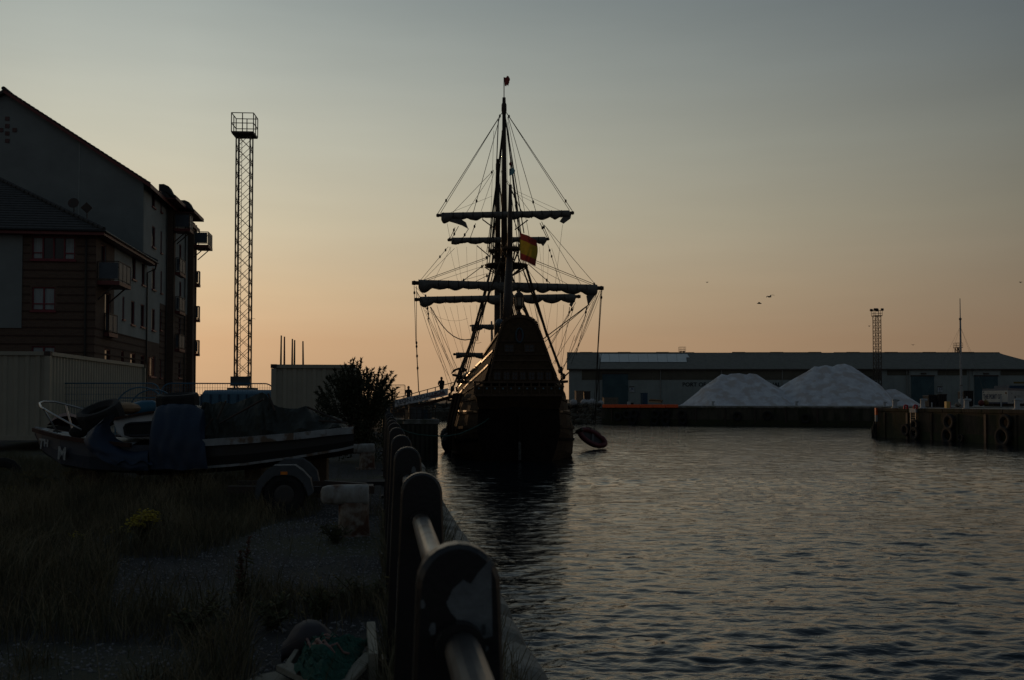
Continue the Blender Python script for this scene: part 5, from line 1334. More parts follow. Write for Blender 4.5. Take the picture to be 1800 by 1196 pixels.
heap([(1193,713),(1200,710),(1230,690),(1262,664),(1268,657.5),(1279,660),(1284,657.5),(1300,656.5),(1313,659),(1317,656.5),(1330,658),(1350,671),(1368,681),(1380,690),(1405,713)], 207, 11, 1.3, 'left hand flat topped white salt heap')
heap([(1330,713),(1366,684),(1390,669),(1425,650),(1432,644),(1440,645),(1452,642),(1464,645),(1472,641),(1485,639.5),(1498,644),(1508,652),(1520,668),(1535,680),(1552,688),(1563,713)], 209, 14.5, 5.1, 'tallest white salt heap in the middle, with a double crest')
heap([(1518,713),(1540,692),(1552,687),(1562,684.5),(1574,684.5),(1586,691),(1602,701),(1620,713)], 206, 7.5, 9.7, 'small low salt heap spilling off the right of the tall one')

# orange booms, tyres, oddments along the far quay edge
orm = mat('orange_boom', (.88,.13,.03), .5, (.80,.11,.025), 2)
for k in range(6):
    xa, xb = 1059+22.2*k, 1059+22.2*k+21.6
    def fw_(px, py): d = ray(px,py); return C0 + d*((FA-fn*.5-C0).dot(fn)/d.dot(fn))
    a, b_ = fw_(xa,714), fw_(xb,714); za, zb__ = fw_(xa,717).z, fw_(xa,711.3).z
    e = empty('orange_beam', (a.x,a.y,za)); tag(e, 'bright orange beam, '+('first','second','third','fourth','fifth','last')[k]+' from the left along the far quay edge', 'beam', 'orange beams on the far quay edge')
    u = b_-a; u.z = 0; MB().prism([Vector((a.x,a.y,za)), Vector((a.x,a.y,zb__)), Vector((a.x,a.y,zb__))+fn*.3, Vector((a.x,a.y,za))+fn*.3], u).build('beam_body', orm, e, bevel=.04)
rub = mat('tyre_rubber', (.012,.012,.013), .85, (.02,.02,.02), 6, .3, 30)
rubl = mat('dusty_tyre', (.055,.05,.04), .9, (.03,.027,.022), 4)
def tyre_mesh(R0, r0, w=1.0, tread=True):
    mb = MB(); prof = [(R0-.42*r0*2, -.5*w*r0),(R0+.05*r0,-.95*w*r0),(R0+.75*r0,-.9*w*r0),(R0+r0,-.6*w*r0),(R0+r0,.6*w*r0),(R0+.75*r0,.9*w*r0),(R0+.05*r0,.95*w*r0),(R0-.42*r0*2,.5*w*r0)]
    seg = 24; vs_ = []
    for k in range(seg):
        t = 2*math.pi*k/seg; c_, s_ = math.cos(t), math.sin(t); g = (.97 if k%2 else 1)
        for r_, z in prof: rr_ = r_*(g if r_ > R0+.8*r0 else 1); vs_.append((rr_*c_, rr_*s_, z))
    n = len(prof); mb.add(vs_, [(k*n+i, k*n+(i+1)%n, ((k+1)%seg)*n+(i+1)%n, ((k+1)%seg)*n+i) for k in range(seg) for i in range(n)])
    return mb
tyre0 = tyre_mesh(.62,.24).build('tyre_fender', rub); tyre0.rotation_euler = (math.pi/2,0,0)
first_used = False
def put_tyre(p, nrm, sc_, lb, mtl=None, grp='tyre fenders hung on the quay walls'):
    global first_used
    t = tyre0 if not first_used else tyre0.copy()
    if first_used: col.objects.link(t)
    first_used = True
    t.location = p; t.rotation_euler = Vector(nrm).to_track_quat('Z','Y').to_euler(); t.scale = (sc_,)*3
    tag(t, lb, 'tyre', grp); return t
for ti, (px, py) in enumerate(((1086,733),(1102,729),(1115,728),(1152,729),(1171,728),(1199,729),(1296,732),(1349,731),(1416,736),(1112,739),(1150,740),(1170,740),(1200,739))):
    otx = ('first','second','third','fourth','fifth','sixth','seventh','eighth','ninth','first','second','third','fourth')[ti]
    d = ray(px,py); p = C0 + d*((FA-fn*.45-C0).dot(fn)/d.dot(fn)); put_tyre(p, fn, 1.0, f'{otx} tyre from the left in the '+('upper' if ti < 9 else 'lower')+' row on the far quay wall')
for (px, py, s, lb) in ((1592,756,.85,'tyre fender left of the ladder on the right pier'),(1608,748,.8,'upper tyre fender under the ladder on the right pier'),(1608,762,.9,'lower tyre fender under the ladder on the right pier'),
   (1669,742,1.05,'upper tyre of the middle pair on the right pier'),(1667,766,1.15,'lower tyre of the middle pair on the right pier'),(1689,770,.5,'small tyre beside the middle pair on the right pier'),
   (1768,743,1.0,'upper tyre of the rightmost pair on the right pier'),(1764,768,1.25,'lower tyre of the rightmost pair on the right pier')):
    d = ray(px,py); p = C0 + d*((PA-pn*.32-C0).dot(pn)/d.dot(pn)); put_tyre(p, pn, s, lb)
def on_pier(px, py=718.3): return G(px, py, PZ)
whiteb = mat('bollard_paint', (.40,.43,.45), .6, (.28,.30,.31), 3)
def make_bollard_far():
    e = empty('mooring_bollard', (0,0,0))
    MB().lathe([(.42,0),(.42,.08),(.28,.12),(.25,.85),(.30,1.05),(.2,1.12)], (0,0,0), 14).build('bollard_post', whiteb, e, world=False, smooth=False)
    MB().tube([(-.1,0,.92),(.55,0,.98)], [.22,.14], 8).build('bollard_horn', whiteb, e, world=False); return e
bf = make_bollard_far(); fu = False
for (px, lb) in ((1573,'pale horned bollard near the pier corner'),(1622,'pale horned bollard left of the dark skips on the pier'),(1699,'pale horned bollard just right of the flagpole'),(1788,'pale horned bollard at the right edge of the photograph, in front of the cabin')):
    b = bf if not fu else copy_tree(bf); fu = True; b.location = on_pier(px, 717.6+ (px-1573)*.012); tag(b, lb, 'bollard', 'pale horned bollards on the right pier')
for (px, lb) in ((1555,'small far bollard at the foot of the low salt heap'),(1400,'tiny white bollard before the dip between the salt heaps'),(1253,'tiny white bollard before the left salt heap')):
    b = copy_tree(bf); q = P(px, 714, 195.5 if px < 1500 else 180); b.location = (q.x,q.y,3.4 if px < 1500 else 3.35); b.scale = (.8,.8,.8); tag(b, lb, 'bollard', 'small pale bollards on the far quay')
redr = mat('ladder_red', (.55,.02,.05), .6)
for (px, lb) in ((1593,'left pink red hoop top of the quay ladder'),(1610,'right pink red hoop top of the quay ladder')):
    p = on_pier(px, 719); e = empty('ladder_hoop', p); tag(e, lb, 'ladder hoop', 'pink red ladder hoops')
    MB().tube([p+Vector((-.25,0,0)),p+Vector((-.25,0,.3)),p+Vector((-.1,0,.42)),p+Vector((.15,0,.38)),p+Vector((.2,.2,0))], .10, 6).build('hoop', redr, e)
ld = empty('quay_ladder', on_pier(1604,720)); tag(ld, 'steel ladder down the right pier between the red hoops', 'ladder')
def pw(px, py, out=.2):
    d = ray(px,py); return C0 + d*((PA-pn*out-C0).dot(pn)/d.dot(pn))
for px in (1601,1610): MB().bar(pw(px,719), pw(px,768), .1).build('stile', greysteel, ld)
for k in range(12): MB().bar(pw(1601,722+k*4), pw(1610,722+k*4), .07).build('rung', greysteel, ld)
MB().bar(pw(1600,721.5), pw(1611,721.5), .25,.5).build('ladder_head', whiteb, ld)
# red and white corner guard with timber fender at the pier corner
cg = empty('corner_guard', PA-pn*.2); tag(cg, 'orange and white striped guard strip on the corner of the right pier', 'guard')
zz = [PZ, PZ-.5, PZ-.9, PZ-1.3, PZ-1.7]
for k in range(4):
    MB().box((-.13,-.13,zz[k+1]),(.13,.13,zz[k]-.01), Matrix.Translation(Vector((PA.x-.12,PA.y-.18,0)))).build('stripe', orm if k in (0,1) else whiteb, cg)
mb = MB()
tf = empty('timber_fender', PA); tag(tf, 'chained timber fender hanging at the corner of the right pier', 'fender')
for k in range(3): MB().box((PA.x-.28-.12*k,PA.y-.3+.2*k,-.5),(PA.x-.12-.12*k,PA.y-.05+.2*k,1.9-.3*k)).build('fender_pile', rub, tf)
MB().tube([Vector((PA.x-.5,PA.y-.4,1.9)),Vector((PA.x-.7,PA.y-.45,1.0)),Vector((PA.x-.45,PA.y-.4,.1))], .09, 6).build('chain', rubl, tf)
# flagpole
fpb = on_pier(1690, 718.0); fpb = P(1690,716,136); fpb.z = PZ-.02; fpt = P(1690,524,136)
e = empty('flagpole', fpb); tag(e, 'tall thin pale flagpole with guy wires on the right pier', 'flagpole')
ht = fpt.z-PZ
MB().tube([fpb, fpb+Vector((0,0,ht*.80)), fpb+Vector((0,0,ht*.81)), fpb+Vector((0,0,ht))], [.17,.12,.07,.05], 10).build('pole', mat('pole_grey',(.36,.38,.39),.5), e, smooth=False)
MB().box((fpb.x-.3,fpb.y-.3,PZ-.02),(fpb.x+.3,fpb.y+.3,PZ+1.1)).build('pole_base', whiteb, e, bevel=.04)
for (dx, dy) in ((-5.5,1),(5.5,1),(-1.5,4),(2.2,-3)): MB().tube([fpb+Vector((0,0,ht*.74)), fpb+Vector((dx,dy,0))], .012, 3).build('guy_wire', greysteel, e)
for z in (.2,.81): MB().ball(fpb+Vector((0,0,ht*z)), .2, 8, 5).build('collar', greysteel, e)
# dark skips, yellow post, cones
def skip(px0, px1, py, zc, label):
    a, b_ = P(px0,716,zc), P(px1,716,zc); a.z = b_.z = PZ-.02; h = P(px0,py,zc).z-PZ; u = b_-a; n_ = Vector((-u.y,u.x,0)).normalized()
    e = empty('waste_skip', a); tag(e, label, 'skip', 'dark skips on the right pier')
    MB().prism([a+u.normalized()*.15, b_-u.normalized()*.15, b_+Vector((0,0,h)), a+Vector((0,0,h))], n_*2).build('skip_body', darksteel, e, bevel=.04)
    MB().bar(a+Vector((0,0,h+.04))-n_*.03, b_+Vector((0,0,h+.04))-n_*.03, .12, .12).build('rim', greysteel if False else darksteel, e)
    for k in range(5): q = a.lerp(b_,(k+.5)/5)-n_*.05; MB().bar(q+Vector((0,0,.1)), q+Vector((0,0,h-.05)), .08).build('rib', rub, e)
skip(1632,1646.5,695,140,'narrow dark skip left of its twin beside the bay sign'); skip(1647.5,1665,694,140,'wider dark skip right beside the narrow one'); skip(1694,1711.5,688,146,'tall dark skip right behind the flagpole')
p = on_pier(1667.5,717.5); e = empty('gas_locker', p); tag(e, 'small sunlit yellow locker with red side on the pier', 'locker'); 
MB().box((p.x-.26,p.y,PZ-.02),(p.x+.2,p.y+.5,PZ+.8)).build('locker_body', mat('yellow_paint',(.62,.40,.12),.6,(.5,.33,.1),3), e, bevel=.02); MB().box((p.x+.205,p.y+.02,PZ),(p.x+.28,p.y+.48,PZ+.72)).build('locker_door', redr, e)
p = P(1684,716,134); e = empty('stone_cairn', (p.x,p.y,PZ)); tag(e, 'pale boulder and block at the foot of the flagpole', 'stone'); vs_, fs_ = rock((p.x,p.y,PZ+.3), .5, 77); MB().add(vs_,fs_).build('stone', rocks_m if False else mat('pale_stone',(.22,.19,.15),.9), e)
for (px, zc, h, m_, lb) in ((1638,133,.55,'a','short pale post before the dark skips'),(1700,133,1.35,'b','slim pale post right of the flagpole'),(1760,138,1.5,'b','slim grey post before the lettered cabin')):
    p = P(px,716,zc); e = empty('marker_post', (p.x,p.y,PZ)); tag(e, lb, 'post', 'slim marker posts on the pier'); MB().tube([(p.x,p.y,PZ-.02),(p.x,p.y,PZ+h)], .09, 8).build('shaft', whiteb, e); MB().ball((p.x,p.y,PZ+h), .1, 8, 5).build('cap', whiteb, e)
for (px, m_, lb) in ((1725,mat('faded_red',(.16,.03,.025),.7),'red float behind the pier edge left of the cabin'),(1733,mat('buoy_yellow',(.20,.13,.03),.7),'yellow brown float against the cabin')):
    p = P(px,716,143); e = empty('mooring_float', (p.x,p.y,PZ)); tag(e, lb, 'buoy', 'floats on the pier'); MB().ball((p.x,p.y,PZ+.52), .42, 12, 8, (1,1,1.05)).build('float_body', m_, e, smooth=True); MB().tube([(p.x,p.y,PZ+.85),(p.x,p.y,PZ+1.05)], .07, 6).build('eye', darksteel, e)
# the lettered cabin, corner towards us
c0_, c1_, c2_ = P(1727,712,150), P(1772,712,143), P(1812,712,152)
for c in (c0_,c1_,c2_): c.z = PZ-.02
cb_ = empty('port_cabin', c1_); tag(cb_, 'white cabin with THE PORT OF lettering and a flat blue roof on the pier', 'cabin')
zt_ = P(1772,686.5,143).z; up_ = Vector((0,0,zt_-PZ)); cw = mat('cabin_white', (.42,.42,.40), .7, (.33,.33,.31), .8)
sk_ = Vector((0,0,.45))
c3_ = c0_+c2_-c1_
MB().prism([c1_+sk_, c2_+sk_, c3_+sk_, c0_+sk_], up_-sk_).build('cabin_body', cw, cb_)
MB().prism([c1_+up_, c2_+up_, c3_+up_, c0_+up_], (0,0,.32)).build('cabin_roof', blue_t, cb_)
MB().prism([c1_.lerp(c3_,.04)+Vector((0,0,0)), c2_.lerp(c0_,.04), c3_.lerp(c1_,.04), c0_.lerp(c2_,.04)], (0,0,.44)).build('cabin_skid', rub, cb_)
ux = (c1_-c0_).normalized(); on = Vector((ux.y,-ux.x,0)); on = on if on.dot(C0-c0_) > 0 else -on
navy = mat('navy_lettering', (.02,.045,.10), .7)
text('lettering', 'THE PORT OF', .93, frame(c0_+ux*.25+Vector((0,0,.98))+on*.02, ux), navy, cb_, .01, sx=.62*((c1_-c0_).length/4.9), bold=.02)
MB().prism([c0_+ux*.05+on*.003+sk_, c1_-ux*.1+on*.003+sk_, c1_-ux*.1+on*.003+sk_*1.5, c0_+ux*.05+on*.003+sk_*1.5], on*.01).build('stripe', navy, cb_)
u2 = (c2_-c1_).normalized(); on2 = Vector((u2.y,-u2.x,0)); on2 = on2 if on2.dot(C0-c0_) > 0 else -on2
for (t, z, s) in ((.28,1.2,.35),(.42,1.5,.12),(.5,1.5,.12),(.18,.75,.15),(.15,1.85,.12)):
    p = c1_.lerp(c2_,t)+Vector((0,0,z))+on2*.02; MB().prism([p,p+u2*s,p+u2*s+Vector((0,0,s)),p+Vector((0,0,s))], on2*.03).build('vent', rub, cb_)
p = c1_-ux*.7+Vector((0,0,1.85))+on*.02; MB().prism([p,p+ux*.45,p+ux*.4+Vector((0,0,.22)),p+ux*.1+Vector((0,0,.3))], on*.02).build('badge', mat('badge_brown',(.16,.07,.02),.7), cb_)
p = c0_+ux*.2+Vector((0,0,2.05))+on*.02; MB().prism([p,p+ux*.3,p+ux*.35+Vector((0,0,.2)),p+ux*.05+Vector((0,0,.15))], on*.02).build('badge', navy, cb_)
e = empty('blue_cabin', c2_); p0_, p1_ = P(1775,712,156), P(1840,712,156); zz1 = P(1,678,156).z; tag(e, 'blue topped plant room with yellow rail at the right edge behind the white cabin', 'cabin')
MB().prism([Vector((p0_.x,p0_.y,PZ)),Vector((p1_.x,p1_.y,PZ)),Vector((p1_.x,p1_.y,zz1)),Vector((p0_.x,p0_.y,zz1))], (0,4,0)).build('plant_body', blue_t, e)
MB().bar((p0_.x+.7,p0_.y,zz1+.45),(p1_.x,p1_.y,zz1+.45), .1,.3).build('yellow_rail', mat('dull_yellow',(.16,.12,.03),.7), e)
# white sacks, bin and timber in front of the warehouse
sackm = mat('white_sack', (.45,.46,.47), .8, (.3,.31,.32), 3)
for i, (px, s) in enumerate(((1008,1),(1027,1),(1033,.9),(1041,1.1),(1056,.8))):
    p = P(px, 708, 200+i*.7); e = empty('bulk_sack', (p.x,p.y,3.39)); tag(e, ('leftmost','second from left','middle','fourth from left','rightmost')[i]+' of the white bulk sacks before the left end of the warehouse', 'sack', 'white bulk sacks by the warehouse')
    MB().ball((p.x,p.y,3.39+.62*s), .78*s, 10, 7, (1,.9,.85)).build('sack_body', sackm, e, smooth=True)
    MB().tube([(p.x-.3,p.y,3.39+1.1*s),(p.x,p.y,3.39+1.45*s),(p.x+.3,p.y,3.39+1.1*s)], .05, 5).build('lifting_loop', sackm, e)
def qbox(px0, px1, pyt, zc, m, name, lb, cat, grp=None):
    a, b_ = P(px0,714,zc), P(px1,714,zc); zt_ = P(px0,pyt,zc).z; e = empty(name, (a.x,a.y,3.4)); tag(e, lb, cat, grp)
    MB().prism([Vector((a.x,a.y,3.39)),Vector((b_.x,b_.y,3.39)),Vector((b_.x,b_.y,zt_)),Vector((a.x,a.y,zt_))], (0,1.8,0)).build('body', m, e, bevel=.05)
    u = (b_-a).normalized(); MB().prism([Vector((a.x,a.y,zt_))-u*.08,Vector((b_.x,b_.y,zt_))+u*.08,Vector((b_.x,b_.y,zt_+.12))+u*.08,Vector((a.x,a.y,zt_+.12))-u*.08], (0,1.9,0)).build('lid', m, e)
qbox(1013,1026,688,206,mat('cardboard',(.20,.15,.11),.9),'pallet_stack','brown pallet stack beside the sacks','pallets'); qbox(1026.5,1038,689,207,darksteel,'dark_crate','dark crate right of the brown pallet stack','crate')
qbox(1062,1087,700,205,mat('beige_crate',(.17,.15,.12),.9),'low_crate','long low beige crate before the roller door','crate'); qbox(1130,1138.5,692,214,blue_t,'blue_bin','small blue bin on the far quay','bin')
mb = MB(); tp = empty('timber_stack', P(1152,712,203)); tag(tp, 'stack of dark timbers and poles on the far quay right of the blue bin', 'timber')
random.seed(3)
for k in range(9):
    a = P(1140+k*.8,706-1.0*(k%4),203+.5*k); b_ = P(1163+random.uniform(-2,3),707.5-1.0*(k%4),203+.5*k); MB().bar(a,b_,.3).build('timber', woodm if k%3 else wl, tp)
a = P(1106,711,196); e = empty('worker_hut', a); tag(e, 'tiny white and black gauge box on the orange beams', 'box'); MB().box((a.x-.3,a.y,3.4),(a.x+.3,a.y+.4,4.2)).build('box_body', whiteb, e, bevel=.04); MB().box((a.x+.31,a.y+.02,3.4),(a.x+.9,a.y+.4,4.0)).build('box_side', rub, e)

# gulls
gm = mat('gull_feather', (.09,.085,.08), .8)
def gull(px, py, zc, span, rz, tilt, lb):
    p = P(px,py,zc); e = empty('gull', p, rz); tag(e, lb, 'bird', 'gulls in the air')
    MB().tube([(0,-.24,0),(0,-.1,.02),(0,.08,.03),(0,.2,.03),(0,.27,.02)], [.02,.065,.07,.045,.012], 8).build('body', gm, e, smooth=True, world=False)
    for s in (-1,1):
        sp = span/2; t = tilt*s
        pts = [((0,.10,.03),(0,-.05,.03)),((s*sp*.4,.13,.16+t*.4),(s*sp*.4,-.03,.14+t*.4)),((s*sp*.75,.05,.12+t*.8),(s*sp*.75,-.05,.11+t*.8)),((s*sp,-.08,.05+t),(s*sp,-.10,.05+t))]
        v = [x for pr in pts for x in pr]; mb = MB(); mb.add([Vector(x)+Vector((0,0,.012)) for x in v]+[Vector(x)-Vector((0,0,.012)) for x in v], [(0,1,3,2),(2,3,5,4),(4,5,7,6),(8,10,11,9),(10,12,13,11),(12,14,15,13),(0,2,10,8),(2,4,12,10),(4,6,14,12),(1,9,11,3),(3,11,13,5),(5,13,15,7)])
        mb.build('wing', gm, e, world=False)
gull(1353,522.5,95,1.0,R(20),.13,'largest gull, gliding with wings tilted above the salt heaps'); gull(1335,534,110,.35,R(70),0,'small dark gull just below the largest one'); gull(1243,497,190,.6,R(10),.02,'tiny gull alone between the ship and the salt heaps')
gull(1605,607,180,.7,R(-15),.02,'tiny gull right of the floodlight tower'); gull(1794,497,180,.7,R(5),.0,'tiny gull at the right edge of the sky'); gull(438.5,564.5,78,1.0,R(-10),.08,'gull passing the right leg of the tall lattice tower'); gull(1528,574,200,.5,R(5),0,'tiny gull left of the floodlight tower')

# ---------------------------------------------------------------- laid-up boat under tarpaulins
boatm = mat('boat_blue', (.045,.062,.090), .5, (.032,.045,.066), 2, .1, 12, c3=(.035,.035,.035)); boatw = mat('boat_white', (.34,.37,.39), .55, (.22,.24,.25), 4, c3=(.14,.10,.07), s3=5)
antif = mat('antifouling', (.06,.022,.015), .8, (.035,.015,.012), 4); tarpb = mat('blue_tarpaulin', (.012,.030,.065), .6, (.009,.022,.048), 3, .5, 7); tarpg = mat('green_tarpaulin', (.028,.034,.028), .7, (.018,.022,.019), 3, .5, 8)
steelp = mat('polished_tube', (.40,.40,.40), .28, (.3,.3,.3), 5, metal=.9)
BZ = 15.6
e_b = P(350,800,BZ); boat = empty('laid_up_boat', (e_b.x,e_b.y,QZ)); tag(boat, 'old dark blue boat with white gunwale laid up under tarpaulins, THM on its bow', 'boat')
bs = [25, 45, 90, 150, 230, 330, 430, 520, 600, 622]
gunw = [759, 762, 770, 777, 783, 780, 774, 767, 758.5, 757]
keel = [766, 800, 824, 832, 834, 832, 824, 812, 799, 794]
chin = [762, 782, 802, 812, 817, 815, 808, 798, 786, 783]
hbm = [.02,.22,.55,.82,.98,1.02,1.0,.95,.85,.82]
ax_ = (P(600,780,BZ)-P(100,780,BZ)).normalized(); bn_ = Vector((math.sin(R(-2.2)),math.cos(R(-2.2)),0))
def BPt(px, py, off): return P(px, py, BZ-.95)+bn_*off       # near side plane, off metres away from us
midoff = 1.0
def hullrow(i, s):
    px = bs[i]; h_ = hbm[i]
    c = midoff; g = c - s*h_
    zc = BZ-.95
    return [BPt(px, gunw[i], g), BPt(px, gunw[i]*.5+keel[i]*.5, c-s*h_*1.0), BPt(px, keel[i]-5, c-s*h_*.93), BPt(px, keel[i]+3, c-s*h_*.45)]
near = [hullrow(i,1) for i in range(len(bs))]
far = [[Vector((a.x,a.y,0))+bn_*(2*hbm[i]*(1,1.0,.93,.45)[k])+Vector((0,0,a.z)) for k, a in enumerate(near[i])] for i in range(len(bs))]
MB().grid(near).build('hull_side', boatm, boat); MB().grid(far).build('hull_side', boatm, boat)
tr = [near[-1][k] for k in range(4)]+[far[-1][k] for k in (3,2,1,0)]; MB().add(tr,[tuple(range(8))]).build('transom', boatm, boat)
MB().grid([[near[i][0], near[i][0].lerp(far[i][0],.5)+Vector((0,0,.05)), far[i][0]] for i in range(5)]).build('fore_deck', boatw, boat)
mb = MB()
for i in range(5, len(bs)-1): mb.bar(near[i][0]-bn_*.04, near[i+1][0]-bn_*.04, .07, .10)
mb.build('gunwale', boatw, boat)
mb = MB()
for i in range(0, 4): mb.bar(near[i][0]-bn_*.03, near[i+1][0]-bn_*.03, .06, .06)
for i in range(0, len(bs)-1): mb.bar(far[i][0], far[i+1][0], .06, .07)
mb.build('rubbing_strake', antif, boat)
mb = MB()
for i in range(5, len(bs)-1): mb.bar(near[i][2]-bn_*.02+Vector((0,0,.02)), near[i+1][2]-bn_*.02+Vector((0,0,.02)), .03, .035)
mb.build('boot_stripe', boatw, boat)
mb = MB().grid([[near[i][2]-bn_*.012, near[i][3]-bn_*.012-Vector((0,0,.03)), near[i][3]+bn_*.4-Vector((0,0,.04))] for i in range(4,len(bs))]); mb.build('bottom_paint', antif, boat)
# lettering on the bow
def bl(px, py): return BPt(px, py, midoff-interp(px,bs,hbm)*.97-.02)
xdir = (bl(130,806)-bl(45,798)); 
letm = mat('lettering_white', (.34,.38,.40), .6, (.22,.25,.26), 12)
for ch, px, py, s in (('T',38,798,.22),('H',53.5,791.5,.15),('M',86,816,.27)):
    o_ = bl(px,py) - bn_*.05; text('lettering', ch, s*1.0, frame(o_, xdir, (bl(px+0,py-15)-bl(px+5,py))), letm, boat, .004, bold=.006)
# wheelhouse with window
cabw = mat('cabin_paint', (.72,.76,.78), .6, (.62,.66,.68), 4)
def cp_(px, py, off=0.0): return P(px, py, BZ-.55)+bn_*off
cab = [cp_(*p) for p in ((198,740),(200,746),(206,762),(216,770),(275,772),(300,772),(300,722),(262,727),(228,733),(205,736))]
MB().prism(cab, bn_*1.3).build('cabin_side', cabw, boat, bevel=.02)
wf = [cp_(*p,-.012) for p in ((219,752),(222,747),(230,744.5),(275,742),(292,742),(292,765),(232,766.5),(221,764))]
MB().tube(wf, .022, 6, closed=True).build('cabin_window', mat('window_rubber',(.03,.035,.04),.5), boat)
MB().prism([v+bn_*.004 for v in wf], -bn_*.006).build('window_pane', glassd, boat)
MB().prism([cp_(*p,-.08) for p in ((199,739),(203,734),(228,729.5),(262,723.5),(300,720),(300,723),(262,727),(228,733))], bn_*1.45).build('cabin_roof', antif, boat)
# pulpit rail
def fp(px, py, off): return BPt(px, py, off)
MB().tube([fp(134,757,.3), fp(120,750,.32), fp(75,729,.5), fp(45,716.5,.75), fp(34,709.5,.98), fp(38,706.5,1.1), fp(52,707,1.3), fp(85,717,1.5), fp(130,732,1.7), fp(142,738,1.7)], .016, 8).build('pulpit_rail', steelp, boat, smooth=True)
MB().tube([fp(53,719,.65), fp(76,764,.75)], .014, 6).build('pulpit_rail', steelp, boat); MB().tube([fp(70,714,1.4), fp(86,761,1.3)], .014, 6).build('pulpit_rail', steelp, boat)
MB().tube([fp(77,765,.9), fp(70,762,.9), fp(64,763,.9)], .03, 6).build('deck_cleat', darksteel, boat)
MB().ball(fp(122,762,.5), .09, 10, 6, (1.6,1,1)).build('rolled_fender', rub, boat)
# blue tarpaulin: main drape over the wheelhouse, and the swag forward of it
def loft(name, A, B_, n, m, seed, amp, par, over=None, fold=18, smooth=True, bulge=0):
    rows = []
    for j in range(n+1):
        t = j/n; row = []
        for i in range(len(A)):
            a, b = A[i], B_[i]; p = a.lerp(b,t) - bn_*(bulge*math.sin(math.pi*min(1,t**.8))); u = i/(len(A)-1)
            w = amp*(math.sin(u*fold+2.2*noise.noise(Vector((u*3,t*2,seed)))*2)*(1-.5*t) + 1.2*noise.noise(Vector((u*6,t*4,seed+2))))
            row.append(p - bn_*w)
        rows.append(row)
    o = MB().grid(rows).build(name, m, par, smooth=smooth); return o
def res(pts, n):
    L_s = [0]
    for a, b in zip(pts[:-1], pts[1:]): L_s.append(L_s[-1]+(b-a).length)
    return [Vector([np.interp(L_s[-1]*k/n, L_s, [p[c] for p in pts]) for c in range(3)]) for k in range(n+1)]
tp_ = empty('blue_tarpaulin', (e_b.x,e_b.y+.01,QZ+.01)); tag(tp_, 'deep blue tarpaulin draped over the wheelhouse of the laid-up boat', 'tarpaulin')
topc = res([cp_(274,724,-.12),cp_(278,716,-.12),cp_(290,711,-.12),cp_(318,709.5,-.12),cp_(345,712,-.12),cp_(358,722,-.12),cp_(364,745,-.1)], 40)
botc = res([BPt(266,824,-.16),BPt(278,824,-.18),BPt(300,823,-.2),BPt(325,826,-.2),BPt(345,822,-.2),BPt(358,822,-.18),BPt(368,824,-.15)], 40)
loft('drape', topc, botc, 26, tarpb, 1.0, .016, tp_, fold=27, bulge=.20)
loft('drape_top', [p for p in topc], [p+bn_*1.5+Vector((0,0,-.05)) for p in topc], 8, tarpb, 4.0, .0, tp_)
A_ = res([cp_(208,728,-.25),cp_(203,736,-.12),cp_(197,746,-.12),cp_(199,758,-.12),cp_(208,771,-.12),cp_(226,781,-.1),cp_(250,785,-.1),cp_(270,780,-.1)], 40)
B__ = res([BPt(172,742,.2),BPt(152,760,.1),BPt(148,775,-.02),BPt(160,792,-.14),BPt(185,808,-.2),BPt(210,818,-.22),BPt(236,826,-.22),BPt(266,826,-.2)], 40)
loft('swag', A_, B__, 18, tarpb, 7.0, .025, tp_, fold=9, bulge=.22)
loft('swag_fold', [a-bn_*.02 for a in A_[18:34]], [BPt(200+i*5.0, 812+4*math.sin(i), -.24) for i in range(16)], 14, tarpb, 11.0, .05, tp_, fold=14)
# dark green sheets heaped along the after deck
hp_ = empty('green_tarpaulin', (e_b.x+.02,e_b.y+.02,QZ+.01)); tag(hp_, 'dark green crumpled tarpaulins and poles heaped over the stern half of the boat', 'tarpaulin')
sil = [(340,709),(352,707),(365,711),(382,706),(400,711),(418,704),(436,697),(455,689.5),(463,693),(474,710),(486,716),(505,719),(520,719),(536,714),(552,727),(565,735),(580,731),(600,738),(607,745),(614,756)]
rows = []
nn_ = 110
for j in range(13):
    t = j/12; row = []
    for k in range(nn_+1):
        px = 345+(614-345)*k/nn_; py = np.interp(px, [s[0] for s in sil], [s[1] for s in sil]); gy = np.interp(px, bs, gunw)-2
        base = BPt(px, gy, .12); crest = BPt(px, py, .55)
        if t < .5: f = t/.5; p = base.lerp(crest, f); 
        else: f = (t-.5)/.5; p = crest.lerp(base+bn_*1.7, f)
        w = noise.noise(Vector((px*.035,t*3,3)))*.16 + abs(noise.noise(Vector((px*.09+t*4,t*2,8))))*.13
        p = p - bn_*w*(1 if .05 < t < .95 else 0) + Vector((0,0, 0 if abs(t-.5)<.04 else noise.noise(Vector((px*.05,t*5,6)))*.05)); row.append(p)
    rows.append(row)
MB().grid(rows).build('heaped_sheet', tarpg, hp_)
for (a, b_) in (((470,692),(482,722)),((384,745),(462,702)),((350,770),(372,736)),((540,716),(600,742)),((560,740),(610,744)),((395,705),(380,738))):
    MB().tube([BPt(*a,.15),BPt(*b_,.12)], .016, 5).build('pole', darksteel, hp_)
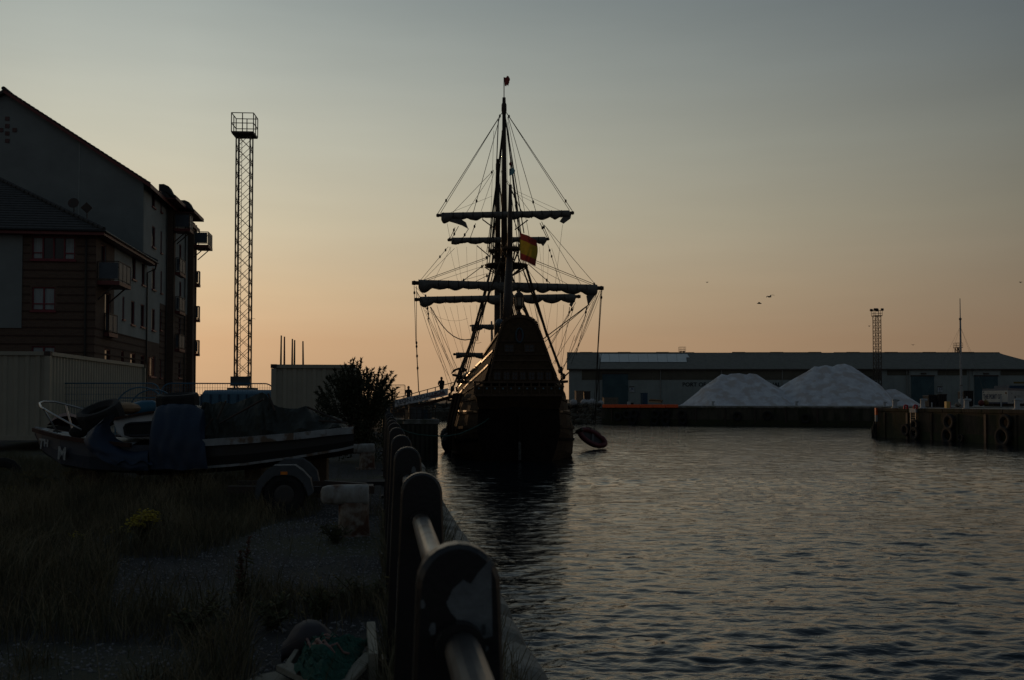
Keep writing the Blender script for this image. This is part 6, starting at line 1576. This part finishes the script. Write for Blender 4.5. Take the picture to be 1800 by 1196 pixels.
# tyres on the boat, lying nearly flat
tb_ = tyre_mesh(.25,.095,1.0)
def lie(name, px, py, zc, rot, lb, s=1.0, grp='old tyres on and by the laid-up boat', mesh=None, w=1.0):
    o = tyre_mesh(.25*s,.095*s,w).build(name, rub); o.location = P(px,py,zc); o.rotation_euler = rot; return tag(o, lb, 'tyre', grp)
lie('old_tyre', 177, 730, 15.3, (R(20),R(-17),0), 'old tyre tilted on the foredeck of the boat, left of the other', 1.0, w=1.5)
lie('old_tyre', 312, 704.5, 15.6, (R(6),R(-3),0), 'old tyre lying flat on top of the blue tarpaulin', .96, w=1.25)
pz = G(6, 838); lie('old_tyre', 4, 836, (pz-C0).dot(FWD), (R(75),R(8),R(20)), 'old tyre standing in the grass at the left edge', 1.0)
for (px, py, s, m_, lb) in ((222,718,.16,wl,'beige rag bundle on the boat between the two tyres'),(150,735,.10,darksteel,'dark clutter box on the foredeck')):
    c = P(px,py,15.7); MB().ball(c, s, 8, 6, (1.4,1,.6)).build('rag_bundle', m_); tag(bpy.data.objects['rag_bundle' if px==222 else 'rag_bundle.001'], lb, 'bundle')
# things between the boat and the fence: red covered dinghy, blue and white kayak, hoops
c = P(118,738,20.5); e = empty('red_dinghy', (c.x,c.y,QZ)); tag(e, 'dull red covered dinghy on edge behind the bow rail', 'dinghy')
MB().grid([[P(82+u*8, 748-(22*math.sin(math.pi*min(1,u/9))**.8)*(1-abs(v-.5)*.5 if v<1 else 0), 20.3+v*1.2) for v in (0,.25,.5,.75,1)] for u in range(0,10)]).build('cover', mat('red_cover',(.13,.035,.04),.7,(.08,.025,.03),3,.4,8), e, smooth=True)
MB().prism([P(82,750,20.2),P(156,751,20.2),P(150,800,20.2),P(90,800,20.2)], (0,.9,0)).build('hull', rub, e)
c = P(252,716,21.5); e = empty('kayak', (c.x,c.y,QZ)); tag(e, 'blue and white kayak hull showing between the two boat tyres', 'kayak')
MB().tube([P(224,727,21.2),P(236,721,21.2),P(252,719,21.2),P(268,717,21.2),P(285,716,21.4)], [.03,.16,.19,.17,.05], 10).build('hull', mat('kayak_blue',(.02,.12,.20),.4,(.015,.09,.15),3), e, smooth=True)
MB().tube([P(236,714.5,21.3),P(250,713.5,21.3),P(272,710.5,21.3)], [.04,.09,.05], 8).build('deck', boatw, e, smooth=True)
MB().prism([P(232,726,21.3),P(285,724,21.3),P(285,790,21.3),P(232,790,21.3)], (0,.5,0)).build('cradle', darksteel, e)
for (x0, x1, yt, lb) in ((203,292,681,'larger thin blue hoop frame behind the fence'),(228,312,685,'smaller thin blue hoop frame overlapping the larger one')):
    e = empty('hoop_frame', P(x0,760,24)); tag(e, lb, 'hoop', 'blue hoop frames'); pts = [P((x0+x1)/2-(x1-x0)/2*math.cos(math.pi*k/14), 722-(722-yt)*math.sin(math.pi*k/14), 24) for k in range(15)]
    pts = [Vector((pts[0].x,pts[0].y,QZ))]+pts+[Vector((pts[-1].x,pts[-1].y,QZ))]
    MB().tube(pts, .018, 6).build('hoop', bluemesh, e); MB().bar(P(x0+8,700,24), P(x1-8,699,24), .03).build('tie_bar', bluemesh, e)
# stands under the boat
for px in (140, 300, 440, 560):
    a = BPt(px, interp(px,bs,keel)+1, .9); e = empty('timber_block', (a.x,a.y,QZ)); tag(e, {140:'timber prop under the bow of the boat',300:'timber prop under the wheelhouse of the boat',440:'timber prop under the middle of the stern half',560:'timber prop nearest the transom'}[px], 'prop', 'timber props under the boat')
    MB().box((a.x-.12,a.y-.35,QZ-.05),(a.x+.12,a.y+.35,a.z)).build('block', woodm, e)

# ---------------------------------------------------------------- small trailer with mudguards
gz_ = G(502, 906); TZ = (gz_-C0).dot(FWD)
trl = empty('boat_trailer', (gz_.x,gz_.y,QZ)); tag(trl, 'low grey boat trailer with angular mudguards and an amber reflector', 'trailer')
mg = mat('mudguard_grey', (.075,.085,.095), .6, (.05,.056,.062), 4)
def TP(px, py, off=0): return P(px, py, TZ)+Vector((0,1,0))*off
for (off, zo) in ((0,0),(1.35,0)):
    c = P(500,875,TZ)+Vector((0,off,0)); c.z = QZ+.27
    w_ = tyre_mesh(.19,.082).build('wheel', rub, trl, world=False); w_.location = c-Vector(trl.location); w_.rotation_euler = (math.pi/2,0,0)
    MB().lathe([(.02,-.05),(.10,-.06),(.13,-.03),(.145,-.045),(.145,.04),(.1,.05)], (0,0,0), 16).build('rim', mat('rim_grey',(.045,.048,.05),.5,(.06,.05,.045),6), w_, world=False)
    k = TZ/F
    out = [(-52,-10),(-46,20),(-32,37),(-18,46),(19,46),(33,36),(46,22),(51,-2)]; inn = [(43,-8),(36,13),(25,25),(14,30),(-14,30),(-26,24),(-37,10),(-44,-14)]
    pl = [c+Vector((a*k*.98,-.10,b*k*.98+.035)) for a, b in out+inn]
    MB().prism(pl, (0,.012,0)).build('mudguard', mg, trl)
    mb = MB()
    for (a, b), (a2, b2) in zip(out[:-1], out[1:]): mb.prism([c+Vector((a*k*.98,-.10,b*k*.98+.036)),c+Vector((a2*k*.98,-.10,b2*k*.98+.036)),c+Vector((a2*k*.98,.13,b2*k*.98+.036)),c+Vector((a*k*.98,.13,b*k*.98+.036))], (0,0,.012))
    mb.build('mudguard_top', mg, trl)
    if off == 0:
        MB().box((c.x-.04,c.y-.118,c.z+.262),(c.x+.045,c.y-.10,c.z+.30)).build('reflector', mat('amber',(.75,.22,.02),.4,(.6,.16,.01),5), trl)
        cc = c
MB().bar(cc+Vector((0,.1,0)), cc+Vector((0,1.3,0)), .06).build('axle', darksteel, trl)
for y_ in (.25, 1.1): MB().bar(cc+Vector((-.75,y_,.05)), cc+Vector((1.15,y_,.02)), .07,.09).build('chassis_rail', darksteel, trl)
MB().bar(cc+Vector((1.1,.25,.04)), cc+Vector((1.1,1.1,.04)), .07).build('cross_member', darksteel, trl)
MB().prism([cc+Vector((.42,.1,.02)),cc+Vector((1.05,.1,.0)),cc+Vector((1.05,.1,.12)),cc+Vector((.5,.1,.16))], (0,.1,0)).build('side_plate', darksteel, trl)
MB().box((cc.x+.9,cc.y+.6,cc.z+.05),(cc.x+1.35,cc.y+1.1,cc.z+.10)).build('keel_roller', rub, trl)

# ---------------------------------------------------------------- iron mooring bollards, white paint over rust
bolm = mat('rusty_white_paint', (.33,.34,.33), .75, (.21,.20,.18), 7, .5, 25, c3=(.085,.035,.018), s3=4.5, stretch=(1,1,.7))
bolr = mat('rust', (.13,.085,.06), .9, (.27,.25,.22), 7, .6, 25, thresh=(.42,.62), c3=(.09,.038,.022), s3=5)
def big_bollard(px, py, sc_, label, mirror=1):
    g = G(px, py); e = empty('quay_bollard', g); tag(e, label, 'bollard', 'rust stained white mooring bollards on the quay'); k = sc_
    def q(v): return g+Vector((v[0]*mirror*k, v[1]*k, v[2]*k))
    st = [q(v) for v in ((-.135,0,0),(-.125,0,.36),(.17,0,.36),(.16,0,0))]
    mb = MB(); prof = [(.175,.0),(.168,.08),(.16,.16),(.158,.36)]
    vs_ = []
    seg = 16
    for r_, z in prof:
        for j in range(seg): t = 2*math.pi*j/seg; vs_.append(q((.028+r_*math.cos(t), r_*math.sin(t), z)))
    mb.add(vs_, [(i*seg+j,i*seg+(j+1)%seg,(i+1)*seg+(j+1)%seg,(i+1)*seg+j) for i in range(3) for j in range(seg)]); mb.build('bollard_stem', bolr, e, smooth=True)
    ring = []
    xs_ = [-.315,-.30,-.25,-.15,0,.13,.17,.185]; rr = [.05,.085,.102,.108,.11,.112,.112,.10]
    mb = MB(); vs_ = []
    for x, r_ in zip(xs_, rr):
        for j in range(seg): t = 2*math.pi*j/seg; vs_.append(q((x, 1.25*r_*math.copysign(abs(math.cos(t))**.55,math.cos(t)), .435+ r_*.95*math.copysign(abs(math.sin(t))**.55,math.sin(t)))))
    n = len(xs_); mb.add(vs_, [(i*seg+j,i*seg+(j+1)%seg,(i+1)*seg+(j+1)%seg,(i+1)*seg+j) for i in range(n-1) for j in range(seg)]+[tuple(range(seg)),tuple((n-1)*seg+j for j in range(seg))])
    mb.build('bollard_head', bolm, e, smooth=True)
    MB().lathe([(.215,-.02),(.215,.015),(.19,.03)], g, 16).build('bollard_base', bolr, e)
big_bollard(617, 942, 1.04, 'nearer rust stained white bollard beside the railing, in front of the trailer')
big_bollard(643, 824, 1.0, 'farther rust stained white bollard at the stern of the laid-up boat')

# ---------------------------------------------------------------- buddleia bush
leafm = mat('leaf_dark', (.055,.062,.032), .7, (.035,.042,.022), 2); leafb = mat('leaf_brown', (.06,.05,.025), .8, (.04,.03,.016), 2); twig = mat('twig', (.05,.035,.022), .9)
def leaves(name, centres, dirs, ln, wd_, m, parent):
    n = len(centres); c = np.array(centres); d = np.array(dirs); d /= np.linalg.norm(d,axis=1,keepdims=True)+1e-9
    r = rng.normal(size=(n,3)); s = np.cross(d,r); s /= np.linalg.norm(s,axis=1,keepdims=True)+1e-9
    up = np.cross(s,d); L1 = (ln*rng.uniform(.6,1.3,n))[:,None]; W1 = (wd_*rng.uniform(.7,1.3,n))[:,None]
    V = np.stack([c, c+d*L1*.45+s*W1+up*L1*.05, c+d*L1-up*L1*.12, c+d*L1*.45-s*W1+up*L1*.05], 1).reshape(-1,3)
    b = np.arange(n)[:,None]*4; Fc = np.concatenate([b+[0,1,2], b+[0,2,3]],0)
    return fastmesh(name, V, Fc, m, parent)
bc = G(628, 812); bd = (bc-C0).dot(FWD)
bush = empty('buddleia_bush', bc); tag(bush, 'dark bushy buddleia with spiky arching sprays between container and railing', 'bush')
cs_, ds_ = [], []; tw_ = MB(); random.seed(11)
sprays = [(598,655),(606,640),(615,636),(622,632),(627,638),(636,633),(645,648),(655,650),(668,648),(676,645),(660,662),(688,655),(680,660),(695,661),(690,668),(698,682),(684,678),(694,690),(676,668),(580,662),(588,650),(570,672),(562,682),(556,690),(640,652),(650,662),(610,650),(632,645),(600,645),(575,665),(665,672),(672,690),(559,705),(690,700)]
for (px, py) in sprays:
    tip = P(px+random.uniform(-1,1), py, bd+random.uniform(-.5,.5)); a = bc+Vector((random.uniform(-.25,.25),random.uniform(-.3,.3),.2))
    ctl = a.lerp(tip,.6)+Vector((0,0,.25)); pts = []
    for k in range(13):
        t = k/12; pts.append(a*(1-t)**2+ctl*2*t*(1-t)+tip*t*t)
    tw_.tube(pts, [.018*(1-.8*k/12) for k in range(13)], 4)
    for k in range(150):
        t = random.random()**.55; i = min(11,int(t*12)); p = pts[i].lerp(pts[i+1], t*12-i); d = (pts[i+1]-pts[i]).normalized()+Vector((random.gauss(0,.55),random.gauss(0,.55),random.gauss(-.1,.45))); cs_.append(p); ds_.append(d)
for (px, py) in sprays[::2]:              # sub-branches
    for q in range(3):
        tip = P(px+random.uniform(-8,8), py+random.uniform(6,30), bd+random.uniform(-.7,.7)); a = bc+Vector((random.uniform(-.2,.2),0,.5))
        tw_.tube([a, a.lerp(tip,.5)+Vector((0,0,.12)), tip], [.012,.008,.003], 3)
        for k in range(70): t = random.uniform(.45,1); p = a.lerp(tip,t); cs_.append(p+Vector((random.gauss(0,.03),random.gauss(0,.03),random.gauss(0,.03)))); ds_.append((tip-a).normalized()+Vector((random.gauss(0,.7),random.gauss(0,.7),random.gauss(0,.6))))
blobs = [((622,700),.55,.55),((590,705),.38,.42),((655,705),.42,.42),((625,750),.62,.5),((580,745),.35,.4),((660,750),.45,.45),((600,680),.32,.3),((640,672),.34,.28),((668,690),.25,.3),((620,668),.28,.22),((665,790),.4,.3),((600,785),.4,.3),((570,715),.22,.3)]
for ((px,py),rx,rz_b) in blobs:
    c = P(px,py,bd)
    for k in range(int(5200*rx*rz_b)):
        v = Vector((random.gauss(0,1),random.gauss(0,1),random.gauss(0,1))).normalized()*random.uniform(.2,1)**.5
        p = c+Vector((v.x*rx,v.y*.6,v.z*rz_b)); 
        if noise.noise(p*3.2) < -.18 or p.z < QZ+.02: continue
        cs_.append(p); ds_.append(v*.6+Vector((random.gauss(0,.6),random.gauss(0,.6),random.gauss(0,.5))))
tw_.build('branches', twig, bush); leaves('foliage', cs_, ds_, .085, .014, leafm, bush)

# ---------------------------------------------------------------- grass and weeds (beyond counting)
def gravel_free(x, y):
    """True where the trodden gravel lies bare; outline read from the photograph"""
    zc = Vector((x,y,QZ))-C0; v = CM.inverted() @ zc; px = 900+F*v.x/(-v.z); py = 598+SH-F*v.y/(-v.z)
    n_ = 14*noise.noise(Vector((x*1.5,y*1.5,2)))+26*noise.noise(Vector((x*.5,y*.5,7)))
    if py > 905+n_*.3 and px > 300+n_*2 and py < 1040+n_ and px < 670 and px > 640-(py-880)*2.9+n_*2: return True
    if 985 < py < 1075+n_*.6 and 200+n_ < px < 420: return True
    if py > 1130+n_*.5 and px < 330+n_: return noise.noise(Vector((x*2.6,y*2.6,31))) > -.05
    if py < 905 and px > 560+n_ and py > 780: return True
    if px > 440 and px < 672 and py > 1095: return True
    if py < 790: return noise.noise(Vector((x*.4,y*.4,5))) > -.12
    return False
def blades(name, n, xr, yr, h, w, m, label, dens=None, lean=.35, par=None):
    X = rng.uniform(*xr, n); Y = rng.uniform(yr[0]**.5, yr[1]**.5, n)**2 if yr[0] > 0 else rng.uniform(*yr, n)
    keep = []
    for i in range(n):
        f = noise.noise(Vector((X[i]*.9,Y[i]*.9,9)))
        if gravel_free(X[i],Y[i]) and rng.random() > .02: continue
        if f < -.42: continue
        keep.append(i)
    X, Y = X[keep], Y[keep]; n = len(X)
    cl = np.array([noise.noise(Vector((x*1.1,y*1.1,14))) for x, y in zip(X,Y)]); cl2 = np.array([noise.noise(Vector((x*.45,y*.45,22))) for x, y in zip(X,Y)])
    H = h*rng.uniform(.35,1.1,n)*(1+1.0*cl+.6*cl2).clip(.3,2.1); a = rng.uniform(0,2*np.pi,n); lx = np.cos(a)*lean*rng.uniform(.2,1.4,n)+.25*cl2; ly = np.sin(a)*lean*rng.uniform(.2,1.4,n)
    gz = np.array([QZ+undul(x,y)-.01 for x, y in zip(X,Y)]); pa = rng.uniform(0,np.pi,n); wx_, wy_ = np.cos(pa)*w, np.sin(pa)*w
    B = np.stack([X,Y,gz],1); Wv = np.stack([wx_,wy_,0*X],1)
    M1 = B+np.stack([lx*H*.3,ly*H*.3,H*.55],1); T = B+np.stack([lx*H,ly*H,H*(1-.25*np.hypot(lx,ly))],1)
    V = np.stack([B-Wv,B+Wv,M1+Wv*.7,M1-Wv*.7,T],1).reshape(-1,3); b = np.arange(n)[:,None]*5
    Fc = np.concatenate([b+[0,1,2],b+[0,2,3],b+[3,2,4]],0)
    o = fastmesh(name, V, Fc, m, par); tag(o, label, 'grass', kind='stuff'); return o
def grassmat(name, a, b, c):
    m = mat(name, a, .8, b, 1.2, thresh=(.3,.7), c3=c, s3=2.4); return m
g1 = grassmat('grass_green', (.062,.070,.036), (.10,.088,.045), (.13,.105,.06)); g2 = grassmat('grass_straw', (.25,.20,.115), (.08,.07,.038), (.05,.05,.028))
blades('grass', 120000, (-10,.25), (2.2,26), .26, .0035, g1, 'rough green grass over the waste ground in front of the boat', lean=.6)
blades('dry_grass', 40000, (-9,.25), (2.4,16), .42, .0028, g2, 'taller straw coloured dry grass among the green', lean=.8)
# strip between the rail and the edge
def strip():
    n = 17000; Y = rng.uniform(1.5**.5,34**.5,n)**2; X = rng.normal(.42,.14,n).clip(.22,.80); X += (.22*np.array([noise.noise(Vector((0,y*.8,3))) for y in Y])); H = .21*rng.uniform(.3,1.4,n)*(1+1.2*np.array([noise.noise(Vector((3,y*.6,3))) for y in Y])).clip(.2,2)
    a = rng.uniform(0,2*np.pi,n); B = np.stack([X,Y,np.full(n,QZ-.02)],1); Wv = np.stack([np.cos(a)*.003,np.sin(a)*.003,0*a],1)
    lean = rng.normal(.25,.35,n); M1 = B+np.stack([lean*H*.4,rng.normal(0,.1,n)*H,H*.6],1); T = B+np.stack([lean*H,rng.normal(0,.3,n)*H,H],1)
    V = np.stack([B-Wv,B+Wv,M1+Wv*.7,M1-Wv*.7,T],1).reshape(-1,3); b = np.arange(n)[:,None]*5
    o = fastmesh('edge_grass', V, np.concatenate([b+[0,1,2],b+[0,2,3],b+[3,2,4]],0), g2); tag(o, 'thin weeds and dry grass rooted along the quay coping beside the railing', 'grass', kind='stuff')
strip()
blades('tall_grass', 16000, (-8,-1.2), (11.5,17), .48, .0035, g2, 'tall dry grass and stalks standing against the laid-up boat', lean=.5)
# loose gravel
def gravel():
    bm = bmesh.new(); bmesh.ops.create_icosphere(bm, subdivisions=1, radius=1); bv = np.array([v.co[:] for v in bm.verts]); bf_ = np.array([[v.index for v in f.verts] for f in bm.faces]); bm.free()
    n = 30000; X = rng.uniform(-6.5,.2,n); Y = rng.uniform(2.4**.5,16**.5,n)**2
    keep = [i for i in range(n) if gravel_free(X[i],Y[i])]; X, Y = X[keep], Y[keep]; n = len(X)
    s = rng.uniform(.004,.015,n)[:,None,None]*rng.uniform(.6,1.3,(n,1,3)); z = np.array([QZ+undul(x,y) for x, y in zip(X,Y)])
    V = bv[None]*s*rng.uniform(.75,1.2,(n,len(bv),1)) + np.stack([X,Y,z],1)[:,None,:]
    Fc = (bf_[None]+np.arange(n)[:,None,None]*len(bv)).reshape(-1,3)
    o = fastmesh('gravel', V.reshape(-1,3), Fc, mat('gravel_stone',(.24,.24,.25),.75,(.09,.09,.09),40,thresh=(.4,.6))); tag(o, 'loose pale gravel stones on the trodden ground', 'gravel', kind='stuff')
gravel()
# ragwort and dock plants
yel = mat('ragwort_yellow', (.38,.31,.02), .8, (.26,.20,.015), 20); dull = mat('seed_head_dull', (.15,.115,.03), .8, (.09,.07,.02), 10); dock = mat('dock_rust', (.10,.035,.022), .85, (.06,.025,.016), 10)
leafw = mat('weed_leaf', (.085,.095,.045), .8, (.06,.065,.03), 8)
def weed(px, py, ht, spread, nst, flm, label, nfl=60, seed=1, cat='plant', grp='weeds on the waste ground', fs=.012):
    random.seed(seed); g = G(px, py); e = empty('ragwort_plant' if flm is not dock else 'dock_plant', g); tag(e, label, cat, grp)
    st = MB(); cs_, ds_ = [], []; fl = MB()
    for k in range(nst):
        a = random.uniform(0,6.28); r_ = random.random()**.6*spread; tip = g+Vector((math.cos(a)*r_, math.sin(a)*r_, ht*random.uniform(.45,1.0))); mid = g.lerp(tip,.5)+Vector((0,0,ht*.08))
        st.tube([g+Vector((random.uniform(-.04,.04),random.uniform(-.04,.04),0)), mid, tip], [.005,.004,.002], 4)
        for q in range(26): t = random.uniform(.1,.85); p = g.lerp(mid,t*2) if t < .5 else mid.lerp(tip,t*2-1); cs_.append(p); ds_.append(Vector((random.gauss(0,1),random.gauss(0,1),random.gauss(.3,.5))))
        for q in range(nfl//4):
            if flm is dock: p = mid.lerp(tip, random.uniform(.1,1.0))+Vector((random.gauss(0,.008),random.gauss(0,.008),0))
            else: p = tip+Vector((random.gauss(0,.035),random.gauss(0,.035),random.gauss(0,.018)))
            fl.lathe([(.3*fs,-.35*fs),(fs,0),(.6*fs,.4*fs)], p, 6, Matrix.Rotation(random.uniform(-.6,.6),4,'X'))
    st.build('stems', twig, e); leaves('leaves', cs_, ds_, .06, .007, leafw, e); fl.build('flowers', flm, e, kind='stuff')
weed(250, 966, .36, .14, 18, yel, 'bright yellow ragwort in flower left of the gravel', 90, 1, fs=.013)
weed(205, 950, .17, .10, 6, yel, 'small yellow ragwort just left of the bright one', 24, 2); weed(140, 962, .14, .09, 5, yel, 'low ragwort with a few yellow heads, farther left', 24, 3); weed(22, 880, .2, .12, 5, yel, 'small ragwort with yellow heads at the left edge', 20, 4)
for i, (px, py, ht, lb) in enumerate(((335,872,.62,'tallest dull brown seeding ragwort before the blue tarpaulin'),(315,880,.50,'dull seeding ragwort left of the tallest one'),(110,872,.40,'dull seeding weed under the letter M of the boat'),(140,876,.45,'dull seeding weed right of the letter M'),(185,872,.36,'dull seeding weed below the blue swag'),(60,868,.36,'dull seeding weed under the letters TH'),(300,868,.34,'dull seeding weed below the wheelhouse'),(395,868,.30,'dull seeding weed near the boat middle'))):
    weed(px, py, ht, .26, 13, dull, lb, 60, 20+i, fs=.011)
weed(428, 1078, .55, .05, 3, dock, 'rust red dock stem standing by the gravel', 150, 50, fs=.009); weed(420, 1080, .42, .05, 2, dock, 'shorter rust red dock stem left of the taller one', 110, 51, fs=.009)
for i, (px, py, lb) in enumerate(((560,1090,'dark weed clump left of the railing foot'),(640,1070,'dark weed clump against the railing'),(330,1120,'dark weed clump at the lower middle'),(590,955,'small green weed at the foot of the nearer bollard'),(480,1110,'dark weed clump behind the grey sack'))):
    weed(px, py, .26, .26, 12, dull, lb, 4, 70+i)

# ---------------------------------------------------------------- broken crate with green net, and a sack
netm = mat('green_net', (.020,.14,.11), .8, (.010,.06,.045), 30, .8, 60, stretch=(1,4,1)); plank = mat('weathered_plank', (.33,.31,.25), .85, (.19,.18,.145), 8, .4, 30, stretch=(1,.15,1)); sackg = mat('grey_sack', (.042,.038,.046), .7, (.038,.036,.044), 3, .4, 12)
def gp(px, py, h=0): v = G(px, py, QZ+h); return v
cr = empty('wooden_crate', gp(570,1180)); tag(cr, 'broken pale wooden crate frame on the grass beside the railing', 'crate')
def plk(a, b, w, t, nm='plank'): MB().bar(a, b, w, t).build(nm, plank, cr, bevel=.004)
plk(gp(652,1118,.10), gp(656,1178,.10), .05, .17); plk(gp(652,1152,.13), gp(590,1215,.09), .075, .03); plk(gp(498,1172,.08), gp(590,1216,.06), .085, .035); plk(gp(530,1140,.10), gp(505,1178,.06), .03, .07)
plk(gp(440,1196,.03), gp(560,1216,.03), .10, .02); plk(gp(470,1186,.02), gp(520,1215,.02), .10, .02); plk(gp(452,1210,.02), gp(480,1230,.02), .12, .02)
nt_ = empty('fishing_net', gp(580,1170)); tag(nt_, 'heap of green fishing net with pink strands lying in the crate', 'net')
A1 = res([gp(548,1122,.16), gp(590,1124,.20), gp(650,1124,.15)], 40); B1 = res([gp(515,1176,.10), gp(555,1200,.16), gp(600,1206,.10)], 40)
rows = []
for j in range(61):
    t = j/60; rows.append([a.lerp(b,t)+Vector((0,0,.06*math.sin(math.pi*t)*math.sin(math.pi*min(1,max(0,i/40))) + .016*math.sin(t*75+3*noise.noise(Vector((i*.1,t*3,1)))*2) + .035*noise.noise(Vector((i*.16,t*9,4))))) for i, (a,b) in enumerate(zip(A1,B1))])
MB().grid(rows).build('net_heap', netm, nt_, smooth=True)
pk_ = mat('pink_twine', (.30,.19,.17), .8)
for k in range(26):
    t = random.uniform(.05,.95); rr_ = rows[int(t*60)]; i0 = random.randint(0,12); i1 = random.randint(22,40); MB().tube([rr_[i]+Vector((0,0,.010+.012*math.sin(i*.8+k))) for i in range(i0,i1,3)], .0035 if k%5 else .007, 5).build('net_strand', netm if k%5 else pk_, nt_)
sk = empty('grey_sack', gp(550,1135)); tag(sk, 'dark grey slumped sack behind the green net', 'sack')
a, b_ = gp(520,1140,.10), gp(600,1142,.10); ux_ = (b_-a).normalized()
rows = []
for i in range(17):
    t = i/16; c = a.lerp(b_, -.30+1.50*t)+Vector((0,0,-.03+.09*math.sin(math.pi*min(1,t*1.15))*(1.25-.6*t))); r_ = .12*math.sin(math.pi*min(.97,max(.06,t)))**.45*(1.05-.2*t)
    rows.append([c+Vector((0,math.cos(q)*r_*1.1,math.sin(q)*r_*(.9))) + Vector((0,0,.018*noise.noise(Vector((t*6,q*1.5,2))))) for q in [2*math.pi*k/16 for k in range(17)]])
MB().grid(rows).build('sack_cloth', sackg, sk, smooth=True)
bpy.context.view_layer.update()
